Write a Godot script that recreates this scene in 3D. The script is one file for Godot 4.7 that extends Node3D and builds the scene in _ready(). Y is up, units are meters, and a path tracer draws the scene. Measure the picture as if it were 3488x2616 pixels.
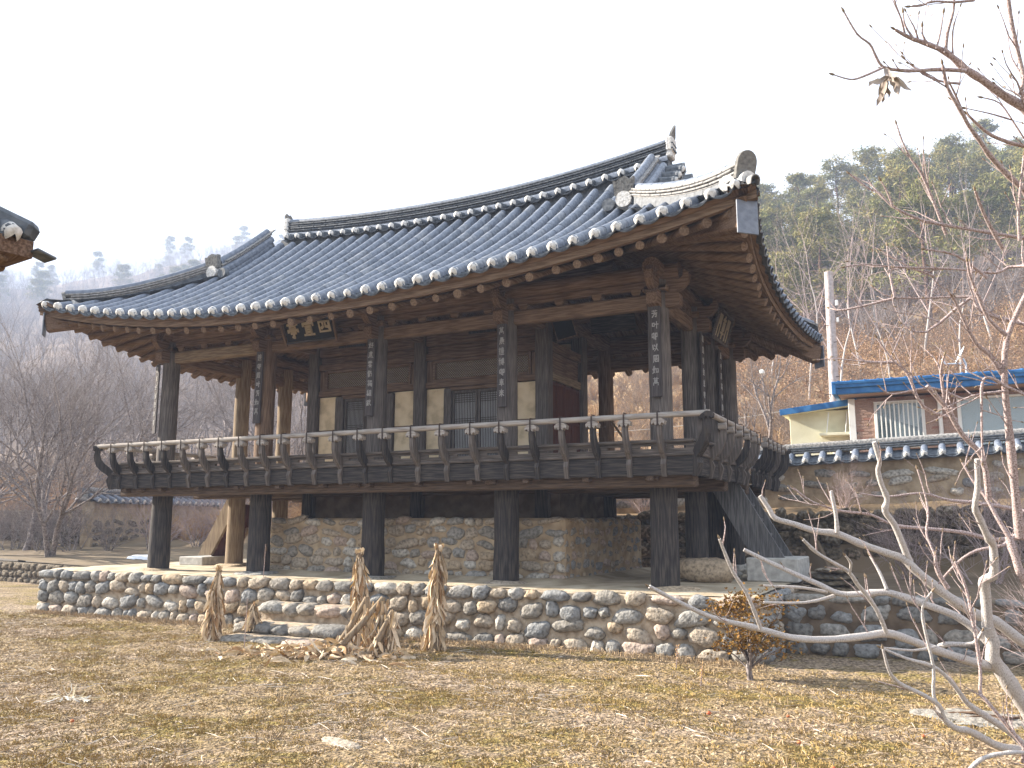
extends Node3D

var M := {}
var used := {}
var tex := {}
var rng := RandomNumberGenerator.new()
const L := 9.05
const BAY := 2.2624

func _ready():
	rng.seed = 4711
	# ---- camera
	var cam := Camera3D.new(); cam.name = "camera"
	cam.position = Vector3(3.2007, 0.8, 10.7311)
	cam.rotation = Vector3(0.1627, 0.4652, 0.002)
	cam.fov = 48.59; cam.near = 0.05; cam.far = 900.0
	add_child(cam); cam.current = true
	# ---- sky, air and exposure
	var sm := ProceduralSkyMaterial.new()
	sm.sky_top_color = Color(0.90, 0.945, 1.0); sm.sky_horizon_color = Color(0.97, 0.985, 1.0)
	sm.sky_curve = 0.25; sm.sky_energy_multiplier = 0.62
	sm.ground_bottom_color = Color(0.32, 0.28, 0.22); sm.ground_horizon_color = Color(0.55, 0.5, 0.44)
	sm.sun_angle_max = 24.0; sm.sun_curve = 0.08
	var sky := Sky.new(); sky.sky_material = sm
	var e := Environment.new()
	e.background_mode = Environment.BG_SKY; e.sky = sky
	e.ambient_light_source = Environment.AMBIENT_SOURCE_SKY
	e.tonemap_mode = Environment.TONE_MAPPER_LINEAR; e.tonemap_exposure = 5.1
	e.fog_enabled = true; e.fog_density = 0.0018; e.fog_light_color = Color(0.80, 0.87, 1.0)
	e.sdfgi_enabled = true; e.ssao_enabled = true; e.ssil_enabled = true
	var we := WorldEnvironment.new(); we.name = "environment"; we.environment = e; add_child(we)
	# ---- sun, low on the left, nearly in line with the front
	var sun := DirectionalLight3D.new(); sun.name = "sun"
	var el := deg_to_rad(26.0)
	var to := Vector3(-0.9925 * cos(el), sin(el), 0.122 * cos(el))
	sun.basis = Basis.looking_at(-to); sun.light_energy = 1.6; sun.light_color = Color(1.0, 0.955, 0.89)
	sun.light_angular_distance = 0.6; sun.shadow_enabled = true; add_child(sun)
	make_materials()
	make_ground()
	make_platform()
	make_pavilion()
	make_boards()
	make_walls()
	make_house()
	make_hills()
	make_yard_things()
	make_near_trees()

# ------------------------------------------------------------------ naming and tagging
func numbered(parent: Node, called: String) -> String:
	var key := str(parent.get_instance_id()) + called
	var n: int = used.get(key, 0)
	used[key] = n + 1
	return called if n == 0 else "%s_%03d" % [called, n]

func thing(called: String, label := "", category := "", group := "", at := Vector3.ZERO) -> Node3D:
	var o := Node3D.new(); o.name = numbered(self, called); o.position = at
	add_child(o); tag(o, label, category, group)
	return o

func tag(o: Node, label := "", category := "", group := "", kind := ""):
	if label: o.set_meta("label", label)
	if category: o.set_meta("category", category)
	if group: o.set_meta("group", group)
	if kind: o.set_meta("kind", kind)

func inst(called: String, mesh: Mesh, mat: Material, parent: Node, xf := Transform3D()) -> MeshInstance3D:
	var o := MeshInstance3D.new(); o.name = numbered(parent, called)
	o.mesh = mesh; o.material_override = mat; o.transform = xf
	parent.add_child(o)
	return o

func part(called: String, st: SurfaceTool, mat: Material, parent: Node) -> MeshInstance3D:
	return inst(called, fin(st), mat, parent)

func stuff(o: Node) -> Node:
	o.set_meta("kind", "stuff"); return o

func multi(called: String, mesh: Mesh, mat: Material, parent: Node, xfs: Array, cols: Array = []) -> MultiMeshInstance3D:
	var mm := MultiMesh.new(); mm.transform_format = MultiMesh.TRANSFORM_3D
	if cols.size(): mm.use_colors = true
	mm.mesh = mesh; mm.instance_count = xfs.size()
	for i in xfs.size():
		mm.set_instance_transform(i, xfs[i])
		if cols.size(): mm.set_instance_color(i, cols[i])
	var o := MultiMeshInstance3D.new(); o.name = numbered(parent, called)
	o.multimesh = mm; o.material_override = mat; parent.add_child(o)
	o.set_meta("kind", "stuff")
	return o

# ------------------------------------------------------------------ shapes
func mb() -> SurfaceTool:
	var st := SurfaceTool.new(); st.begin(Mesh.PRIMITIVE_TRIANGLES); return st

func fin(st: SurfaceTool) -> ArrayMesh:
	st.generate_normals(); return st.commit()

func tri(st: SurfaceTool, a: Vector3, b: Vector3, c: Vector3, out: Vector3):
	if (b - a).cross(c - a).dot(out) > 0.0:
		st.add_vertex(a); st.add_vertex(c); st.add_vertex(b)
	else:
		st.add_vertex(a); st.add_vertex(b); st.add_vertex(c)

func quad(st: SurfaceTool, a: Vector3, b: Vector3, c: Vector3, d: Vector3, out: Vector3):
	tri(st, a, b, c, out); tri(st, a, c, d, out)

const FLAT := 4294967295

func box(st: SurfaceTool, c: Vector3, s: Vector3, b := Basis(), ch := 0.008):
	st.set_smooth_group(FLAT)
	var h := s * 0.5
	ch = minf(ch, minf(h.x, minf(h.y, h.z)) * 0.45)
	var g := func(x, y, z): return c + b * Vector3(x, y, z)
	for ax in 3:
		for sg in [-1.0, 1.0]:
			var o := Vector3.ZERO; o[ax] = sg
			var u := (ax + 1) % 3; var v := (ax + 2) % 3
			var q := []
			for k in [[-1, -1], [1, -1], [1, 1], [-1, 1]]:
				var w := Vector3.ZERO; w[ax] = sg * h[ax]; w[u] = k[0] * (h[u] - ch); w[v] = k[1] * (h[v] - ch)
				q.append(c + b * w)
			quad(st, q[0], q[1], q[2], q[3], b * o)
			for s2 in [-1.0, 1.0]:
				if sg < 0 and false: pass
				# edge between +-ax and +-u
				var p := []
				for k in [[1, -1], [0, -1], [0, 1], [1, 1]]:
					var w := Vector3.ZERO
					w[ax] = sg * (h[ax] - (0.0 if k[0] else ch)); w[u] = s2 * (h[u] - (ch if k[0] else 0.0)); w[v] = k[1] * (h[v] - ch)
					p.append(c + b * w)
				var oo := Vector3.ZERO; oo[ax] = sg; oo[u] = s2
				quad(st, p[0], p[1], p[2], p[3], b * oo)
	for sx in [-1.0, 1.0]:
		for sy in [-1.0, 1.0]:
			for sz in [-1.0, 1.0]:
				tri(st, g.call(sx * h.x, sy * (h.y - ch), sz * (h.z - ch)), g.call(sx * (h.x - ch), sy * h.y, sz * (h.z - ch)), g.call(sx * (h.x - ch), sy * (h.y - ch), sz * h.z), b * Vector3(sx, sy, sz))

func bx(called: String, c: Vector3, s: Vector3, mat: Material, parent: Node, b := Basis(), ch := 0.008) -> MeshInstance3D:
	var st := mb(); box(st, c, s, b, ch); return part(called, st, mat, parent)

# a beam from a to b, w wide, h high, kept upright
func along(a: Vector3, b: Vector3) -> Basis:
	var z := (b - a).normalized()
	var up := Vector3.UP if absf(z.y) < 0.95 else Vector3.RIGHT
	var x := up.cross(z).normalized()
	return Basis(x, z.cross(x), z)

func beam(called: String, a: Vector3, b: Vector3, w: float, h: float, mat: Material, parent: Node, ch := 0.01) -> MeshInstance3D:
	var st := mb(); box(st, (a + b) * 0.5, Vector3(w, h, a.distance_to(b)), along(a, b), ch); return part(called, st, mat, parent)

func tube(st: SurfaceTool, pts: Array, rad: Array, sides := 8, cap0 := false, cap1 := true):
	var rings := []
	var prev := Vector3.ZERO
	for i in pts.size():
		var d: Vector3 = (pts[mini(i + 1, pts.size() - 1)] - pts[maxi(i - 1, 0)]).normalized()
		var x := prev - d * prev.dot(d)
		if x.length() < 0.01: x = d.cross(Vector3.UP if absf(d.y) < 0.9 else Vector3.RIGHT)
		x = x.normalized(); prev = x
		var y := d.cross(x)
		var ring := []
		for k in sides:
			var a := TAU * k / sides
			ring.append(pts[i] + (x * cos(a) + y * sin(a)) * rad[i])
		rings.append(ring)
	st.set_smooth_group(0)
	for i in pts.size() - 1:
		for k in sides:
			var k2 := (k + 1) % sides
			var out: Vector3 = rings[i][k] + rings[i][k2] - 2.0 * pts[i]
			quad(st, rings[i][k], rings[i][k2], rings[i + 1][k2], rings[i + 1][k], out)
	st.set_smooth_group(FLAT)
	var n := pts.size() - 1
	for k in range(1, sides - 1):
		if cap0: tri(st, rings[0][0], rings[0][k], rings[0][k + 1], pts[0] - pts[1])
		if cap1: tri(st, rings[n][0], rings[n][k], rings[n][k + 1], pts[n] - pts[n - 1])

func pole(called: String, a: Vector3, b: Vector3, r0: float, r1: float, mat: Material, parent: Node, sides := 12, wob := 0.0) -> MeshInstance3D:
	var st := mb()
	var pts := []; var rad := []
	var n := 6 if wob > 0.0 else 2
	for i in n:
		var t := float(i) / (n - 1)
		var w := Vector3(rng.randf_range(-wob, wob), 0, rng.randf_range(-wob, wob)) if i > 0 and i < n - 1 else Vector3.ZERO
		pts.append(a.lerp(b, t) + w); rad.append(lerpf(r0, r1, t) * (1.0 + (rng.randf_range(-0.03, 0.03) if wob > 0.0 else 0.0)))
	tube(st, pts, rad, sides, true, true)
	return part(called, st, mat, parent)

# a flat outline (in x, y of b) pushed out to thickness t along b.z, centred
func prism(st: SurfaceTool, poly: Array, t: float, o: Vector3, b := Basis()):
	st.set_smooth_group(FLAT)
	var pv := PackedVector2Array(poly)
	var idx := Geometry2D.triangulate_polygon(pv)
	var ctr := Vector2.ZERO
	for p in poly: ctr += p / poly.size()
	for s in [-1.0, 1.0]:
		var z: float = s * t * 0.5
		for i in range(0, idx.size(), 3):
			tri(st, o + b * Vector3(pv[idx[i]].x, pv[idx[i]].y, z), o + b * Vector3(pv[idx[i + 1]].x, pv[idx[i + 1]].y, z), o + b * Vector3(pv[idx[i + 2]].x, pv[idx[i + 2]].y, z), b * Vector3(0, 0, s))
	var ccw := not Geometry2D.is_polygon_clockwise(pv)
	for i in poly.size():
		var p: Vector2 = poly[i]; var q: Vector2 = poly[(i + 1) % poly.size()]
		var d := q - p
		var nn := Vector2(d.y, -d.x) if ccw else Vector2(-d.y, d.x)
		quad(st, o + b * Vector3(p.x, p.y, -t * 0.5), o + b * Vector3(q.x, q.y, -t * 0.5), o + b * Vector3(q.x, q.y, t * 0.5), o + b * Vector3(p.x, p.y, t * 0.5), b * Vector3(nn.x, nn.y, 0))

# ------------------------------------------------------------------ materials
func lin(r: float, g: float, b: float) -> Color:
	return Color(r, g, b).linear_to_srgb()

func noise_tex(key: String, sd: int, freq: float, cols: Array, offs: Array = [], octaves := 4, kind := FastNoiseLite.TYPE_SIMPLEX_SMOOTH, size := 256) -> NoiseTexture2D:
	if tex.has(key): return tex[key]
	var n := FastNoiseLite.new(); n.seed = sd; n.frequency = freq; n.noise_type = kind
	n.fractal_octaves = octaves; n.fractal_type = FastNoiseLite.FRACTAL_FBM
	var t := NoiseTexture2D.new(); t.width = size; t.height = size; t.seamless = true; t.noise = n
	if cols.size():
		var g := Gradient.new()
		g.offsets = PackedFloat32Array(offs if offs.size() else [0.15, 0.5, 0.85]); g.colors = PackedColorArray(cols)
		t.color_ramp = g
	tex[key] = t
	return t

func surf_mat(key: String, t: Texture2D, scale: Vector3, rough := 0.9, bump: Texture2D = null, depth := 0.0, spec := 0.3) -> StandardMaterial3D:
	var m := StandardMaterial3D.new(); m.resource_name = key
	m.albedo_texture = t; m.uv1_triplanar = true; m.uv1_world_triplanar = true; m.uv1_scale = scale; m.uv1_triplanar_sharpness = 4.0
	m.roughness = rough; m.metallic_specular = spec
	if bump:
		m.heightmap_enabled = true; m.heightmap_texture = bump; m.heightmap_scale = depth
	M[key] = m
	return m

func wood_set(key: String, a: Array, b: Array, c: Array, sd: int, rough := 0.85):
	var t := noise_tex(key, sd, 0.018, [lin(lerpf(a[0], b[0], 0.3), lerpf(a[1], b[1], 0.3), lerpf(a[2], b[2], 0.3)), lin(b[0], b[1], b[2]), lin(lerpf(c[0], b[0], 0.35), lerpf(c[1], b[1], 0.35), lerpf(c[2], b[2], 0.35))], [0.2, 0.5, 0.8], 5)
	var bump := noise_tex("woodbump", 31, 0.03, [Color.BLACK, Color(0.8, 0.8, 0.8), Color.WHITE], [0.2, 0.4, 0.8], 4)
	for ax in 3:
		var s := Vector3(7.5, 7.5, 7.5); s[ax] = 0.5
		var m := surf_mat(key + "xyz"[ax], t, s, rough, bump, 0.16)
		m.uv1_offset = Vector3(sd * 0.13, sd * 0.29, sd * 0.41)

func plain(key: String, c: Color, rough := 0.8) -> StandardMaterial3D:
	var m := StandardMaterial3D.new(); m.resource_name = key; m.albedo_color = c; m.roughness = rough; m.metallic_specular = 0.3
	M[key] = m
	return m

func make_materials():
	wood_set("wood", [0.068, 0.041, 0.026], [0.15, 0.096, 0.063], [0.24, 0.165, 0.112], 5)        # brown sheltered beams
	wood_set("soffit", [0.085, 0.054, 0.033], [0.175, 0.116, 0.075], [0.26, 0.185, 0.125], 9)      # paler rafters
	wood_set("grey", [0.052, 0.045, 0.041], [0.115, 0.099, 0.09], [0.205, 0.178, 0.16], 13)    # weathered grey
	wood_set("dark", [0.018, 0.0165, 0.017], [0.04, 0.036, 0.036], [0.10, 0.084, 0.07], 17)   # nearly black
	wood_set("tan", [0.12, 0.082, 0.05], [0.22, 0.165, 0.11], [0.32, 0.26, 0.18], 21)           # light brown
	wood_set("pale", [0.20, 0.17, 0.15], [0.30, 0.27, 0.245], [0.42, 0.39, 0.36], 25)           # silver grey rail
	wood_set("slate", [0.06, 0.06, 0.063], [0.115, 0.113, 0.116], [0.19, 0.185, 0.185], 49)
	wood_set("umber", [0.04, 0.028, 0.02], [0.09, 0.062, 0.044], [0.15, 0.108, 0.078], 45)
	wood_set("rust", [0.07, 0.042, 0.028], [0.14, 0.088, 0.06], [0.22, 0.15, 0.11], 41)
	wood_set("red", [0.045, 0.014, 0.009], [0.085, 0.026, 0.016], [0.12, 0.045, 0.028], 29)     # dull red doors
	var speck := noise_tex("speckbump", 3, 0.06, [], [], 5)
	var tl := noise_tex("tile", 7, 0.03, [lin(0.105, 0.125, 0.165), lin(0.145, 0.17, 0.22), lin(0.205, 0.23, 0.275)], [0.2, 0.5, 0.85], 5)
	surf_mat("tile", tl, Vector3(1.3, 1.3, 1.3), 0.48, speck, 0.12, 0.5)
	surf_mat("tile_b", noise_tex("tileb", 27, 0.035, [lin(0.075, 0.092, 0.125), lin(0.115, 0.138, 0.18), lin(0.165, 0.187, 0.225)], [0.2, 0.5, 0.85], 5), Vector3(1.6, 1.6, 1.6), 0.52, speck, 0.15, 0.5)
	surf_mat("tile_c", noise_tex("tilec", 28, 0.03, [lin(0.12, 0.135, 0.16), lin(0.175, 0.195, 0.235), lin(0.26, 0.275, 0.30)], [0.2, 0.5, 0.85], 5), Vector3(1.1, 1.1, 1.1), 0.5, speck, 0.15, 0.5)
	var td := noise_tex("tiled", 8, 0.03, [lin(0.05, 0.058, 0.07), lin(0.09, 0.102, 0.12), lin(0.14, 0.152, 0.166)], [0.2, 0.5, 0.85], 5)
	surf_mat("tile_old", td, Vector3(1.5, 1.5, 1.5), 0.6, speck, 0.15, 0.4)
	surf_mat("tile_pale", noise_tex("tilep", 12, 0.04, [lin(0.14, 0.14, 0.145), lin(0.26, 0.255, 0.25), lin(0.40, 0.385, 0.36)], [0.2, 0.5, 0.85], 5), Vector3(1.7, 1.7, 1.7), 0.7, speck, 0.2)
	surf_mat("lime", noise_tex("lime", 15, 0.04, [lin(0.38, 0.365, 0.34), lin(0.58, 0.57, 0.55), lin(0.68, 0.67, 0.655)], [0.15, 0.42, 0.8], 5), Vector3(2, 2, 2), 0.95, speck, 0.35)
	surf_mat("plaster", noise_tex("plaster", 18, 0.012, [lin(0.50, 0.40, 0.265), lin(0.66, 0.535, 0.36), lin(0.72, 0.595, 0.42)], [0.2, 0.5, 0.8], 5), Vector3(0.9, 0.9, 0.9), 0.95, speck, 0.08)
	surf_mat("mortar", noise_tex("mortar", 19, 0.03, [lin(0.27, 0.215, 0.155), lin(0.39, 0.315, 0.235), lin(0.47, 0.395, 0.30)], [0.2, 0.5, 0.8], 5), Vector3(0.8, 0.8, 0.8), 0.95, speck, 0.9)
	surf_mat("mudwall", noise_tex("mudwall", 20, 0.02, [lin(0.27, 0.205, 0.135), lin(0.36, 0.28, 0.19), lin(0.44, 0.35, 0.24)], [0.2, 0.5, 0.8], 5), Vector3(0.6, 0.6, 0.6), 0.95, speck, 0.8)
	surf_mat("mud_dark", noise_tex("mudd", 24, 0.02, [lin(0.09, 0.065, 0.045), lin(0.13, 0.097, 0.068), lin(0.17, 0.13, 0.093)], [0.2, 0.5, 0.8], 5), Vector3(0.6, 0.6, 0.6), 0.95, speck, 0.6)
	surf_mat("earth", noise_tex("earth", 22, 0.014, [lin(0.31, 0.255, 0.18), lin(0.42, 0.355, 0.26), lin(0.50, 0.435, 0.33)], [0.2, 0.5, 0.8], 6), Vector3(0.5, 0.5, 0.5), 0.95, speck, 0.5)
	surf_mat("concrete", noise_tex("concrete", 23, 0.03, [lin(0.33, 0.32, 0.30), lin(0.42, 0.41, 0.385), lin(0.50, 0.49, 0.46)], [], 5), Vector3(1, 1, 1), 0.9, speck, 0.2)
	var cs := [[0.37, 0.315, 0.25], [0.27, 0.25, 0.22], [0.225, 0.228, 0.228], [0.46, 0.43, 0.38], [0.19, 0.185, 0.175], [0.38, 0.30, 0.21], [0.38, 0.305, 0.255], [0.30, 0.29, 0.27]]
	for i in cs.size():
		var c: Array = cs[i]
		var t := noise_tex("stone%d" % i, 40 + i, 0.035, [lin(c[0] * 0.5, c[1] * 0.5, c[2] * 0.5), lin(c[0] * 0.88, c[1] * 0.88, c[2] * 0.88), lin(c[0], c[1], c[2]), lin(c[0] * 1.3, c[1] * 1.3, c[2] * 1.3)], [0.18, 0.42, 0.6, 0.88], 6)
		surf_mat("stone%d" % i, t, Vector3(1.6, 1.6, 1.6), 0.9, speck, 0.7)
		var dm := surf_mat("mossy_shaded%d" % i, noise_tex("mossy_shaded%d" % i, 60 + i, 0.03, [lin(0.055, 0.044, 0.03), lin(0.12, 0.092, 0.06), lin(c[0] * 0.75, c[1] * 0.7, c[2] * 0.64)], [0.2, 0.5, 0.8], 5), Vector3(1.2, 1.2, 1.2), 0.95, speck, 0.8)
		dm.uv1_offset = Vector3(i, i * 0.3, 0)
	surf_mat("bark_pale", noise_tex("bark1", 71, 0.05, [lin(0.27, 0.245, 0.23), lin(0.45, 0.42, 0.405), lin(0.54, 0.515, 0.50)], [0.15, 0.5, 0.9], 5), Vector3(9, 4, 9), 0.85, speck, 0.3)
	surf_mat("bark_red", noise_tex("bark2", 72, 0.05, [lin(0.18, 0.125, 0.115), lin(0.35, 0.275, 0.265), lin(0.48, 0.41, 0.40)], [0.25, 0.5, 0.8], 5), Vector3(6, 6, 6), 0.8, speck, 0.1)
	surf_mat("bark_scrub", noise_tex("bark5", 70, 0.05, [lin(0.11, 0.075, 0.055), lin(0.235, 0.17, 0.125), lin(0.36, 0.28, 0.22)], [0.25, 0.5, 0.8], 4), Vector3(1, 1, 1), 0.9)
	surf_mat("bark_grey", noise_tex("bark3", 73, 0.05, [lin(0.105, 0.088, 0.084), lin(0.21, 0.18, 0.172), lin(0.33, 0.295, 0.285)], [0.25, 0.5, 0.8], 4), Vector3(1, 1, 1), 0.9)
	surf_mat("bark_pine", noise_tex("bark4", 74, 0.05, [lin(0.05, 0.03, 0.022), lin(0.12, 0.07, 0.048), lin(0.18, 0.11, 0.08)], [0.25, 0.5, 0.8], 4), Vector3(1, 1, 1), 0.9)
	surf_mat("snow", noise_tex("snow", 75, 0.02, [lin(0.62, 0.66, 0.72), lin(0.78, 0.8, 0.84)], [0.2, 0.7], 4), Vector3(1, 1, 1), 0.7)
	var yd := surf_mat("yard", noise_tex("yardt", 85, 0.045, [Color(0.42, 0.40, 0.38), Color(0.74, 0.73, 0.72), Color(0.88, 0.87, 0.86), Color.WHITE], [0.1, 0.4, 0.6, 0.85], 6, FastNoiseLite.TYPE_SIMPLEX_SMOOTH, 512), Vector3(0.85, 0.85, 0.85), 0.97, noise_tex("yardb", 86, 0.05, [], [], 6, FastNoiseLite.TYPE_SIMPLEX_SMOOTH, 512), 2.2)
	yd.vertex_color_use_as_albedo = true
	var v := plain("vert", Color.WHITE, 0.95); v.vertex_color_use_as_albedo = true
	var lf := plain("leaf", Color.WHITE, 0.8); lf.vertex_color_use_as_albedo = true; lf.backlight_enabled = true; lf.backlight = Color(0.35, 0.35, 0.25)
	plain("iron", lin(0.05, 0.035, 0.03), 0.7)
	plain("ink", lin(0.014, 0.013, 0.013), 0.75)
	plain("white_paint", lin(0.72, 0.72, 0.70), 0.6)
	plain("letter_white", lin(0.34, 0.33, 0.32), 0.9)
	plain("letter_tan", lin(0.42, 0.355, 0.26), 0.9)
	plain("paper", lin(0.55, 0.56, 0.58), 0.95)
	plain("curtain", lin(0.50, 0.54, 0.56), 0.9)
	plain("interior", lin(0.02, 0.017, 0.014), 0.95)
	surf_mat("blue_metal", noise_tex("bluem", 76, 0.02, [lin(0.02, 0.10, 0.26), lin(0.028, 0.135, 0.335), lin(0.05, 0.175, 0.38)], [], 4), Vector3(0.4, 0.4, 0.4), 0.45)
	surf_mat("brick", noise_tex("brick", 77, 0.06, [lin(0.20, 0.10, 0.075), lin(0.30, 0.155, 0.115), lin(0.37, 0.215, 0.165)], [], 4), Vector3(1.7, 1.7, 1.7), 0.9)
	surf_mat("brick_pale", noise_tex("brick2", 78, 0.06, [lin(0.26, 0.17, 0.13), lin(0.35, 0.235, 0.185), lin(0.42, 0.30, 0.245)], [], 4), Vector3(1.7, 1.7, 1.7), 0.9)
	surf_mat("cream", noise_tex("cream", 79, 0.01, [lin(0.60, 0.58, 0.42), lin(0.68, 0.66, 0.49), lin(0.72, 0.70, 0.54)], [], 5), Vector3(0.5, 0.5, 0.5), 0.85)
	var gl := plain("glass", Color(0.55, 0.65, 0.68, 0.28), 0.05); gl.transparency = BaseMaterial3D.TRANSPARENCY_ALPHA; gl.metallic_specular = 0.6
	var gp := plain("pole", lin(0.50, 0.46, 0.45), 0.85)
	gp.albedo_texture = noise_tex("polet", 80, 0.02, [Color(0.78, 0.76, 0.74), Color(0.92, 0.9, 0.9), Color.WHITE], [], 4); gp.uv1_triplanar = true; gp.uv1_world_triplanar = true

# ------------------------------------------------------------------ grids and stones
func grid(nx: int, nz: int, pos: Callable, col = null) -> ArrayMesh:
	var V := PackedVector3Array(); var C := PackedColorArray(); var N := PackedVector3Array(); var I := PackedInt32Array()
	for j in nz + 1:
		for i in nx + 1:
			var p: Vector3 = pos.call(float(i) / nx, float(j) / nz)
			V.append(p)
			if col != null: C.append(col.call(p))
	for j in nz + 1:
		for i in nx + 1:
			var a := V[j * (nx + 1) + maxi(i - 1, 0)]; var b := V[j * (nx + 1) + mini(i + 1, nx)]
			var c := V[maxi(j - 1, 0) * (nx + 1) + i]; var d := V[mini(j + 1, nz) * (nx + 1) + i]
			var n := (d - c).cross(b - a).normalized()
			N.append(n if n.y >= 0 else -n)
	for j in nz:
		for i in nx:
			var k := j * (nx + 1) + i
			var a := V[k]; var b := V[k + 1]; var c := V[k + nx + 1]
			if (b - a).cross(c - a).y < 0: I.append_array([k, k + 1, k + nx + 1, k + 1, k + nx + 2, k + nx + 1])
			else: I.append_array([k, k + nx + 1, k + 1, k + 1, k + nx + 1, k + nx + 2])
	var ar := []; ar.resize(Mesh.ARRAY_MAX)
	ar[Mesh.ARRAY_VERTEX] = V; ar[Mesh.ARRAY_NORMAL] = N; ar[Mesh.ARRAY_INDEX] = I
	if C.size(): ar[Mesh.ARRAY_COLOR] = C
	var m := ArrayMesh.new(); m.add_surface_from_arrays(Mesh.PRIMITIVE_TRIANGLES, ar)
	return m

var stone_meshes := []
func make_stones():
	# a cube-sphere pushed towards a rounded block, then dented
	var nz := FastNoiseLite.new(); nz.seed = 5; nz.frequency = 0.75; nz.fractal_octaves = 2
	for k in 18:
		var st := mb(); st.set_smooth_group(0)
		var q := rng.randf_range(2.3, 4.2)
		var off := Vector3(k * 9.1, k * 3.7, k * 5.3)
		var sk := rng.randf_range(-0.22, 0.22); var tp := rng.randf_range(-0.25, 0.25)
		var cache := {}
		var f := func(p: Vector3) -> Vector3:
			var n := p.normalized()
			var s := pow(pow(absf(n.x), q) + pow(absf(n.y), q) + pow(absf(n.z), q), -1.0 / q)
			var v: Vector3 = n * s * (1.0 + 0.2 * nz.get_noise_3dv(n * 1.5 + off) + 0.06 * nz.get_noise_3dv(n * 4.5 + off))
			v.x += sk * v.y; v.x *= 1.0 + tp * v.y; v.y *= 1.0 + 0.15 * tp * v.x
			return v
		var n := 5
		for ax in 3:
			for sg in [-1.0, 1.0]:
				for i in n:
					for j in n:
						var c := []
						for o in [[0, 0], [1, 0], [1, 1], [0, 1]]:
							var w := Vector3.ZERO
							w[ax] = sg; w[(ax + 1) % 3] = tan((float(i + o[0]) / n * 2 - 1) * PI / 4); w[(ax + 2) % 3] = tan((float(j + o[1]) / n * 2 - 1) * PI / 4)
							c.append(f.call(w))
						quad(st, c[0], c[1], c[2], c[3], c[0] + c[2])
		stone_meshes.append(fin(st))

# stones laid in courses on an upright face; o = lower left corner on the face, dx = along it, out = away from it
func stone_face(parent: Node, o: Vector3, dx: Vector3, out: Vector3, length: float, rows: Array, width: float, pal: Array, prefix := "stone", proud := 0.05, fill := 0.88, skip = null, slope := 0.0, cap := false):
	var y := 0.0
	for r in rows.size():
		var h: float = rows[r]
		var x := 0.0
		while x < length - 0.04:
			var w := width * rng.randf_range(0.5, 1.5) * (0.75 + 0.25 * h / 0.19)
			if cap and r == rows.size() - 1: w *= 1.15
			if x + w > length or length - x - w < width * 0.4: w = length - x
			var jj := 0.0 if (cap and r == rows.size() - 1) or r == 0 else 0.24
			var c := o + dx * (x + w * 0.5) + Vector3(0, y + h * 0.5 + rng.randf_range(-jj, jj) * h + slope * (x + w * 0.5), 0)
			if not (skip != null and skip.call(c)):
				var hh := h * 0.5 * fill * rng.randf_range(0.74, 1.22)
				if r == 0: hh *= 1.08
				var ww := w * 0.5 * (fill + 0.04) * rng.randf_range(0.86, 1.02)
				if w < h * 0.8: hh *= 0.95
				var b := Basis(dx, Vector3.UP, out).rotated(out, rng.randf_range(-0.3, 0.3) if r > 0 and not (cap and r == rows.size() - 1) else rng.randf_range(-0.05, 0.05))
				var m: Material = M["%s%d" % [prefix, pal[rng.randi() % pal.size()]]]
				var dd := rng.randf_range(0.07, 0.1)
				inst("stone", stone_meshes[rng.randi() % stone_meshes.size()], m, parent, Transform3D(b.scaled_local(Vector3(ww, hh, dd)), c + out * (proud - dd + rng.randf_range(-0.012, 0.016))))
			x += w
		y += h

# ------------------------------------------------------------------ ground
func sstep(a: float, b: float, x: float) -> float:
	var t := clampf((x - a) / (b - a), 0.0, 1.0)
	return t * t * (3.0 - 2.0 * t)

var gn := FastNoiseLite.new()
var gn2 := FastNoiseLite.new()

func yard_y(x: float, z: float) -> float:
	return -0.77 + 0.018 * gn2.get_noise_2d(x * 0.8, z * 0.8) + 0.013 * gn.get_noise_2d(x * 6.0, z * 6.0) + 0.009 * gn.get_noise_2d(x * 22.0, z * 22.0) + 0.05 * sstep(1.4, 5.0, x) * sstep(3.0, -0.5, z) + 0.03 * sstep(1.15, 0.72, z) * sstep(1.6, 0.5, x)

func back_line(x: float) -> float:   # where the higher ground begins behind the yard
	if x > 1.2: return -0.55
	if x < -11.0: return -2.65 - 0.16 * (-11.0 - x)
	return -1.2

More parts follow.
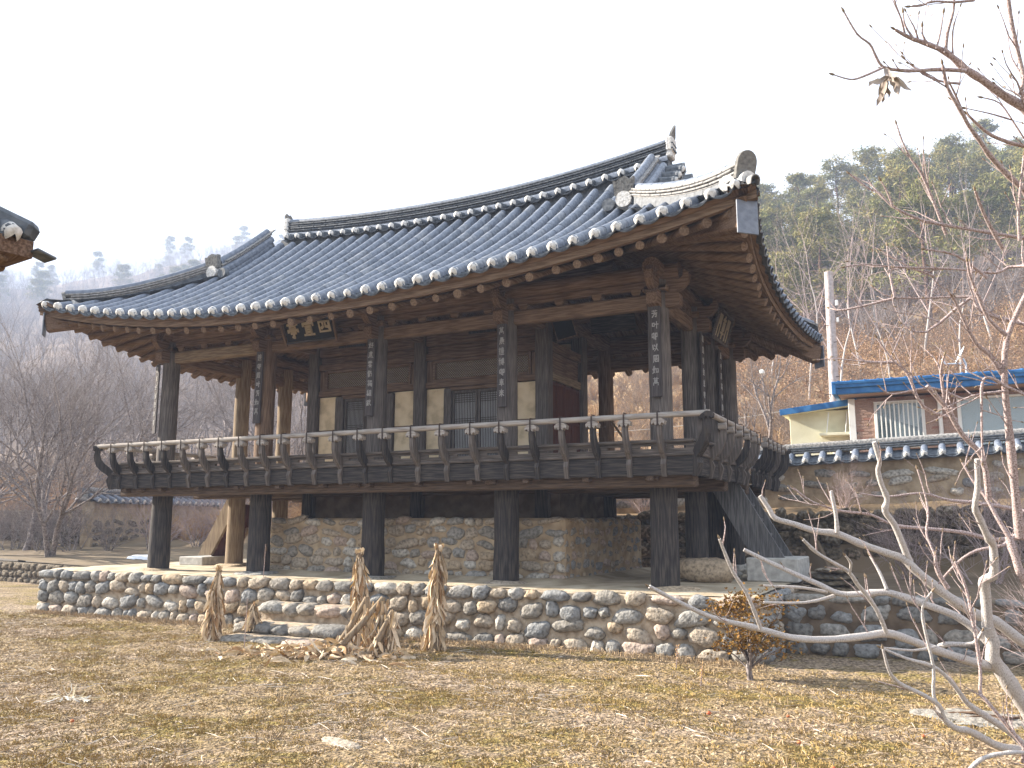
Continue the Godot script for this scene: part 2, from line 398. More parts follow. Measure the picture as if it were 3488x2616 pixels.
# the ground behind: terraces, then the slopes to the right and the valley side to the left
func hill_y(x: float, z: float) -> float:
	var dx := x - 3.2; var dz := z - 10.73
	var d := sqrt(dx * dx + dz * dz)
	var az := rad_to_deg(atan2(-dx, -dz))
	var right := -0.14 + 0.025 * (x - 1.3) + 0.1 * sstep(-2.0, -6.0, z)
	right = lerpf(right, 1.0 + 0.03 * x, sstep(-6.17, -6.3, z))
	right = lerpf(right, 1.45 + 0.04 * x, sstep(-6.4, -8.0, z))
	var hr := right + 0.40 * maxf(0.0, d - 28.0) + 0.10 * maxf(0.0, d - 62.0) - 0.38 * maxf(0.0, d - 104.0)
	hr += 1.3 * gn2.get_noise_2d(x * 0.12, z * 0.12) * sstep(30.0, 50.0, d)
	var left := -0.25 + 0.3 * sstep(-2.8, -6.0, z) + 0.10 * maxf(0.0, -z - 4.5) * sstep(-4.5, -9.0, z)
	var hl := left + 0.06 * maxf(0.0, d - 30.0) + 0.235 * maxf(0.0, d - 95.0) + 0.06 * maxf(0.0, d - 200.0)
	hl = minf(hl, 104.0 + 11.0 * gn2.get_noise_2d(x * 0.04, z * 0.04))
	hl += 2.5 * gn2.get_noise_2d(x * 0.06 + 40.0, z * 0.06) * sstep(50.0, 90.0, d)
	hl += (14.0 - 0.30 * maxf(0.0, az - 31.0)) * 0.0
	var w := sstep(18.0, 34.0, az)
	if d < 26.0: w = sstep(-5.5, -11.0, x)
	else: w = lerpf(sstep(-5.5, -11.0, x), w, sstep(26.0, 40.0, d))
	var h := lerpf(hr, hl, w)
	h -= 20.0 * sstep(42.0, 60.0, az) * sstep(100.0, 360.0, d)
	if x > -11.2 and x < 1.3 and z > -4.9: h = -0.2
	return h + 0.03 * gn.get_noise_2d(x * 3.0, z * 3.0)

func make_ground():
	gn.seed = 11; gn.frequency = 0.35; gn.fractal_octaves = 3
	gn2.seed = 12; gn2.frequency = 0.5; gn2.fractal_octaves = 3
	make_stones()
	var soil := Color(0.385, 0.29, 0.175); var moss := Color(0.275, 0.215, 0.055); var straw := Color(0.475, 0.375, 0.29); var darkc := Color(0.10, 0.078, 0.052)
	var colr := func(p: Vector3) -> Color:
		var c := soil
		var a := gn2.get_noise_2d(p.x * 1.1 + 31.0, p.z * 1.6)
		c = c.lerp(moss, sstep(-0.25, 0.5, a + 0.6 * gn.get_noise_2d(p.x * 12.0, p.z * 12.0)) * 0.85)
		c = c.lerp(straw, sstep(-0.05, 0.5, gn2.get_noise_2d(p.x * 0.9 - 17.0, p.z * 1.3 + 9.0) + 0.6 * gn.get_noise_2d(p.x * 15.0, p.z * 15.0 + 4.0)) * 0.75)
		c = c.lerp(darkc, sstep(0.12, 0.5, gn.get_noise_2d(p.x * 34.0 + 5.0, p.z * 34.0)) * 0.85)
		var k := 1.0 + 0.35 * gn.get_noise_2d(p.x * 60.0, p.z * 60.0)
		return Color(c.r * k, c.g * k, c.b * k)
	var g := Node3D.new(); g.name = "ground"; add_child(g); g.set_meta("kind", "structure")
	inst("yard", grid(520, 210, func(u, v): return Vector3(lerpf(-15.0, 6.0, u), yard_y(lerpf(-15.0, 6.0, u), lerpf(-1.2, 7.4, v)), lerpf(-1.2, 7.4, v)), colr), M.yard, g)
	# the yard goes on all round
	var ring := func(x0: float, x1: float, z0: float, z1: float, nx: int, nz: int):
		inst("yard", grid(nx, nz, func(u, v): return Vector3(lerpf(x0, x1, u), yard_y(lerpf(x0, x1, u), lerpf(z0, z1, v)), lerpf(z0, z1, v)), colr), M.yard, g)
	ring.call(-60.0, -15.0, -9.0, 7.4, 150, 70)
	ring.call(6.0, 60.0, -1.2, 7.4, 90, 30)
	ring.call(-60.0, 60.0, 7.4, 70.0, 120, 60)
	ring.call(-15.0, -11.3, -4.0, -1.2, 40, 30)
	# higher ground and hills: one sheet
	var litter := func(p: Vector3) -> Color:
		var d := Vector2(p.x - 3.2, p.z - 10.73).length()
		var c := Color(0.20, 0.145, 0.09)
		var n := gn2.get_noise_2d(p.x * 0.25, p.z * 0.25)
		var band := sstep(23.0, 27.0, d) * sstep(66.0, 48.0, d)
		c = c.lerp(Color(0.47, 0.33, 0.185), clampf(band * (0.85 + 0.7 * n), 0, 1))
		c = c.lerp(Color(0.165, 0.115, 0.085), sstep(50.0, 80.0, d) * 0.9)
		c = c.lerp(Color(0.15, 0.112, 0.075), sstep(19.0, 14.0, d))  # nearer soil darkened: the shade lying there is put into its colour
		if p.x < -8.0: c = c.lerp(Color(0.15, 0.115, 0.075), sstep(-11.0, -6.0, p.z))  # brown soil on the left, with shrub and hedge shadow painted in
		var k := 1.0 + 0.4 * gn.get_noise_2d(p.x * 9.0, p.z * 9.0)
		return Color(c.r * k, c.g * k, c.b * k)
	var hs := func(u: float, v: float) -> Vector3:
		var x := lerpf(-190.0, 120.0, u)
		x = -4.0 + signf(u - 0.5) * (pow(absf(u - 0.5) * 2.0, 2.3) * 400.0 + absf(u - 0.5) * 30.0)
		var z := back_line(x) - pow(v, 2.4) * 400.0 - v * 6.0
		return Vector3(x, hill_y(x, z), z)
	var h := inst("hillside", grid(300, 260, hs, litter), M.vert, self)
	h.set_meta("kind", "structure")

# ------------------------------------------------------------------ stone platform, steps, room base
func make_platform():
	var t := thing("stone_platform", "long low earth topped platform faced with rounded field stones, carrying the pavilion", "platform")
	var x0 := -L - 2.19; var x1 := 1.29; var zf := 0.667
	var st := mb()
	box(st, Vector3((x0 + x1) * 0.5, -0.42, (zf - 5.0) * 0.5 - 0.02), Vector3(x1 - x0 - 0.06, 0.76, zf + 5.0 - 0.06), Basis(), 0.02)
	part("mortar", st, M.mortar, t)
	inst("earth_top", grid(170, 80, func(u, v):
		var x := lerpf(x0 + 0.05, x1 - 0.05, u); var z := lerpf(-4.97, zf - 0.07, v)
		return Vector3(x, -0.006 + 0.012 * gn.get_noise_2d(x * 4.0, z * 4.0) + 0.05 * sstep(0.35, 0.0, maxf(0.0, maxf(absf(x + 4.3) - 2.75, absf(z + 2.1) - 1.75))) - 0.03 * sstep(zf - 0.3, zf, z), z)), M.earth, t)
	var skip := func(c: Vector3): return c.x > -5.75 and c.x < -4.2 and c.y < -0.38
	stone_face(t, Vector3(x0, -0.79, zf), Vector3.RIGHT, Vector3.BACK, x1 - x0, [0.2, 0.21, 0.2, 0.17], 0.29, [0, 0, 0, 1, 1, 2, 2, 3, 5, 5, 6, 7, 7, 4], "stone", 0.042, 0.89, skip, 0.0, true)
	stone_face(t, Vector3(x1, -0.79, zf), Vector3.FORWARD, Vector3.RIGHT, 2.2, [0.2, 0.21, 0.2, 0.17], 0.3, [0, 1, 2, 7, 4], "stone", 0.055, 0.86, null, 0.0, true)
	stone_face(t, Vector3(x0, -0.79, zf - 3.2), Vector3.BACK, Vector3.LEFT, 3.2, [0.2, 0.21, 0.2, 0.17], 0.3, [0, 1, 2, 7], "stone", 0.055, 0.86, null, 0.0, true)

	var s := thing("stone_steps", "three low steps of dark rough stones against the front of the platform", "steps")
	for k in 3:
		var top: float = [-0.7, -0.57, -0.335][k]
		var front: float = [1.86, 1.46, 1.06][k]
		var xl: float = [-5.72, -5.85, -5.8][k]; var xr: float = [-4.1, -3.92, -4.08][k]
		bx("mortar", Vector3((xl + xr) * 0.5, (top - 0.9) * 0.5, (zf + front) * 0.5 - 0.06), Vector3(xr - xl - 0.06, top + 0.9 - 0.012, front - zf - 0.02), M.mortar, s, Basis(), 0.02)
		var x := xl
		while x < xr - 0.1:
			var w := rng.randf_range(0.26, 0.56)
			if xr - x - w < 0.2: w = xr - x
			var c := Vector3(x + w * 0.5, top - 0.075 + rng.randf_range(-0.01, 0.012), front - 0.15)
			inst("stone", stone_meshes[rng.randi() % 18], M["stone%d" % [1, 4, 1, 7, 6, 4][rng.randi() % 6]], s, Transform3D(Basis.IDENTITY.rotated(Vector3.UP, rng.randf_range(-0.08, 0.08)).scaled_local(Vector3(w * 0.5, 0.085 * rng.randf_range(0.85, 1.15), 0.18)), c))
			x += w
		inst("stone", stone_meshes[(k * 5 + 3) % 18], M.stone7, s, Transform3D(Basis.IDENTITY.scaled_local(Vector3(0.12, 0.1, 0.18)), Vector3(xr - 0.06, top - 0.12, (zf + front) * 0.5)))

	var b := thing("stone_room_base", "tan mortared field stone base under the pavilion's closed room, behind the front posts", "stone base")
	var bx0 := -6.98; var bx1 := -1.58; var bz := -0.45
	var sb := mb()
	box(sb, Vector3((bx0 + bx1) * 0.5, 0.42, (bz - 3.9) * 0.5), Vector3(bx1 - bx0, 0.92, 3.9 + bz), Basis(), 0.04)
	part("mortar", sb, M.mudwall, b)
	stone_face(b, Vector3(bx0, -0.02, bz), Vector3.RIGHT, Vector3.BACK, bx1 - bx0, [0.13, 0.17, 0.165, 0.16, 0.16, 0.115], 0.31, [0, 3, 6, 5, 3, 0, 1, 7, 0], "stone", 0.045, 0.95)
	stone_face(b, Vector3(bx1, -0.02, bz), Vector3.FORWARD, Vector3.RIGHT, 3.4, [0.13, 0.17, 0.165, 0.16, 0.16, 0.115], 0.26, [0, 7, 5, 6, 1, 2], "stone", 0.022, 0.78)
	stone_face(b, Vector3(bx0, -0.02, bz - 3.4), Vector3.BACK, Vector3.LEFT, 3.4, [0.13, 0.17, 0.165, 0.16, 0.16, 0.115], 0.28, [0, 7, 1, 2], "stone", 0.022, 0.78)

# ------------------------------------------------------------------ pavilion
var P: Node3D
const ZB := -4.05
const RUN := 3.26

func lf(x: float) -> float:
	return 0.57 * pow((x + 5.2) / 6.8, 2.2) if x > -5.2 else 0.57 * pow((-5.2 - x) / 5.45, 2.2)
func ls(z: float) -> float:
	return 0.57 * pow((z + 2.4) / 4.0, 2.2) if z > -2.4 else 0.2 * pow((-2.4 - z) / 3.2, 2.0)

# edge of the eave, e: 0 front, 1 right, 2 back, 3 left
func eave(e: int, a: float) -> Vector3:
	match e:
		0: return Vector3(a, 3.97 + lf(a), 1.36 + 0.24 * pow(absf(a + 4.525) / 6.125, 3.0))
		1: return Vector3(1.36 + (0.24 if a > -2.0 else 0.05) * pow(absf(a + 2.0) / 3.6, 3.0), 3.97 + ls(a), a)
		2: return Vector3(a, 3.97 + 0.35 * lf(a), -5.42 - 0.2 * pow(absf(a + 4.525) / 6.0, 3.0))
	return Vector3(-L - 1.36 - (0.24 if a > -2.0 else 0.05) * pow(absf(a + 2.0) / 3.6, 3.0), 3.97 + ls(a) * 1.06, a)

const INW := [Vector3(0, 0, -1), Vector3(-1, 0, 0), Vector3(0, 0, 1), Vector3(1, 0, 0)]

func surf(e: int, a: float, s: float) -> Vector3:
	var p := eave(e, a)
	var d := s / RUN
	var y := 3.97 + 2.2 * (0.8 * d + 0.2 * d * d) + (p.y - 3.97) * pow(maxf(0.0, 1.0 - d), 1.3)
	if e == 0 or e == 2: y += 0.2 * d * d * pow((a + 4.4) / 4.0, 2.0)
	p += INW[e] * s
	p.y = y
	return p

func smax(e: int, a: float) -> float:   # how far up a row of tiles runs before a ridge stops it
	if e == 0 or e == 2:
		if a > -0.62: return minf(1.62 - a, RUN - 0.16)
		if a < -8.43: return minf(a + 10.67, RUN - 0.16)
		return RUN - 0.16
	if a > -0.35: return maxf(0.05, 1.62 - a)
	if a < -3.7: return maxf(0.05, a + 5.62)
	return 1.92

var tile_mesh: ArrayMesh
var cap_mesh: ArrayMesh
var lip_mesh: ArrayMesh

func make_tiles():
	var st := mb(); st.set_smooth_group(0)
	var n := 9
	var ring := []
	for k in 3:
		var r: float = [0.0625, 0.0625, 0.0595][k]; var z: float = [0.0, -0.03, -1.02][k]
		var row := []
		for i in n + 1:
			var a := deg_to_rad(lerpf(-20.0, 200.0, float(i) / n))
			row.append(Vector3(cos(a) * r, sin(a) * r, z) if i > 0 and i < n else Vector3(cos(a) * r, -0.05, z))
		ring.append(row)
	for k in 2:
		for i in n:
			quad(st, ring[k][i], ring[k][i + 1], ring[k + 1][i + 1], ring[k + 1][i], ring[k][i] + ring[k][i + 1])
	st.set_smooth_group(FLAT)
	for i in n:
		var a: Vector3 = ring[0][i]; var b: Vector3 = ring[0][i + 1]
		quad(st, a, b, b * 0.8, a * 0.8, Vector3(0, 0, 1))
	tile_mesh = fin(st)
	# lime plug that closes the lowest tile
	st = mb(); st.set_smooth_group(0)
	var rows := []
	for k in 5:
		var t := k / 4.0
		var row := []
		for i in 13:
			var a := deg_to_rad(lerpf(-50.0, 230.0, i / 12.0))
			var r := 0.066 * cos(t * PI * 0.5) * (1.0 + 0.05 * sin(i * 2.1 + k))
			row.append(Vector3(cos(a) * r, sin(a) * r * (1.0 if sin(a) > 0 else 1.25), 0.04 * sin(t * PI * 0.5)) if k > 0 else Vector3(cos(a) * r * 1.02, sin(a) * r * (1.0 if sin(a) > 0 else 1.25), -0.05))
		rows.append(row)
	for k in 4:
		for i in 12: quad(st, rows[k][i], rows[k][i + 1], rows[k + 1][i + 1], rows[k + 1][i], rows[k][i] + rows[k][i + 1] + Vector3(0, 0, 0.05 * k))
	cap_mesh = fin(st)
	# drooping trough tile at the eave, a shallow arc with a thick lip
	st = mb(); st.set_smooth_group(0)
	var pt := func(u: float, w: float, z: float) -> Vector3:
		var x := (u - 0.5) * 0.285
		return Vector3(x, 0.19 * (2.0 * u - 1.0) * (2.0 * u - 1.0) * 0.33 - 0.05 + w, z)
	for i in 10:
		var u0 := i / 10.0; var u1 := (i + 1) / 10.0
		quad(st, pt.call(u0, 0.0, 0.05), pt.call(u1, 0.0, 0.05), pt.call(u1, 0.0, -0.25), pt.call(u0, 0.0, -0.25), Vector3.UP)
		quad(st, pt.call(u0, -0.015, 0.05), pt.call(u1, -0.015, 0.05), pt.call(u1, -0.015, -0.25), pt.call(u0, -0.015, -0.25), Vector3.DOWN)
	st.set_smooth_group(FLAT)
	for i in 10:
		var u0 := i / 10.0; var u1 := (i + 1) / 10.0
		quad(st, pt.call(u0, 0.0, 0.05), pt.call(u1, 0.0, 0.05), pt.call(u1, -0.015, 0.05), pt.call(u0, -0.015, 0.05), Vector3.BACK)
	lip_mesh = fin(st)

func tile_xf(lo: Vector3, hi: Vector3, up: Vector3) -> Transform3D:
	var z := (lo - hi); var ln := z.length(); z = z.normalized()
	var x := up.cross(z).normalized()
	return Transform3D(Basis(x, z.cross(x), z * ln), lo)

# a walk along points with steps of one tile
func resample(pts: Array, step: float) -> Array:
	var out := [pts[0]]; var acc := 0.0
	for i in range(1, pts.size()):
		var a: Vector3 = pts[i - 1]; var b: Vector3 = pts[i]
		var d := a.distance_to(b); var pos := 0.0
		while acc + d - pos >= step:
			pos += step - acc; acc = 0.0
			out.append(a.lerp(b, pos / d))
		acc += d - pos
	if acc > 0.06: out.append(pts[-1])
	return out

func make_pavilion():
	P = thing("wooden_pavilion", "dark weathered timber pavilion on posts with a sweeping grey tiled roof and railed balcony", "pavilion")
	make_tiles()
	make_posts()
	make_floor_and_rail()
	make_room()
	make_beams()
	make_eaves()
	make_roof()

func make_posts():
	var j := func(): return rng.randf_range(-0.012, 0.012)
	for i in 5:
		var x := -L + i * BAY
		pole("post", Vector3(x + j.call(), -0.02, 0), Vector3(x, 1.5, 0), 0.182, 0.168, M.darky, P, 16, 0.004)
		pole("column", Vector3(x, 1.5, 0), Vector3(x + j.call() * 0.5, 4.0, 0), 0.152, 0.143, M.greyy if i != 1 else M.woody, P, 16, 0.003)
		inst("base_stone", stone_meshes[(i * 3) % 18], M["stone%d" % [5, 7, 1, 0, 5][i]], P, Transform3D(Basis.IDENTITY.scaled_local(Vector3(0.36, 0.07, 0.32)), Vector3(x + (0.1 if i == 4 else 0.0), -0.035, 0.04)))
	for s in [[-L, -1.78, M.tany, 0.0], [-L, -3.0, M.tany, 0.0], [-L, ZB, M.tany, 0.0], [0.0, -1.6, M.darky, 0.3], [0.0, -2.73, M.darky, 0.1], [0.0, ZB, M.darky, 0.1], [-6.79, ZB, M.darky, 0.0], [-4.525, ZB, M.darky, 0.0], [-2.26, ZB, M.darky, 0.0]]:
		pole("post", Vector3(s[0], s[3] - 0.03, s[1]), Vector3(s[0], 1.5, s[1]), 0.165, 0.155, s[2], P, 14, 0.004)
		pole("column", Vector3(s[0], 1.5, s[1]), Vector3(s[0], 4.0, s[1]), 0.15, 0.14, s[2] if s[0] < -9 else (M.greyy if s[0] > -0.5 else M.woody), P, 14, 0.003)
		if s[3] == 0.0: inst("base_stone", stone_meshes[7], M.stone5, P, Transform3D(Basis.IDENTITY.scaled_local(Vector3(0.3, 0.07, 0.28)), Vector3(s[0], -0.03, s[1])))
	# the boulder below the second post on the right, flat slabs below the others
	inst("base_stone", stone_meshes[4], M.stone5, P, Transform3D(Basis.IDENTITY.rotated(Vector3.UP, 0.3).scaled_local(Vector3(0.42, 0.18, 0.33)), Vector3(0.08, 0.14, -1.58)))
	inst("base_stone", stone_meshes[9], M.stone3, P, Transform3D(Basis.IDENTITY.scaled_local(Vector3(0.36, 0.1, 0.3)), Vector3(0.0, 0.04, -2.75)))
	inst("base_stone", stone_meshes[11], M.stone3, P, Transform3D(Basis.IDENTITY.scaled_local(Vector3(0.36, 0.1, 0.3)), Vector3(0.0, 0.04, ZB)))
	for x in [-6.79, -4.525, -2.26]:
		for z in [-1.27, -2.75]:
			bx("column", Vector3(x, 2.45, z), Vector3(0.22, 3.1, 0.22), M.greyy, P, Basis(), 0.02)

# ---- one bracket of the balcony rail, seen from its side: out along x, y up
func bracket_mesh() -> ArrayMesh:
	var c := [Vector2(0.012, 1.37), Vector2(0.02, 1.45), Vector2(0.034, 1.52), Vector2(0.022, 1.59), Vector2(0.05, 1.655), Vector2(0.105, 1.715), Vector2(0.16, 1.785), Vector2(0.195, 1.865), Vector2(0.208, 1.95), Vector2(0.205, 2.04)]
	var w := [0.03, 0.044, 0.052, 0.036, 0.05, 0.058, 0.052, 0.042, 0.034, 0.03]
	var l := []; var r := []
	for i in c.size():
		var d: Vector2 = (c[mini(i + 1, c.size() - 1)] - c[maxi(i - 1, 0)]).normalized()
		var n := Vector2(d.y, -d.x)
		l.append(c[i] + n * w[i]); r.push_front(c[i] - n * w[i])
	var st := mb(); prism(st, l + r, 0.062, Vector3.ZERO)
	return fin(st)

func rail_run(a: Vector3, b: Vector3, out: Vector3, marks: Array, bm: Mesh, lm: Mesh, sm: Mesh, corner_a := true, corner_b := true):
	# a, b at floor height zero on the fascia line; marks are distances from a
	var d := (b - a).normalized(); var ln := a.distance_to(b)
	var ax := "x" if absf(d.x) > 0.5 else "z"
	var g: Material = M["grey" + ax]; var k: Material = M["dark" + ax]; var pl: Material = M["pale" + ax]
	var bs := Basis(out, Vector3.UP, out.cross(Vector3.UP))
	beam("fascia_board", a + Vector3(0, 1.5, 0), b + Vector3(0, 1.5, 0), 0.045, 0.235, k, P)
	beam("lower_moulding", a + Vector3(0, 1.638, 0) + out * 0.012, b + Vector3(0, 1.638, 0) + out * 0.012, 0.075, 0.04, g, P)
	beam("upper_moulding", a + Vector3(0, 1.8, 0) + out * 0.03, b + Vector3(0, 1.8, 0) + out * 0.03, 0.085, 0.042, g, P)
	var ms := [0.0] + marks + [ln]
	for i in ms.size() - 1:
		var u: float = ms[i]; var v: float = ms[i + 1]
		if v - u < 0.12: continue
		var st := mb(); var m := (u + v) * 0.5
		var lay := Basis(d, Vector3.UP, d.cross(Vector3.UP))
		var o := a + out * 0.02
		var hw := minf(0.085, (v - u) * 0.25)
		box(st, o + d * m + Vector3(0, 1.7605, 0), Vector3(v - u, 0.035, 0.026), lay, 0.003)
		box(st, o + d * m + Vector3(0, 1.6845, 0), Vector3(v - u, 0.05, 0.026), lay, 0.003)
		box(st, o + d * (u + (m - hw - u) * 0.5) + Vector3(0, 1.726, 0), Vector3(m - hw - u, 0.033, 0.026), lay, 0.003)
		box(st, o + d * (v - (v - m - hw) * 0.5) + Vector3(0, 1.726, 0), Vector3(v - m - hw, 0.033, 0.026), lay, 0.003)
		part("rail_panel", st, g, P)
	var hr := a + out * 0.205 + Vector3(0, 2.1, 0); var he := b + out * 0.205 + Vector3(0, 2.1, 0)
	pole("handrail", hr - d * (0.24 if corner_a else 0.02), he + d * (0.24 if corner_b else 0.02), 0.038, 0.036, pl, P, 10, 0.006)
	for m in marks:
		var o: MeshInstance3D = inst("rail_bracket", bm, M.greyy if rng.randf() < 0.6 else M.darky, P, Transform3D(bs.rotated(Vector3.UP, rng.randf_range(-0.04, 0.04)), a + d * m))
		inst("lotus_cap", lm, M.palex, o); inst("iron_strap", sm, M.iron, o)

func make_floor_and_rail():
	var bm := bracket_mesh()
	var st := mb()
	prism(st, [Vector2(-0.085, 2.03), Vector2(-0.075, 1.985), Vector2(-0.055, 2.012), Vector2(-0.028, 1.975), Vector2(0, 2.008), Vector2(0.028, 1.975), Vector2(0.055, 2.012), Vector2(0.075, 1.985), Vector2(0.085, 2.03), Vector2(0.045, 2.064), Vector2(-0.045, 2.064)], 0.1, Vector3(0.205, 0, 0), Basis(Vector3(0, 0, 1), Vector3.UP, Vector3(-1, 0, 0)))
	var lm := fin(st)
	st = mb()
	box(st, Vector3(0.261, 2.05, 0), Vector3(0.012, 0.16, 0.018), Basis(), 0.002); box(st, Vector3(0.205, 2.146, 0), Vector3(0.1, 0.01, 0.018), Basis(), 0.002)
	var sm := fin(st)
	var fo := 0.58
	var xl := -L - 0.58; var xr := fo
	var fm := []
	for x in [-9.43, -9.01, -8.61, -8.21, -7.78, -7.35, -6.95, -6.53, -6.09, -5.66, -5.18, -4.7, -4.25, -3.81, -3.34, -2.87, -2.39, -1.95, -1.5, -1.09, -0.65, -0.24, 0.2]: fm.append(x - xl)
	rail_run(Vector3(xl, 0, fo), Vector3(xr, 0, fo), Vector3.BACK, fm, bm, lm, sm)
	rail_run(Vector3(xr, 0, fo), Vector3(xr, 0, -2.2), Vector3.RIGHT, [0.62, 1.1, 1.6, 2.1, 2.55, 2.82], bm, lm, sm, true, false)
	rail_run(Vector3(xr, 0, -2.86), Vector3(xr, 0, -4.72), Vector3.RIGHT, [0.04, 0.42, 0.8, 1.2, 1.6], bm, lm, sm, false, true)
	rail_run(Vector3(xl, 0, fo), Vector3(xl, 0, -1.9), Vector3.LEFT, [0.5, 1.0, 1.5, 2.0, 2.5], bm, lm, sm, true, false)
	rail_run(Vector3(xl, 0, -2.6), Vector3(xl, 0, -4.72), Vector3.LEFT, [0.05, 0.55, 1.05, 1.6], bm, lm, sm, false, true)
	# corner brackets stand on the diagonal
	for c in [[Vector3(xr, 0, fo), Vector3(1, 0, 1)], [Vector3(xl, 0, fo), Vector3(-1, 0, 1)], [Vector3(xr, 0, -4.72), Vector3(1, 0, -1)]]:
		var o: Vector3 = c[1].normalized()
		var b := Basis(o, Vector3.UP, o.cross(Vector3.UP))
		var br: MeshInstance3D = inst("rail_bracket", bm, M.darky, P, Transform3D(b.scaled_local(Vector3(1.35, 1, 1.2)), c[0]))
		inst("corner_knob", lm, M.darky, br, Transform3D(Basis.IDENTITY.scaled_local(Vector3(1, 1, 0.7)), Vector3(0, 0.05, 0)))
	# floor boards and what carries them
	var x := -L - 0.55
	while x < 0.52:
		var w := minf(rng.randf_range(0.22, 0.3), 0.555 - x)
		bx("floor_board", Vector3(x + w * 0.5, 1.53 + rng.randf_range(-0.003, 0.003), -2.02), Vector3(w - 0.006, 0.05, 5.1), M.tanz, P, Basis(), 0.004)
		x += w
	for z in [0.36, -1.27, -2.75, -4.05]:
		beam("floor_beam", Vector3(-L - 0.54, 1.35, z), Vector3(0.53, 1.35, z), 0.2, 0.2, M.umberx, P, 0.02)
	for i in 5:
		var xx := -L + i * BAY
		beam("floor_girder", Vector3(xx + 0.0, 1.4, 0.53), Vector3(xx, 1.4, -4.6), 0.17, 0.16, M.umberz, P, 0.02)
	for m in range(0, 12):
		beam("joist_end", Vector3(-L - 0.3 + m * 0.85, 1.36, 0.57), Vector3(-L - 0.3 + m * 0.85, 1.36, 0.25), 0.09, 0.07, M.umberz, P, 0.006)

func lattice(st: SurfaceTool, x0: float, x1: float, y0: float, y1: float, z: float, nx: int, ys: Array):
	for i in range(1, nx):
		box(st, Vector3(lerpf(x0, x1, float(i) / nx), (y0 + y1) * 0.5, z), Vector3(0.008, y1 - y0, 0.014), Basis(), 0.0015)
	for y in ys: box(st, Vector3((x0 + x1) * 0.5, y, z + 0.002), Vector3(x1 - x0, 0.008, 0.014), Basis(), 0.0015)

func frame(st: SurfaceTool, x0: float, x1: float, y0: float, y1: float, z: float, w: float, t: float):
	box(st, Vector3(x0 + w * 0.5, (y0 + y1) * 0.5, z), Vector3(w, y1 - y0, t)); box(st, Vector3(x1 - w * 0.5, (y0 + y1) * 0.5, z), Vector3(w, y1 - y0, t))
	box(st, Vector3((x0 + x1) * 0.5, y1 - w * 0.5, z + 0.002), Vector3(x1 - x0 - 2 * w + 0.004, w, t)); box(st, Vector3((x0 + x1) * 0.5, y0 + w * 0.5, z + 0.002), Vector3(x1 - x0 - 2 * w + 0.004, w, t))

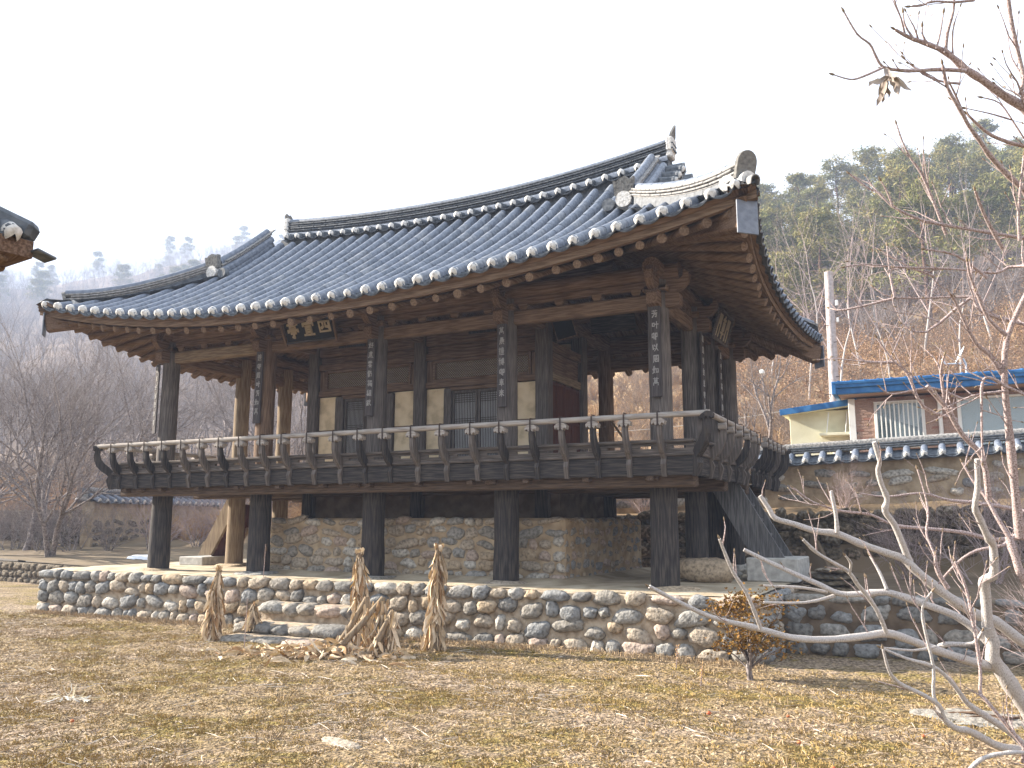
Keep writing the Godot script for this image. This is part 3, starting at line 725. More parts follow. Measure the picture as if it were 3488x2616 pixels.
func make_room():
	var z := -1.27
	for bay in 2:
		var c := -6.79 + bay * BAY
		var q: Array = [[c + 0.11, c + 0.50, c + 0.68, c + 1.58, c + 1.73, c + 2.15], [c + 0.11, c + 0.475, c + 0.62, c + 1.58, c + 1.79, c + 2.15]][bay]
		for s in [[q[0], q[1]], [q[4], q[5]]]:
			for yy in [[1.56, 2.375], [2.425, 3.02]]:
				bx("plaster_panel", Vector3((s[0] + s[1]) * 0.5, (yy[0] + yy[1]) * 0.5, z - 0.01), Vector3(s[1] - s[0], yy[1] - yy[0], 0.06), M.plaster, P, Basis(), 0.01)
			bx("wall_rail", Vector3((s[0] + s[1]) * 0.5, 2.4, z), Vector3(s[1] - s[0], 0.048, 0.075), M.woodx, P)
		# double latticed door in its frame
		var d0: float = q[1]; var d1: float = q[4]
		var st := mb()
		for s in [[q[1], q[2]], [q[3], q[4]]]: bx("door_post", Vector3((s[0] + s[1]) * 0.5, 2.27, z + 0.01), Vector3(s[1] - s[0] - 0.004, 1.46, 0.14), M.greyy, P, Basis(), 0.012)
		bx("door_head", Vector3((q[2] + q[3]) * 0.5, 2.99, z + 0.012), Vector3(q[3] - q[2] + 0.1, 0.06, 0.12), M.woodx, P)
		var mid: float = (q[2] + q[3]) * 0.5
		for s in [[q[2], mid - 0.004], [mid + 0.004, q[3]]]:
			st = mb(); frame(st, s[0], s[1], 1.58, 2.96, z + 0.015, 0.045, 0.05)
			var door := part("door", st, M.greyy, P)
			st = mb()
			var ys := []
			for y in [2.905, 2.87, 2.835, 2.80, 2.765, 2.49, 2.455, 2.42, 2.385, 1.98, 1.945, 1.91, 1.875, 1.84]: ys.append(y)
			lattice(st, s[0] + 0.045, s[1] - 0.045, 1.625, 2.915, z + 0.018, 13, ys)
			stuff(part("lattice", st, M.greyy, door))
			bx("paper", Vector3((s[0] + s[1]) * 0.5, 2.27, z - 0.004), Vector3(s[1] - s[0] - 0.08, 1.3, 0.006), M.paper, door, Basis(), 0.001)
		# transom with slanted lattice
		bx("lintel", Vector3(c + BAY * 0.5, 3.08, z), Vector3(BAY - 0.22, 0.1, 0.13), M.woodx, P)
		var t0 := c + 0.24; var t1 := c + BAY - 0.2
		st = mb(); frame(st, t0, t1, 3.13, 3.5, z + 0.012, 0.05, 0.08)
		var tr := part("transom", st, M.woodx, P)
		st = mb()
		var w := t1 - t0 - 0.1; var hh := 0.27; var n := int((w + hh) / 0.043)
		for k in n:
			for sg in [-1.0, 1.0]:
				var u0 := -hh + k * 0.043; var a0 := maxf(u0, 0.0); var a1 := minf(u0 + hh, w)
				if a1 - a0 < 0.01: continue
				var y0 := a0 - u0; var y1 := a1 - u0
				if sg < 0: y0 = hh - y0; y1 = hh - y1
				var p := Vector3(t0 + 0.05 + a0, 3.18 + y0, z + 0.012 + 0.006 * sg); var r := Vector3(t0 + 0.05 + a1, 3.18 + y1, z + 0.012 + 0.006 * sg)
				box(st, (p + r) * 0.5, Vector3(0.011, 0.011, p.distance_to(r)), along(p, r), 0.001)
		stuff(part("lattice", st, M.tanx, tr))
		bx("backing", Vector3((t0 + t1) * 0.5, 3.315, z - 0.012), Vector3(t1 - t0 - 0.08, 0.3, 0.006), M.paper, tr, Basis(), 0.001)
		bx("wall_board", Vector3(c + 0.17, 3.31, z), Vector3(0.12, 0.36, 0.07), M.woody, P); bx("wall_board", Vector3(c + BAY - 0.15, 3.31, z), Vector3(0.09, 0.36, 0.07), M.woody, P)
		bx("head_beam", Vector3(c + BAY * 0.5, 3.56, z), Vector3(BAY - 0.22, 0.11, 0.14), M.woodx, P)
		bx("wall_board", Vector3(c + BAY * 0.5, 3.68, z - 0.02), Vector3(BAY - 0.22, 0.13, 0.05), M.woodx, P)
		beam("room_beam", Vector3(c + 0.1, 3.85, z), Vector3(c + BAY - 0.1, 3.85, z), 0.17, 0.2, M.woodx, P, 0.03)
	# dark slatted boards hung over the room front
	for s in [[-6.2, 0.55], [-3.55, 0.48]]:
		var st := mb()
		for k in 12: box(st, Vector3(s[0] + (k + 0.5) / 12.0 * s[1], 3.98, -1.14), Vector3(s[1] / 12.0 - 0.008, 0.19, 0.02), Basis(), 0.002)
		box(st, Vector3(s[0] + s[1] * 0.5, 3.98, -1.155), Vector3(s[1] + 0.03, 0.22, 0.01), Basis(), 0.001)
		part("slatted_vent", st, M.darky, P)
	# closed sides, back and lid of the room, so that it is dark inside
	bx("room_wall", Vector3(-4.525, 2.7, -2.75), Vector3(2 * BAY - 0.2, 2.4, 0.08), M.plaster, P)
	bx("room_wall", Vector3(-6.79, 2.7, -2.01), Vector3(0.08, 2.4, 1.27), M.plaster, P)
	bx("room_ceiling", Vector3(-4.525, 3.98, -2.0), Vector3(2 * BAY, 0.04, 1.4), M.woodx, P)
	# right side of the room: dull red folding doors below a dark board
	for k in 4:
		var z0 := -1.4 - k * 0.315
		var st := mb(); var bs := Basis(Vector3(0, 0, -1), Vector3.UP, Vector3(1, 0, 0))
		var fx := func(u: float, y: float, su: float, sy: float, t: float): box(st, Vector3(-2.25, y, z0 - u), Vector3(t, sy, su))
		fx.call(0.155, 2.3, 0.3, 1.5, 0.03); fx.call(0.02, 2.3, 0.045, 1.52, 0.06); fx.call(0.29, 2.3, 0.045, 1.52, 0.06)
		for y in [1.58, 1.95, 2.45, 3.02]: fx.call(0.155, y, 0.25, 0.05, 0.055)
		part("folding_door", st, M.redy, P)
	bx("lintel", Vector3(-2.26, 3.12, -2.01), Vector3(0.14, 0.13, 1.28), M.tanz, P)
	bx("wall_board", Vector3(-2.27, 3.36, -2.01), Vector3(0.05, 0.34, 1.28), M.woodz, P)
	bx("head_beam", Vector3(-2.26, 3.6, -2.01), Vector3(0.15, 0.15, 1.28), M.woodz, P)
	# dark mud wall between room base and floor
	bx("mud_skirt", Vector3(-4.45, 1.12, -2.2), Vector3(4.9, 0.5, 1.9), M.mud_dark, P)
	for x in [-6.79, -4.525, -2.26]: bx("short_post", Vector3(x, 1.1, -1.2), Vector3(0.2, 0.48, 0.16), M.darky, P)
	# a leaning pole behind the room corner
	pole("prop_pole", Vector3(-1.35, 1.56, -3.9), Vector3(-2.1, 2.7, -3.75), 0.025, 0.022, M.tany, P, 6)
	for k in 3: bx("rear_shelf", Vector3(-2.5, 1.9 + 0.33 * k, -4.0), Vector3(0.55, 0.03, 0.25), M.tanx, P)

func make_beams():
	var fx := []
	for i in 5: fx.append(-L + i * BAY)
	# tie beams, little blocks, bearer and purlin round all four sides
	var ties := []
	for i in 4:
		ties.append([Vector3(fx[i], 0, 0), Vector3(fx[i + 1], 0, 0)]); ties.append([Vector3(fx[i], 0, ZB), Vector3(fx[i + 1], 0, ZB)])
	for s in [[0.0, [0.0, -1.6, -2.73, ZB]], [-L, [0.0, -1.78, -3.0, ZB]]]:
		for k in 3: ties.append([Vector3(s[0], 0, s[1][k]), Vector3(s[0], 0, s[1][k + 1])])
	for t in ties:
		var a: Vector3 = t[0]; var b: Vector3 = t[1]; var d: Vector3 = (b - a).normalized()
		var ax := "x" if absf(d.x) > 0.5 else "z"
		beam("tie_beam", a + d * 0.12 + Vector3(0, 3.725, 0), b - d * 0.12 + Vector3(0, 3.725, 0), 0.15, 0.2, M[("tan" if a.z > -0.1 and ax == "x" and a.x < -8 else "soffit" if a.z > -0.1 else "wood") + ax], P, 0.025)
		beam("bearer", a + Vector3(0, 3.955, 0), b + Vector3(0, 3.955, 0), 0.12, 0.1, M["wood" + ax], P)
		var n := int(round(a.distance_to(b) / 0.52))
		for k in n:
			var c := a.lerp(b, (k + 0.5) / n)
			var st := mb()
			prism(st, [Vector2(-0.045, 3.827), Vector2(0.045, 3.827), Vector2(0.07, 3.87), Vector2(0.07, 3.905), Vector2(-0.07, 3.905), Vector2(-0.07, 3.87)], 0.16, c, Basis(d, Vector3.UP, d.cross(Vector3.UP)))
			part("bearing_block", st, M["soffit" + ax], P)
	for q in [[Vector3(-L - 0.3, 4.12, 0), Vector3(0.3, 4.12, 0), "x"], [Vector3(-L - 0.3, 4.12, ZB), Vector3(0.3, 4.12, ZB), "x"], [Vector3(0, 4.14, 0.3), Vector3(0, 4.14, ZB - 0.3), "z"], [Vector3(-L, 4.14, 0.3), Vector3(-L, 4.14, ZB - 0.3), "z"], [Vector3(-L, 5.08, -2.02), Vector3(0, 5.08, -2.02), "x"], [Vector3(-L + 1, 4.62, -1.1), Vector3(-1, 4.62, -1.1), "x"]]:
		pole("purlin", q[0], q[1], 0.125, 0.12, M["wood" + q[2]], P, 14, 0.006)
	# heads of the columns: a beam end and a curled bracket facing outwards
	var heads := []
	for i in 5: heads.append([Vector3(fx[i], 0, 0), Vector3.BACK]); 
	for z in [-1.6, -2.73]: heads.append([Vector3(0, 0, z), Vector3.RIGHT])
	heads.append([Vector3.ZERO, Vector3.RIGHT]); heads.append([Vector3(0, 0, ZB), Vector3.RIGHT]); heads.append([Vector3(-L, 0, 0), Vector3.LEFT])
	for h in heads:
		var o: Vector3 = h[1]; var bs := Basis(o, Vector3.UP, o.cross(Vector3.UP))
		var ax := "z" if absf(o.z) > 0.5 else "x"
		var st := mb()
		prism(st, [Vector2(-0.1, 3.62), Vector2(0.2, 3.62), Vector2(0.3, 3.64), Vector2(0.31, 3.78), Vector2(0.27, 3.83), Vector2(-0.1, 3.83)], 0.15, h[0] + Vector3.ZERO, bs)
		part("beam_end", st, M["wood" + ax], P)
		st = mb()
		prism(st, [Vector2(-0.1, 3.83), Vector2(0.22, 3.83), Vector2(0.34, 3.87), Vector2(0.42, 3.95), Vector2(0.43, 4.06), Vector2(0.37, 4.13), Vector2(0.36, 4.04), Vector2(0.3, 3.99), Vector2(0.22, 4.0), Vector2(0.18, 4.1), Vector2(-0.1, 4.14)], 0.11, h[0], bs)
		part("curled_bracket", st, M["wood" + ax], P)
		bx("bearing_block", h[0] + Vector3(0, 3.87, 0), Vector3(0.34, 0.09, 0.34), M["soffit" + ax], P, Basis(), 0.02)
	# beams from the outer columns back to the room and across the hall
	for i in range(0, 5):
		var x: float = fx[i]
		if i in [1, 2, 3]: beam("cross_beam", Vector3(x, 3.86, -0.1), Vector3(x, 3.93, -1.2), 0.16, 0.22, M.soffitz, P, 0.04)
		if i in [1, 3]: pole("main_beam", Vector3(x, 4.12, -0.1), Vector3(x, 4.12, ZB + 0.1), 0.17, 0.15, M.woodz, P, 12, 0.03)
	pole("main_beam", Vector3(-0.1, 4.3, -2.0), Vector3(-2.26, 4.2, -2.0), 0.14, 0.16, M.woodx, P, 12, 0.03)
	pole("main_beam", Vector3(-L + 0.1, 4.3, -2.0), Vector3(-6.79, 4.2, -2.0), 0.14, 0.16, M.woodx, P, 12, 0.03)
	bx("hanging_board", Vector3(-1.35, 4.02, -1.95), Vector3(0.75, 0.34, 0.03), M.darkx, P, Basis().rotated(Vector3.RIGHT, 0.25))

func edge_end(e: int, a: float) -> Vector3:
	var p = eave(e, a) + INW[e] * 0.15; p.y -= 0.225; return p

func make_eaves():
	var lim := [[-L - 1.6, 1.6], [-5.55, 1.6], [-L - 1.4, 1.4], [-5.55, 1.6]]
	for e in 4:
		var lo: float = lim[e][0]; var hi: float = lim[e][1]
		var ends := []; var ins := []
		var mlo: float = lo + 2.55; var mhi: float = hi - 2.55
		var deep: float = 3.2 if e % 2 == 0 else 2.0
		var apex_lo := Vector3.ZERO; var apex_hi := Vector3.ZERO
		var nf := 8
		for k in nf:   # fan at the low end
			var a: float = lerpf(lo + 0.3, mlo - 0.3, float(k) / (nf - 1))
			ends.append(edge_end(e, a))
			var c = eave(e, mlo) + INW[e] * 2.65; c.y = 3.745 + 0.475 * 2.5
			ins.append(c + (ends[-1] - c) * 0.12)
		var nm := int(round((mhi - mlo) / 0.36))
		for k in nm + 1:
			var a: float = lerpf(mlo, mhi, float(k) / maxf(1.0, nm))
			var p := edge_end(e, a)
			var q = p + INW[e] * deep; q.y = 3.745 + 0.475 * deep
			ends.append(p); ins.append(q)
		for k in nf:
			var a: float = lerpf(mhi + 0.3, hi - 0.3, float(k) / (nf - 1))
			ends.append(edge_end(e, a))
			var c = eave(e, mhi) + INW[e] * 2.65; c.y = 3.745 + 0.475 * 2.5
			ins.append(c + (ends[-1] - c) * 0.12)
		for k in ends.size():
			var r := 0.06 + rng.randf_range(-0.006, 0.008)
			var d: Vector3 = (ends[k] - ins[k]).normalized()
			var st := mb()
			var w := Vector3(rng.randf_range(-0.02, 0.02), rng.randf_range(-0.015, 0.015), rng.randf_range(-0.02, 0.02))
			tube(st, [ends[k] + d * rng.randf_range(-0.03, 0.03), ends[k].lerp(ins[k], 0.12), ends[k].lerp(ins[k], 0.5) + w, ins[k]], [r * 0.93, r, r * 1.08, r * 1.1], 12, true, true)
			part("rafter", st, M["soffit" + ("z" if e % 2 == 0 else "x")], P)
		# boards that close the eave above the rafters, and the long curved board along its edge
		var corner_lo = eave(e, lo) + INW[e] * 0.15 + Vector3(0, -0.2, 0); var corner_hi = eave(e, hi) + INW[e] * 0.15 + Vector3(0, -0.2, 0)
		var sof := mb()
		var up := Vector3(0, 0.035, 0)
		var E := [corner_lo] + ends + [corner_hi]; var I := [ins[0]] + ins + [ins[-1]]
		sof.set_smooth_group(FLAT)
		for k in E.size() - 1:
			var a0: Vector3 = E[k] + up; var a1: Vector3 = E[k + 1] + up; var b0: Vector3 = I[k] + up; var b1: Vector3 = I[k + 1] + up
			if b0.distance_to(b1) < 0.002: tri(sof, a0, a1, b0, Vector3.DOWN)
			else: quad(sof, a0, a1, b1, b0, Vector3.DOWN)
		part("soffit", sof, M["wood" + ("z" if e % 2 == 0 else "x")], P)
		var n := 24
		for layer in 2:
			var bd := mb(); bd.set_smooth_group(FLAT)
			for k in n:
				var a0 := lerpf(lo, hi, float(k) / n); var a1 := lerpf(lo, hi, float(k + 1) / n)
				var q := []
				for a in [a0, a1]:
					var p := eave(e, a)
					var o := -INW[e] as Vector3
					if layer == 0: q.append([p - o * 0.09 + Vector3(0, -0.075, 0), p - o * 0.09 + Vector3(0, -0.165, 0), p - o * 0.17 + Vector3(0, -0.165, 0), p - o * 0.17 + Vector3(0, -0.075, 0)])
					else: q.append([p - o * 0.03 + Vector3(0, -0.03, 0), p - o * 0.075 + Vector3(0, -0.077, 0), p - o * 0.3 + Vector3(0, -0.077, 0), p - o * 0.3 + Vector3(0, -0.02, 0)])
				for f in 4:
					var g := (f + 1) % 4
					var mid: Vector3 = (q[0][0] + q[0][1] + q[0][2] + q[0][3]) * 0.25
					quad(bd, q[0][f], q[1][f], q[1][g], q[0][g], (q[0][f] + q[0][g]) * 0.5 - mid)
			part("eave_board" if layer == 0 else "tile_batten", bd, M[("soffit" if layer == 0 else "wood") + ("x" if e % 2 == 0 else "z")], P)
	# hip beams with their ends covered by a tile
	for c in [[Vector3(1.47, 4.19, 1.47), Vector3(-1.6, 5.15, -1.6)], [Vector3(-L - 1.47, 4.21, 1.47), Vector3(-L + 1.6, 5.15, -1.6)], [Vector3(1.36, 3.83, -5.4), Vector3(-1.6, 5.05, -2.5)], [Vector3(-L - 1.36, 3.83, -5.4), Vector3(-L + 1.6, 5.05, -2.5)]]:
		beam("hip_beam", c[0], c[1], 0.19, 0.3, M.woodz, P, 0.02)
		var d: Vector3 = c[0] - c[1]; d.y = 0; d = d.normalized()
		bx("end_tile", c[0] + d * 0.02 + Vector3(0, -0.02, 0), Vector3(0.27, 0.39, 0.022), M.tile, P, Basis(Vector3.UP.cross(d), Vector3.UP, d), 0.008)

func make_roof():
	var eye := Vector3(3.2, 0.8, 10.73)
	var body := mb(); var pans := mb()
	var covers := []
	var step := 0.288
	for e in 4:
		var lo: float = [-L - 1.6, -5.55, -L - 1.4, -5.55][e]; var hi: float = [1.6, 1.6, 1.4, 1.6][e]
		# the bed below the tiles
		body.set_smooth_group(FLAT)
		var n := 40
		for i in n:
			var a0 := lerpf(lo, hi, float(i) / n); var a1 := lerpf(lo, hi, float(i + 1) / n)
			for k in 8:
				var f := func(a: float, t: float) -> Vector3: return surf(e, a, minf(smax(e, a) + 0.2, RUN) * t) + Vector3(0, -0.035, 0)
				quad(body, f.call(a0, k / 8.0), f.call(a1, k / 8.0), f.call(a1, (k + 1) / 8.0), f.call(a0, (k + 1) / 8.0), Vector3.UP)
		var cnt := int(floor((hi - lo - 0.2) / step))
		var first := (lo + hi) * 0.5 - cnt * step * 0.5
		for i in cnt + 1:
			var a := first + i * step
			var top := smax(e, a)
			# cover tiles
			var path := []
			for k in 41: path.append(surf(e, a, top * k / 40.0))
			var rs := resample(path, 0.305)
			for k in rs.size() - 1:
				var p: Vector3 = rs[k]; var q: Vector3 = rs[k + 1]
				var dn := (p - q).normalized()
				var side: Vector3 = Vector3.UP.cross(dn).normalized()
				var up := dn.cross(side)
				var lift := up * (0.032 + rng.randf_range(-0.003, 0.003)) + side * rng.randf_range(-0.004, 0.004)
				covers.append([tile_xf(p + lift, q + lift, up), e])
				if k == 0 and e != 2:
					var sink := (q - p).normalized() * (0.11 if e == 1 else 0.0)
					inst("plaster_cap", cap_mesh, M.lime, P, Transform3D(Basis(side, up, dn).rotated(dn, rng.randf_range(-0.12, 0.12)).scaled_local(Vector3.ONE * rng.randf_range(0.93, 1.06)), p + lift + sink))
			# trough tiles between this row and the next
			if i == cnt: continue
			var b := a + step * 0.5
			var tb := smax(e, b)
			var fl := surf(e, b, 0.0); var f2 := surf(e, b, 0.25)
			var l0 := surf(e, a, 0.0); var r0 := surf(e, a + step, 0.0)
			var dn2 := (fl - f2).normalized(); var sd: Vector3 = (r0 - l0).normalized() * (1.0 if (r0 - l0).dot(Vector3.UP.cross(dn2)) > 0 else -1.0)
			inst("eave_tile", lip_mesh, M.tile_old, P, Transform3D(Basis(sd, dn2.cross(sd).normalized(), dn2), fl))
			var m := int(tb / 0.1)
			pans.set_smooth_group(FLAT)
			for k in m:
				var s0 := k * 0.1; var s1 := s0 + 0.1
				var seg := 4 if e == 0 else 2
				for u in seg:
					var u0 := float(u) / seg; var u1 := float(u + 1) / seg
					var h := func(uu: float, lift2: float): return 0.065 * (2 * uu - 1) * (2 * uu - 1) - 0.05 + lift2
					var q := []
					for w in [[s0, u0, 0.022], [s0, u1, 0.022], [s1, u1, 0.0], [s1, u0, 0.0]]:
						var v := surf(e, a + step * w[1], w[0]); v.y += h.call(w[1], w[2]); q.append(v)
					quad(pans, q[0], q[1], q[2], q[3], Vector3.UP)
					if e == 0: quad(pans, q[0], q[1], q[1] - Vector3(0, 0.024, 0), q[0] - Vector3(0, 0.024, 0), -INW[e])
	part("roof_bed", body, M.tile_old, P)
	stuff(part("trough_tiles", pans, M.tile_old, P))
	covers.sort_custom(func(x, y): return (x[0].origin.distance_to(eye) + (0.0 if x[1] == 0 else 60.0)) < (y[0].origin.distance_to(eye) + (0.0 if y[1] == 0 else 60.0)))
	var rest := []
	for i in covers.size():
		if i < 300: inst("cover_tile", tile_mesh, [M.tile, M.tile, M.tile, M.tile_b, M.tile_c][rng.randi() % 5], P, covers[i][0])
		else: rest.append(covers[i][0])
	multi("cover_tiles", tile_mesh, M.tile, P, rest)

	# ---- main ridge
	var rx0 := -8.24; var rx1 := -0.36; var rz := -2.03
	var rb := func(x: float) -> float: return 6.22 + (0.31 if x > -4.3 else 0.22) * pow((x + 4.3) / 3.95, 2.0)
	var line := func(dy: float, dz: float) -> Array:
		var o := []
		for k in 28: o.append(Vector3(lerpf(rx0, rx1, k / 27.0), rb.call(lerpf(rx0, rx1, k / 27.0)) + dy, rz + dz))
		return o
	ridge(line, 5, 0.105, 0.13)
	# the row of short capped tiles under the ridge
	var nrow := 27
	for sgn in [1.0, -1.0]:
		for k in nrow + 1:
			var x := lerpf(rx0 + 0.2, rx1 - 0.15, float(k) / nrow)
			var p := Vector3(x, rb.call(x) - 0.02, rz + sgn * 0.34); var q := Vector3(x, rb.call(x) + 0.05, rz + sgn * 0.04)
			var z: Vector3 = (p - q).normalized(); var xs := Vector3.UP.cross(z).normalized()
			inst("short_tile", tile_mesh, M.tile_old, P, tile_xf(p, q, z.cross(xs)))
			if sgn > 0:
				inst("plaster_cap", cap_mesh, M.lime, P, Transform3D(Basis(xs, z.cross(xs), z).scaled_local(Vector3.ONE * rng.randf_range(0.86, 0.98)), p))
				if k < nrow: inst("ridge_eave_tile", lip_mesh, M.tile_old, P, Transform3D(Basis(xs, z.cross(xs), z), p + Vector3((rx1 - rx0 - 0.35) / nrow * 0.5, -0.015, -0.02)))
	var core := mb()
	for k in 20:
		var xa := lerpf(rx0, rx1, k / 20.0); var xb := lerpf(rx0, rx1, (k + 1) / 20.0)
		box(core, Vector3((xa + xb) * 0.5, (rb.call(xa) + rb.call(xb)) * 0.5 - 0.02, rz), Vector3(xb - xa + 0.01, 0.36, 0.18), Basis(), 0.001)
		box(core, Vector3((xa + xb) * 0.5, (rb.call(xa) + rb.call(xb)) * 0.5 - 0.17, rz), Vector3(xb - xa + 0.01, 0.26, 0.5), Basis(), 0.001)
	part("ridge_core", core, M.tile_old, P)
	for s in [[rx0, -1.0], [rx1, 1.0]]:
		var y: float = rb.call(s[0])
		bx("plaster_end", Vector3(s[0] + s[1] * 0.03, y + 0.32, rz), Vector3(0.12, 0.26, 0.26), M.lime, P, Basis(), 0.05)
		bx("plaster_end", Vector3(s[0] + s[1] * 0.02, y + 0.15, rz), Vector3(0.1, 0.12, 0.24), M.lime, P, Basis(), 0.04)
		var st := mb()
		prism(st, [Vector2(-0.12, -0.05), Vector2(0.12, -0.05), Vector2(0.11, 0.08), Vector2(0.06, 0.15), Vector2(0.0, 0.24 if s[1] > 0 else 0.12), Vector2(-0.06, 0.15), Vector2(-0.11, 0.08)], 0.035, Vector3(s[0] + s[1] * 0.05, y + 0.43, rz), Basis(Vector3(0, 0, 1), Vector3.UP, Vector3(-1, 0, 0)).rotated(Vector3(0, 0, 1), -s[1] * 0.22))
		part("end_ornament", st, M.stone4, P)
	# ---- gables, their sloping ridges and the short tiles over the verge
	for s in [[-0.55, 1.0], [-8.5, -1.0]]:
		var gx: float = s[0]; var sg: float = s[1]
		for f in [0, 2]:
			var slope := func(dy: float, dz: float) -> Array:
				var o := []
				for k in 15:
					var v := surf(f, gx, lerpf(1.86, RUN - 0.15, k / 14.0)); v.y += 0.08 + dy; v.x += dz * 1.0
					o.append(v)
				return o
			ridge(slope, 2, 0.1, 0.13)
			var second := []
			for k in 15:
				var v := surf(f, gx + sg * 0.2, lerpf(1.9, RUN - 0.2, k / 14.0)); v.y = surf(f, gx, lerpf(1.9, RUN - 0.2, k / 14.0)).y + 0.17
				second.append(v)
			var rs := resample(second, 0.3)
			for k in rs.size() - 1: inst("verge_tile", tile_mesh, M.tile, P, tile_xf(rs[k], rs[k + 1], Vector3.UP))
			var n := 6
			for k in n:
				var v := surf(f, gx, lerpf(1.95, RUN - 0.25, float(k) / (n - 1))); v.y += 0.13
				var p := Vector3(gx + sg * 0.52, v.y - 0.05, v.z); var q := Vector3(gx + sg * 0.2, v.y, v.z)
				inst("short_tile", tile_mesh, M.tile_old, P, tile_xf(p, q, Vector3.UP))
				var z := (p - q).normalized(); var xs := Vector3.UP.cross(z)
				inst("plaster_cap", cap_mesh, M.lime, P, Transform3D(Basis(xs, z.cross(xs), z).scaled_local(Vector3.ONE * 0.95), p))
			var vb := mb()
			for k in 8:
				var v0 := surf(f, gx, lerpf(1.86, RUN, k / 8.0)); var v1 := surf(f, gx, lerpf(1.86, RUN, (k + 1) / 8.0))
				var a := Vector3(gx + sg * 0.25, v0.y + 0.0, v0.z); var b := Vector3(gx + sg * 0.25, v1.y + 0.0, v1.z)
				box(vb, (a + b) * 0.5, Vector3(0.5, 0.16, a.distance_to(b) + 0.02), along(a, b), 0.004)
			part("verge_bed", vb, M.tile_old, P)
			# end of the sloping ridge: a lime drum with a dark ornament on it
			var j := surf(f, gx, 1.8); var ow: Vector3 = -INW[f]
			var st := mb(); tube(st, [j + Vector3(0, 0.14, 0), j + Vector3(0, 0.14, 0) + ow * 0.12], [0.125, 0.12], 14, true, true)
			part("plaster_end", st, M.lime, P)
			st = mb(); tube(st, [j + Vector3(-sg * 0.24, 0.1, 0), j + Vector3(-sg * 0.24, 0.1, 0) + ow * 0.1], [0.1, 0.095], 14, true, true)
			part("plaster_end", st, M.tile_old, P)
			st = mb()
			prism(st, [Vector2(-0.14, 0), Vector2(0.14, 0), Vector2(0.15, 0.14), Vector2(0.16, 0.24), Vector2(0.1, 0.2), Vector2(0.04, 0.26), Vector2(-0.05, 0.24), Vector2(-0.1, 0.2), Vector2(-0.15, 0.22), Vector2(-0.14, 0.1)], 0.09, j + Vector3(0, 0.22, 0) + ow * 0.06, Basis(Vector3.RIGHT, Vector3.UP, Vector3.BACK).rotated(Vector3.RIGHT, 0.2 if f == 0 else -0.2))
			part("end_ornament", st, M.stone4, P)
		var gp := []
		for k in 9: var v := surf(0, gx, lerpf(1.6, RUN + 0.3, k / 8.0)); gp.append(Vector2(v.z, minf(v.y, 6.25)))
		var gq := []
		for k in gp.size(): gq.append(Vector2(-4.06 - gp[gp.size() - 1 - k].x, gp[gp.size() - 1 - k].y))
		var gs := mb(); prism(gs, gp + gq, 0.06, Vector3(gx + sg * 0.3, -0.05, 0), Basis(Vector3(0, 0, 1), Vector3.UP, Vector3(-1, 0, 0)))
		part("gable_wall", gs, M.woodz, P)
	# ---- hip ridges
	for h in [[1.0, 0, 1.62, 1.62, -0.42], [-1.0, 0, -L - 1.62, 1.62, -0.42], [1.0, 2, 1.42, -5.6, -3.62], [-1.0, 2, -L - 1.42, -5.6, -3.62]]:
		var sg: float = h[0]
		var inner := Vector3(-0.45 if sg > 0 else -8.6, 5.34, h[4])
		var inset := 0.14 if sg > 0 else 0.34
		var outer := eave(h[1], h[2] - sg * inset); outer.z = h[3] - (inset if h[1] == 0 else -inset)
		outer.y -= 0.02
		var hip := func(dy: float, dz: float) -> Array:
			var o := []
			var dr := (outer - inner); dr.y = 0; dr = dr.normalized(); var sd := Vector3(dr.z, 0, -dr.x)
			for k in 15:
				var t := k / 14.0
				var v := outer.lerp(inner, t)
				v.y = lerpf(outer.y, inner.y, 0.62 * t + 0.38 * t * t) + 0.03 + dy + 0.09 * pow(1.0 - t, 4.0)
				o.append(v + sd * dz)
			return o
		ridge(hip, 3, 0.095, 0.03, false)
		var under := mb()
		var hp: Array = hip.call(0.0, 0.0)
		for k in 14: box(under, (hp[k] + hp[k + 1]) * 0.5 + Vector3(0, -0.02, 0), Vector3(0.15, 0.18, hp[k].distance_to(hp[k + 1]) + 0.02), along(hp[k], hp[k + 1]), 0.004)
		part("bedding", under, M.tile_old, P)
		var d := (outer - inner); d.y = 0; d = d.normalized()
		var tip := outer + d * 0.0
		var pal: Material = M.stone4
		var st := mb()
		var out := []
		var tall := 0.31 if (sg > 0 and h[1] == 0) else 0.22
		for k in 13:
			var a := PI * k / 12.0
			out.append(Vector2(cos(a) * 0.125, tall - 0.13 + sin(a) * 0.14))
		prism(st, [Vector2(-0.12, 0)] + [Vector2(0.12, 0)] + out, 0.05, tip + Vector3(0, 0.13, 0) - d * 0.03, Basis(Vector3.UP.cross(d), Vector3.UP, d).rotated(Vector3.UP.cross(d).normalized(), 0.32))
		part("end_ornament", st, pal, P)
		st = mb(); tube(st, [tip + Vector3(0, 0.1, 0) - d * 0.1, tip + Vector3(0, 0.09, 0) + d * 0.07], [0.105, 0.1], 14, true, true)
		part("plaster_end", st, M.lime, P)
		for q in [-1.0, 1.0]:
			st = mb(); var sd = Vector3(d.z, 0, -d.x) * q
			tube(st, [tip - d * 0.22 + sd * 0.02 + Vector3(0, 0.09, 0), tip - d * 0.12 + sd * 0.17 + Vector3(0, 0.1, 0)], [0.1, 0.095], 12, true, true)
			part("plaster_end", st, M.lime, P)
		var cz := tip + d * 0.13 + Vector3(0, 0.04, 0)
		inst("short_tile", tile_mesh, M.tile_pale, P, tile_xf(cz + d * 0.06, cz - d * 0.25 + Vector3(0, 0.06, 0), Vector3.UP))

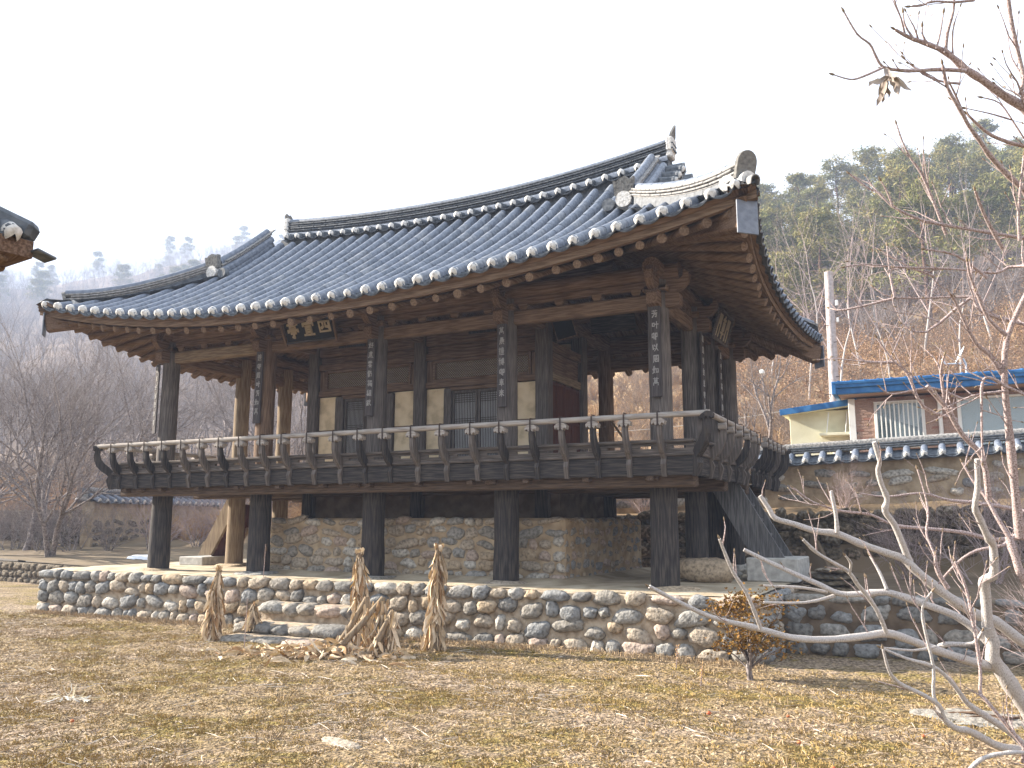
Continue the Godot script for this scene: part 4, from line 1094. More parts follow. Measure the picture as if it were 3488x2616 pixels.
# layers of flat tiles with a round one on top, following a curve
func ridge(curve: Callable, layers: int, half: float, y0: float, rounds := true):
	var base := resample(curve.call(y0 - 0.07, 0.0), 0.3)
	for sg in ([-1.0, 1.0] if rounds else []):
		var rs := resample(curve.call(y0 - 0.055, sg * half * 0.85), 0.33)
		for k in rs.size() - 1: inst("ridge_round_tile", tile_mesh, M.tile, P, tile_xf(rs[k], rs[k + 1], Vector3.UP))
	for l in layers:
		var rs := resample(curve.call(y0 + 0.055 + 0.042 * l, 0.0), 0.3)
		for k in rs.size() - 1:
			var a: Vector3 = rs[k]; var b: Vector3 = rs[k + 1]
			var sh := (b - a).normalized() * (0.1 if l % 2 else 0.0)
			var st := mb()
			box(st, (a + b) * 0.5 + sh, Vector3(2.0 * (half + (0.012 if l % 2 else 0.0)) + 0.02 + rng.randf_range(-0.006, 0.006), 0.026, a.distance_to(b) - 0.006), along(a, b), 0.006)
			box(st, (a + b) * 0.5 + sh + Vector3(0, -0.02, 0), Vector3(2.0 * half - 0.03, 0.02, a.distance_to(b)), along(a, b), 0.001)
			part("ridge_flat_tile", st, M.tile_old if layers > 3 else M.tile_pale, P)
	var tp := resample(curve.call(y0 + 0.05 + 0.042 * layers, 0.0), 0.31)
	for k in tp.size() - 1: inst("ridge_cover_tile", tile_mesh, M.tile if layers > 3 else M.tile, P, tile_xf(tp[k], tp[k + 1], Vector3.UP))

# ------------------------------------------------------------------ hanging boards with writing, ladders
const GLYPH := {
	"four": "1,2 1,8;1,2 9,2 9,8;4,2 4,5 2.5,6;6,2 6,5 8,5.5;1,8 9,8", "fit": "5,0 5,1.5;1,3.5 1,2 9,2 9,3.5;3,4 3,9;3,4 7,4 7,9;3,5.6 7,5.6;3,7.2 7,7.2;1,9 9,9",
	"hall": "5,0 5,1.5;1,1.7 9,1.7;3,2.8 7,2.8 7,4.2 3,4.2 3,2.8;1,6.3 1,5.2 9,5.2 9,6.3;3,7 7,7;5,7 5,10 3.8,9.4",
	"fragrant": "1,1.5 9,1.5;3.5,.5 3.5,2.5;6.5,.5 6.5,2.5;5,3 5,4;1,4.5 9,4.5;5,4.5 4,7 1.5,10;4.6,6 8,6 7.5,9.5 6,9", "leafy": "1,3 1,7;1,3 4,3 4,7 1,7;5,4.5 10,4.5;7.5,1 7.5,10",
	"yet": "4,1 1,2.5 1,7 4,6;4,2 4,9;6.5,1.5 9,1.5 9,6 8,6;6.5,1.5 6.5,10", "like": "1.5,2 2,8 4,6.5;4,2 5,4;8,1 7,6 4,10;7,6 9.5,9.5",
	"round": "2,1 2,7 1,10;2,1 9,1 9,9.5 8,9;4,3 7,3;5.5,2 5.5,5;3.8,5 7.5,5;4,6.5 4,9 7,9 7,6.5 4,6.5", "as": "3,0 1.5,6 4,9;4.3,2.5 3,7 .5,9.5;.3,3.8 5,3.8;6,3.5 6,8.5;6,3.5 9,3.5 9,8.5;6,8 9,8",
	"many": "1,1.5 9,1.5;3.5,.3 3.5,2.8;6.5,.3 6.5,2.8;3,3.3 7,3.3 7,6 3,6 3,3.3;5,3.3 5,8;3,4.6 7,4.6;1.5,10 1.5,7 8.5,7 8.5,10", "good": "3,0 1.5,6 4,9;4.3,2.5 3,7 .5,9.5;.3,3.8 5,3.8;6,2 9.5,2 7.7,4 7.7,9.5 6.5,9;5.5,5.5 10,5.5",
	"far": "5,0 5,2.5;3,1.2 7.5,1.2;2.5,2.6 8,2.6;4,3.5 7,3.5 7,5 4,5 4,3.5;5.5,5 4,7;5.5,5.5 5.5,8;6,6 8.5,8;1,2 2,3;1,5 2,5 1.5,8;0,9.5 2,8.5 10,9.8",
	"cloud": "2,0.5 8,.5;1,3.5 1,2 9,2 9,3.5;5,.5 5,4.5;3,3 3.8,3;6.2,3 7,3;2.5,5.5 7.5,5.5;1,7 9,7;4.5,7 3,9.5 7,9;6.5,8 8,10", "still": "3,0 .5,4;2,2.5 2,10;4,1.5 8,1.5 7,4.5 9,4.5 8.5,9 7,8.5;5.5,1.5 3.8,9.5",
	"alone": "3,0 1,2;1,0.5 3,4 2.5,9 1.5,8.5;3,4 .5,7;5,1 9,1 9,3 5,3 5,1;7,1 7,3;5.5,4 4.5,6.5;5,5 9.5,5 9,10 8,9.5;5.5,6.3 7.8,6.3 7.8,8.3 5.5,8.3 5.5,6.3",
	"kin": "3,0 1,2.5 3,2.5 1,5 4,5;2.5,5 2.5,9;1,6.5 .8,8;4,6.5 4.2,8;6,1 6,9;6,1 9,1 9,9;6,3.6 9,3.6;6,6.2 9,6.2;5,9 10,9", "brave": "1,1.5 5.5,1.5;.5,3.5 8.5,3.5;6,.5 7,6 9.5,9.5 9.7,8;8,1 9,2;3.5,4.5 3.5,9;3.5,6.5 5.5,6.5;1.5,5.5 1.5,9.2;.5,9.6 6,8.6",
	"dawn": "3,.5 7,.5 7,3 3,3 3,.5;3,1.7 7,1.7;2,4 9,4;2,4 2,7 1,10;4,5.2 8,5.2;2.5,6.5 9,6.5;4,6.5 4,9.5 5.5,9;6,6.5 9,10", "rite": "2,0 2.5,1;.8,2 3.5,2 1,5;2.3,3.6 2.3,10;5,1 9,1 9,4 5,4 5,1;6.3,0 6.3,4;7.7,0 7.7,4;5,2.5 9,2.5;4.5,5 9.7,5;5.5,6 8.5,6 8.5,7.5 5.5,7.5 5.5,6;4.5,9.7 9.7,9.7",
	"wide": "2,0 2,10;.3,3.5 4,3.5;5,2 9,2 9,5.5 5,5.5 5,2;7,.5 7,6;5,3.7 9,3.7;8.3,.3 9,1;4.2,7 9.8,7;8,6 8,10 7,9.5;5.5,8 6,9", "cart": "5,0 5,10;1.5,1.5 8.5,1.5;2.5,3 7.5,3 7.5,6 2.5,6 2.5,3;2.5,4.5 7.5,4.5;.7,7.7 9.3,7.7",
	"come": "1,2 9,2;5,0 5,10;3,3 1.5,5.5;3,3.2 4.3,5;7,3 5.7,5.5;7,3.2 8.5,5;5,5.5 1,9;5,5.5 9,9", "gate": "1.5,.5 1.5,10;1.5,.5 4.2,.5 4.2,4 1.5,4;1.5,2.2 4.2,2.2;8.5,.5 8.5,9.8 7.5,9.4;5.8,.5 8.5,.5;5.8,.5 5.8,4 8.5,4;5.8,2.2 8.5,2.2",
}

# strokes as thin raised slips; c = centre on the board face, bs.x right, bs.y up, bs.z off the board
func glyph(st: SurfaceTool, which: String, c: Vector3, bs: Basis, w: float, h: float, pen: float, thick := 0.006):
	for s in GLYPH[which].split(";"):
		var pts := []
		for q in s.split(" "):
			var n: PackedStringArray = q.split(",")
			pts.append(c + bs * Vector3((float(n[0]) - 5.0) / 10.0 * w, (5.0 - float(n[1])) / 10.0 * h, 0.004))
		for i in pts.size() - 1:
			var a: Vector3 = pts[i]; var b: Vector3 = pts[i + 1]
			var d := (b - a).normalized()
			var k: float = pen * (1.0 + 0.25 * sin(i * 2.3 + a.y * 90.0))
			box(st, (a + b) * 0.5, Vector3(a.distance_to(b) + pen * 0.7, k, thick), Basis(d, bs.z.cross(d).normalized(), bs.z), 0.001)

func couplet(label: String, at: Vector3, out: Vector3, h: float, chars: Array, tilt := 0.0):
	var t := thing("couplet_board", label, "board", "narrow dark couplet boards with white brush writing hung on the pavilion columns", at)
	var bs := Basis(Vector3.UP.cross(out), Vector3.UP, out).rotated(out, tilt)
	bx("panel", Vector3.ZERO, Vector3(0.15, h, 0.025), M.grey_board, t, bs, 0.005)
	var st := mb()
	for i in chars.size():
		glyph(st, chars[i], bs * Vector3(0.005 * sin(i * 2.0), h * 0.5 - 0.1 - (h - 0.3) * i / (chars.size() - 1), 0.0125), bs, 0.085, 0.1, 0.0115)
	part("writing", st, M.letter_white, t)

func make_boards():
	wood_set("grey_board", [0.035, 0.031, 0.032], [0.07, 0.061, 0.061], [0.12, 0.105, 0.10], 33)
	M.grey_board = M.grey_boardy
	couplet("couplet board with white writing on the nearest right corner column of the pavilion front", Vector3(0.0, 3.02, 0.185), Vector3.BACK, 1.2, ["fragrant", "leafy", "yet", "like", "round", "as", "many"])
	couplet("couplet board with white writing on the second front column from the right corner", Vector3(-2.25, 3.02, 0.185), Vector3.BACK, 1.2, ["many", "dawn", "rite", "wide", "yet", "cart", "come"], 0.008)
	couplet("couplet board with white writing on the middle front column before the latticed doors", Vector3(-4.53, 3.02, 0.185), Vector3.BACK, 1.2, ["good", "far", "cloud", "still", "alone", "kin", "brave"], -0.012)
	couplet("couplet board on the front column just left of the black name board", Vector3(-6.79, 3.02, 0.185), Vector3.BACK, 1.2, ["rite", "yet", "round", "leafy", "fragrant", "as", "many"], -0.015)
	couplet("couplet board seen edge on at the left corner column of the pavilion", Vector3(-9.2, 2.98, 0.16), Vector3(-0.35, 0, 0.94).normalized(), 1.25, ["far", "come", "good", "wide", "still", "cart", "yet"])
	couplet("couplet board seen edge on beside the second column on the pavilion's right side", Vector3(0.185, 2.95, -1.52), Vector3.RIGHT, 1.3, ["kin", "far", "cart", "good", "come", "yet", "as"])
	couplet("couplet board seen edge on beside the third column on the pavilion's right side", Vector3(0.185, 2.9, -2.66), Vector3.RIGHT, 1.3, ["dawn", "leafy", "many", "alone", "yet", "round", "far"])

	# black name board over the front, three pale characters, leaning forward
	var n := thing("name_board", "black name board with three pale carved characters under the front eave", "sign", "", Vector3(-5.62, 3.87, 0.36))
	var bs := Basis.IDENTITY.rotated(Vector3.RIGHT, 0.42)
	bx("panel", Vector3.ZERO, Vector3(0.98, 0.36, 0.03), M.ink, n, bs, 0.004)
	for s in [-1.0, 1.0]:
		var st := mb(); box(st, bs * Vector3(s * 0.52, 0.0, 0.03), Vector3(0.035, 0.5, 0.05), bs.rotated(bs.z, -s * 0.06), 0.006); part("frame_side", st, M.woody, n)
		st = mb(); box(st, bs * Vector3(0, s * 0.2, 0.025), Vector3(0.98, 0.04, 0.04), bs, 0.006); part("frame_rail", st, M.darkx, n)
	var gs := mb(); var i := 0
	for ch in ["hall", "fit", "four"]:
		glyph(gs, ch, bs * Vector3((i - 1) * 0.315, 0.0, 0.016), bs, 0.24, 0.26, 0.036, 0.012); i += 1
	part("writing", gs, M.letter_tan, n)
	# side name board, also leaning
	var m := thing("name_board", "narrow leaning board with pale upright strokes under the right side eave", "sign", "", Vector3(0.36, 3.78, -2.12))
	var b2 := Basis(Vector3(0, 0, -1), Vector3.UP, Vector3.RIGHT).rotated(Vector3(0, 0, 1), -0.3)
	bx("panel", Vector3.ZERO, Vector3(0.8, 0.42, 0.03), M.grey_boardz, m, b2, 0.004)
	for s in [-1.0, 1.0]:
		var st := mb(); box(st, b2 * Vector3(0, s * 0.22, 0.02), Vector3(0.84, 0.035, 0.045), b2, 0.006); part("frame_rail", st, M.greyz, m)
		st = mb(); box(st, b2 * Vector3(s * 0.42, 0, 0.02), Vector3(0.035, 0.44, 0.045), b2, 0.006); part("frame_side", st, M.greyz, m)
	gs = mb(); i = 0
	for ch in ["gate", "cart", "gate"]:
		glyph(gs, ch, b2 * Vector3((i - 1) * 0.25, 0.0, 0.016), b2, 0.19, 0.33, 0.04, 0.008); i += 1
	part("writing", gs, M.letter_tan, m)
	# small dark square plaque hung askew inside the hall
	var q := thing("small_plaque", "small dark square plaque hung askew high inside the open hall", "plaque", "", Vector3(-1.95, 3.86, -1.35))
	bx("panel", Vector3.ZERO, Vector3(0.3, 0.34, 0.025), M.ink, q, Basis().rotated(Vector3.BACK, 0.3).rotated(Vector3.UP, 0.5), 0.004)
	bx("rim", Vector3(0, 0, -0.012), Vector3(0.34, 0.38, 0.02), M.woody, q, Basis().rotated(Vector3.BACK, 0.3).rotated(Vector3.UP, 0.5), 0.004)

	# ladders
	ladder("dark wooden plank ladder from the right balcony down to a pale stone block", Vector3(0.28, 1.46, 0), Vector3(0.93, 0.32, 0), -2.12, -2.82, M.slatey, M.slatez, 0.2)
	var blk := thing("stone_block", "pale cut stone block under the foot of the right hand ladder", "stone block", "", Vector3(0.98, 0.16, -2.45))
	bx("block", Vector3.ZERO, Vector3(0.72, 0.33, 1.1), M.concrete, blk, Basis(), 0.015)
	ladder("weathered wooden plank ladder from the left end of the balcony, boarded behind", Vector3(-9.28, 1.3, 0), Vector3(-10.0, 0.17, 0), -1.95, -2.6, M.tany, M.redy)
	blk = thing("stone_block", "low cut stone slab under the foot of the left hand ladder", "stone block", "", Vector3(-9.95, 0.07, -2.1))
	bx("block", Vector3.ZERO, Vector3(0.62, 0.16, 1.1), M.concrete, blk, Basis(), 0.012)
	var br := thing("flat_stones", "few dark flat stones stacked beside the pale block on the right", "stones", "", Vector3(1.66, -0.12, -2.4))
	for k in 4:
		inst("stone", stone_meshes[k * 3], M["mossy_shaded%d" % k], br, Transform3D(Basis.IDENTITY.rotated(Vector3.UP, k).scaled_local(Vector3(0.32 - k * 0.03, 0.05, 0.3)), Vector3(0.03 * k, 0.02 + 0.085 * k, 0.05 * sin(k * 3.0))))

func ladder(label: String, top: Vector3, foot: Vector3, z0: float, z1: float, m: Material, tm: Material, w := 0.15):
	var t := thing("wooden_ladder", label, "ladder")
	var d := (foot - top).normalized(); var nrm := Vector3(d.y, -d.x, 0) if d.x < 0 else Vector3(-d.y, d.x, 0)
	for z in [z0, z1]:
		var st := mb()
		var ln := top.distance_to(foot)
		# plank with level foot and top
		var sx := signf(d.x)
		prism(st, [Vector2(top.x - sx * w * 1.25, top.y), Vector2(top.x + sx * w * 1.0, top.y), Vector2(foot.x + sx * w * 1.0, foot.y), Vector2(foot.x - sx * w * 1.25, foot.y)] if sx > 0 else [Vector2(top.x + w * 1.25, top.y), Vector2(foot.x + w * 1.25, foot.y), Vector2(foot.x - w, foot.y), Vector2(top.x - w, top.y)], 0.065, Vector3(0, 0, z))
		part("stringer", st, m, t)
	for k in 5:
		var p := top.lerp(foot, (k + 0.7) / 5.2)
		bx("tread", Vector3(p.x, p.y, (z0 + z1) * 0.5), Vector3(0.24, 0.04, absf(z1 - z0) - 0.066), tm, t, Basis(), 0.005)
		bx("riser", Vector3(p.x - signf(d.x) * 0.09, p.y - 0.12, (z0 + z1) * 0.5), Vector3(0.02, 0.2, absf(z1 - z0) - 0.068), tm, t, Basis(), 0.003)

# ------------------------------------------------------------------ walls in the yard
func coping(t: Node3D, a: Vector3, b: Vector3, half: float, step := 0.3, rise := 0.16):
	# a little tiled roof along a wall top from a to b
	var d := (b - a); var ln := Vector2(d.x, d.z).length(); d = d.normalized()
	var sd := Vector3(d.z, 0, -d.x).normalized()
	if sd.dot(Vector3(3, 0, 10) - a) < 0: sd = -sd
	var n := int(ln / step)
	var st := mb(); st.set_smooth_group(FLAT)
	for s in [-1.0, 1.0]:
		var e: Vector3 = sd * s * half
		quad(st, a + e, b + e, b + Vector3(0, rise, 0), a + Vector3(0, rise, 0), e + Vector3.UP * half)
		quad(st, a + e, b + e, b + e - Vector3(0, 0.05, 0), a + e - Vector3(0, 0.05, 0), e)
		quad(st, a + e - Vector3(0, 0.05, 0), b + e - Vector3(0, 0.05, 0), b - Vector3(0, 0.05, 0), a - Vector3(0, 0.05, 0), Vector3.DOWN)
	part("tile_bed", st, M.tile_old, t)
	for i in n + 1:
		var p := a.lerp(b, float(i) / n)
		for s in [-1.0, 1.0]:
			var lo: Vector3 = p + sd * s * (half + 0.02) + Vector3(0, 0.035, 0); var hi: Vector3 = p + sd * s * 0.05 + Vector3(0, rise + 0.035, 0)
			var xf := tile_xf(lo, hi, Vector3.UP)
			inst("cover_tile", tile_mesh, M.tile, t, xf)
			if s > 0:
				var z := (lo - hi).normalized(); var xs := Vector3.UP.cross(z).normalized()
				inst("plaster_cap", cap_mesh, M.lime, t, Transform3D(Basis(xs, z.cross(xs), z).scaled_local(Vector3.ONE * 0.92), lo))
				if i < n: inst("eave_tile", lip_mesh, M.tile_old, t, Transform3D(Basis(xs, z.cross(xs), z).scaled_local(Vector3(step / 0.288, 1, 1)), lo + (b - a) / n * 0.5 + Vector3(0, -0.015, 0)))
	for l in 3:
		var m := int(ln / 0.34)
		for k in m:
			var u := a.lerp(b, (k + (0.0 if l % 2 else 0.3)) / m); var v := a.lerp(b, minf(1.0, (k + 0.97 + (0.0 if l % 2 else 0.3)) / m))
			beam("ridge_flat_tile", u + Vector3(0, rise + 0.06 + l * 0.042, 0), v + Vector3(0, rise + 0.06 + l * 0.042, 0), 0.24 - 0.015 * l, 0.03, M.tile_old, t, 0.005)
	var pts := resample([a + Vector3(0, rise + 0.19, 0), b + Vector3(0, rise + 0.19, 0)], 0.33)
	for k in pts.size() - 1: inst("ridge_cover_tile", tile_mesh, M.tile_pale, t, tile_xf(pts[k], pts[k + 1], Vector3.UP))

func make_walls():
	# low wall on the right that holds up the higher ground
	var t := thing("low_stone_wall", "low shaded wall of mortared round stones to the right of the platform", "wall")
	bx("mortar", Vector3(6.4, -0.46, -0.68), Vector3(10.3, 0.74, 0.3), M.mud_dark, t, Basis(), 0.03)
	stone_face(t, Vector3(1.32, -0.78, -0.53), Vector3.RIGHT, Vector3.BACK, 10.2, [0.17, 0.22, 0.21, 0.14], 0.34, [2, 1, 4, 7, 2, 1, 4], "stone", 0.045, 0.86, null, 0.012, true)
	# rubble terrace behind it
	t = thing("rubble_terrace", "dark moss grown dry stone terrace below the tiled courtyard wall on the right", "terrace")
	bx("fill", Vector3(1.0, 0.45, -6.32), Vector3(14.0, 1.05, 0.34), M.mossy_shaded4, t, Basis(), 0.03)
	stone_face(t, Vector3(-6.0, -0.14, -6.14), Vector3.RIGHT, Vector3.BACK, 14.0, [0.22, 0.24, 0.24, 0.22, 0.2], 0.34, [0, 1, 5, 6, 3, 0, 7], "mossy_shaded", 0.1, 0.93, null, 0.012)
	# courtyard wall with a tiled coping
	t = thing("courtyard_wall", "tan mud and stone courtyard wall under a grey tile coping on the right", "wall")
	var wa := Vector3(-7.0, 0, -7.15); var wb := Vector3(9.0, 0, -7.15)
	var y0 := 1.74; var y1 := 2.26
	beam("mud_body", wa + Vector3(0, 1.2, 0), wb + Vector3(0, y1 - 0.56, 0), 0.42, 1.15, M.mudwall, t, 0.02)
	stone_face(t, Vector3(-7, 1.0, -6.94), Vector3.RIGHT, Vector3.BACK, 16.0, [0.2, 0.22, 0.22], 0.5, [3, 2, 1, 7, 0, 3], "stone", 0.04, 0.7, func(_c): return rng.randf() < 0.1, 0.028)
	coping(t, wa + Vector3(0, y0, 0), wb + Vector3(0, y1, 0), 0.36)
	# left: wall holding the back of the yard, and a wall with tiles that runs away from us
	t = thing("low_stone_wall", "low grey stone wall along the higher ground at the far left of the yard", "wall")
	var o := Vector3(-11.3, 0, -2.75); var w := Vector3(-27.0, 0, -5.2)
	beam("mortar", o + Vector3(0, -0.52, -0.12), w + Vector3(0, -0.52, -0.12), 0.3, 0.58, M.mossy_shaded7, t, 0.03)
	var d := (o - w).normalized()
	stone_face(t, w + Vector3(0, -0.8, 0.05), d, Vector3(-d.z, 0, d.x), o.distance_to(w), [0.18, 0.18, 0.2], 0.3, [2, 1, 7, 0, 1], "mossy_shaded", 0.05, 0.9, null, 0.0, true)  # darker stone set paints in the shade on this wall
	t = thing("tiled_wall", "stretch of old wall with grey tile coping seen past the left end of the balcony", "wall")
	var a := Vector3(-19.2, 1.42, -6.2); var b := Vector3(-20.6, 1.42, -15.5)
	beam("mud_body", a + Vector3(0, -0.75, 0), b + Vector3(0, -0.75, 0), 0.45, 1.5, M.mudwall, t, 0.03)
	stone_face(t, b + Vector3(0.225, -1.4, 0), (a - b).normalized(), Vector3.RIGHT, a.distance_to(b), [0.22, 0.22, 0.22, 0.22], 0.4, [1, 2, 7, 4], "mossy_shaded", 0.04, 0.8)
	coping(t, a, b, 0.4)
	bx("end_tile", a + Vector3(0.02, 0.2, 0.12), Vector3(0.3, 0.34, 0.05), M.tile_old, t, Basis(), 0.04)
	# back wall of the yard, seen in the gaps below the pavilion floor on the left
	t = thing("back_wall", "dim stone wall at the back of the yard behind the leafless shrubs on the left", "wall")
	bx("mud_body", Vector3(-23.3, 0.55, -6.9), Vector3(8.0, 1.3, 0.4), M.mossy_shaded7, t, Basis(), 0.03)
	stone_face(t, Vector3(-27.3, -0.1, -6.68), Vector3.RIGHT, Vector3.BACK, 8.0, [0.22, 0.22, 0.22, 0.22, 0.22], 0.34, [2, 1, 7, 4, 0], "mossy_shaded", 0.06, 0.9)

# ------------------------------------------------------------------ house, pole
func make_house():
	var base := 1.5
	var h := thing("brick_house", "low brick house with a bright blue metal roof and white barred window", "house")
	var z := -12.6; var x0 := 1.3; var x1 := 12.0; var top := 3.98
	bx("wall", Vector3((x0 + x1) * 0.5, (base + top) * 0.5 - 0.1, z - 2.6), Vector3(x1 - x0, top - base + 0.2, 5.0), M.brick_pale, h, Basis(), 0.01)
	# bricks of the front
	var st := mb(); box(st, Vector3.ZERO, Vector3(0.205, 0.058, 0.02), Basis(), 0.004); var bm := fin(st)
	var row := 0; var y := 2.28
	var openings := [[1.8, 2.96, 2.7, 3.86], [3.68, 6.6, 2.6, 3.88]]
	while y < 3.98:
		var x := x0 + 0.02 + (0.11 if row % 2 else 0.0)
		while x < 4.2:
			var hit := false
			for o in openings:
				if x + 0.205 > o[0] - 0.04 and x < o[1] + 0.04 and y + 0.058 > o[2] - 0.04 and y < o[3] + 0.04: hit = true
			if not hit: inst("brick", bm, M.brick_pale if rng.randf() < 0.8 else M.brick, h, Transform3D(Basis(), Vector3(x + 0.1025, y + 0.029, z - 0.098 + rng.randf_range(-0.002, 0.003))))
			x += 0.222
		y += 0.072; row += 1
	bx("corner_trim", Vector3(x0 - 0.03, 3.05, z - 0.1), Vector3(0.16, 1.9, 0.06), M.white_paint, h)
	# windows
	for i in 2:
		var o: Array = openings[i]
		st = mb(); frame(st, o[0], o[1], o[2], o[3], z - 0.07, 0.05, 0.09)
		var w := part("window", st, M.white_paint, h)
		bx("pane", Vector3((o[0] + o[1]) * 0.5, (o[2] + o[3]) * 0.5, z - 0.078), Vector3(o[1] - o[0] - 0.1, o[3] - o[2] - 0.1, 0.008), M.glass, w, Basis(), 0.001)
		bx("curtain", Vector3((o[0] + o[1]) * 0.5, (o[2] + o[3]) * 0.5, z - 0.092), Vector3(o[1] - o[0] - 0.1, o[3] - o[2] - 0.1, 0.006), M.ink if i == 0 else M.curtain, w, Basis(), 0.001)
		if i == 0:
			bx("curtain", Vector3(lerpf(o[0], o[1], 0.73), lerpf(o[2], o[3], 0.7), z - 0.086), Vector3((o[1] - o[0]) * 0.4, (o[3] - o[2]) * 0.42, 0.004), M.curtain, w, Basis().rotated(Vector3.BACK, -0.35), 0.001)
			for k in 11: bx("window_bar", Vector3(lerpf(o[0] + 0.06, o[1] - 0.06, k / 10.0), (o[2] + o[3]) * 0.5, z + 0.02), Vector3(0.03, o[3] - o[2] + 0.02, 0.025), M.white_paint, w, Basis(), 0.004)
			for yy in [o[2] - 0.0, o[3]]: bx("window_bar", Vector3((o[0] + o[1]) * 0.5, yy, z + 0.02), Vector3(o[1] - o[0], 0.03, 0.022), M.white_paint, w, Basis(), 0.004)
		else:
			for k in 3: bx("mullion", Vector3(lerpf(o[0], o[1], k / 3.0 + 0.02), (o[2] + o[3]) * 0.5, z - 0.055), Vector3(0.05, o[3] - o[2] - 0.1, 0.04), M.white_paint, w, Basis(), 0.004)
	var dp := mb(); tube(dp, [Vector3(3.2, 4.05, z + 0.3), Vector3(3.3, 3.8, z + 0.0), Vector3(3.3, 3.7, z - 0.03), Vector3(3.3, 1.6, z - 0.03)], [0.05, 0.05, 0.05, 0.05], 8, true, true)
	part("downpipe", dp, M.white_paint, h)
	# roof: a deep two step fascia with a shallow corrugated slope behind it
	bx("fascia", Vector3(6.8, 4.28, -11.98), Vector3(11.8, 0.17, 0.12), M.blue_metal, h, Basis(), 0.01)
	bx("fascia", Vector3(6.8, 4.12, -12.03), Vector3(11.7, 0.16, 0.12), M.blue_metal, h, Basis(), 0.01)
	bx("fascia", Vector3(0.94, 4.2, -15.0), Vector3(0.1, 0.33, 6.2), M.blue_metal, h, Basis(), 0.01)
	bx("eave_soffit", Vector3(6.8, 4.06, -15.0), Vector3(11.6, 0.03, 6.0), M.brick_pale, h, Basis(), 0.004)
	var rf := mb(); box(rf, Vector3(6.8, 4.56, -13.6), Vector3(11.8, 0.06, 3.45), Basis().rotated(Vector3.RIGHT, 0.145), 0.005); box(rf, Vector3(6.8, 4.56, -16.8), Vector3(11.8, 0.06, 3.3), Basis().rotated(Vector3.RIGHT, -0.145), 0.005)
	var roof := part("roof", rf, M.blue_metal, h)
	for k in 38:
		bx("roof_rib", Vector3(1.05 + k * 0.31, 4.6, -13.6), Vector3(0.05, 0.05, 3.42), M.blue_metal, roof, Basis().rotated(Vector3.RIGHT, 0.145), 0.01)
	var dish := thing("satellite_dish", "pale satellite dish on a bent arm on the edge of the blue roof", "dish", "", Vector3(3.95, 4.4, -12.6))
	var ds := mb(); tube(ds, [Vector3(0, 0, 0), Vector3(0, 0.3, 0), Vector3(-0.05, 0.42, 0.05)], [0.025, 0.022, 0.02], 6)
	part("mast", ds, M.white_paint, dish)
	ds = mb(); ds.set_smooth_group(0)
	var db := Basis().rotated(Vector3.RIGHT, -0.5).rotated(Vector3.UP, -1.4)
	for i in 4:
		for k in 16:
			var f := func(ii: int, kk: int) -> Vector3:
				var r := 0.21 * ii / 4.0; var a := TAU * kk / 16.0
				return Vector3(-0.1, 0.5, 0.08) + db * Vector3(cos(a) * r, sin(a) * r * 1.1, 0.6 * r * r)
			quad(ds, f.call(i, k), f.call(i, k + 1), f.call(i + 1, k + 1), f.call(i + 1, k), db * Vector3(0, 0, 1))
	part("reflector", ds, M.white_paint, dish)
	ds = mb(); tube(ds, [Vector3(-0.1, 0.3, 0.08), Vector3(-0.45, 0.28, 0.3), Vector3(-0.5, 0.4, 0.34)], [0.015, 0.015, 0.04], 6); part("arm", ds, M.white_paint, dish)

	var c := thing("cream_annex", "small cream rendered annex with sloping blue roof edge beside the brick house", "house")
	bx("wall", Vector3(0.42, 2.6, -15.0), Vector3(1.56, 2.4, 3.6), M.cream, c, Basis(), 0.01)
	var rs := Basis().rotated(Vector3(0, 0, 1), 0.10)
	bx("roof", Vector3(0.42, 3.84, -15.0), Vector3(1.9, 0.1, 4.3), M.cream, c, rs, 0.005)
	bx("roof_edge", Vector3(0.42, 3.86, -12.83), Vector3(1.95, 0.16, 0.05), M.blue_metal, c, rs, 0.005)
	bx("canopy", Vector3(0.92, 3.12, -12.95), Vector3(0.95, 0.07, 0.5), M.cream, c, Basis(), 0.006)
	for x in [0.62, 1.08]: pole("canopy_rod", Vector3(x, 3.14, -12.75), Vector3(x + 0.05, 3.72, -12.98), 0.012, 0.012, M.white_paint, c, 6)
	var fs := mb(); frame(fs, 0.72, 1.18, 2.3, 2.85, -13.17, 0.05, 0.06)
	var wn := part("window", fs, M.white_paint, c)
	bx("pane", Vector3(0.95, 2.57, -13.185), Vector3(0.38, 0.46, 0.01), M.ink, wn, Basis(), 0.001)

	var p := thing("utility_pole", "tall pale concrete utility pole behind the cream annex", "pole", "", Vector3(-0.4, 1.0, -25.0))
	pole("shaft", Vector3(0, -0.5, 0), Vector3(0.1, 9.95, 0), 0.235, 0.165, M.pole, p, 14)
	for k in 7: bx("step_peg", Vector3(0.12 if k % 2 else -0.1, 3.5 + k * 0.7, 0.15), Vector3(0.35, 0.025, 0.025), M.iron, p, Basis(), 0.003)
	bx("insulator", Vector3(0.35, 8.6, 0.1), Vector3(0.12, 0.24, 0.12), M.white_paint, p, Basis(), 0.03)
	bx("insulator", Vector3(0.35, 7.9, 0.1), Vector3(0.1, 0.2, 0.1), M.white_paint, p, Basis(), 0.03)
	bx("insulator_arm", Vector3(0.2, 8.25, 0.05), Vector3(0.35, 0.04, 0.04), M.iron, p, Basis(), 0.003)
	var wr := mb()
	var wp := []
	for k in 13:
		var t := k / 12.0
		wp.append(Vector3(lerpf(-14.0, 0.9, t), 4.35 - 0.5 * sin(t * PI) * 1.0, lerpf(-17.0, -15.5, t)))
	var wrad := []
	for k in 13: wrad.append(0.007)
	tube(wr, wp, wrad, 4)
	tag(part("overhead_wire", wr, M.concrete, self), "thin pale wire strung across the slope to the blue roofed house", "wire")
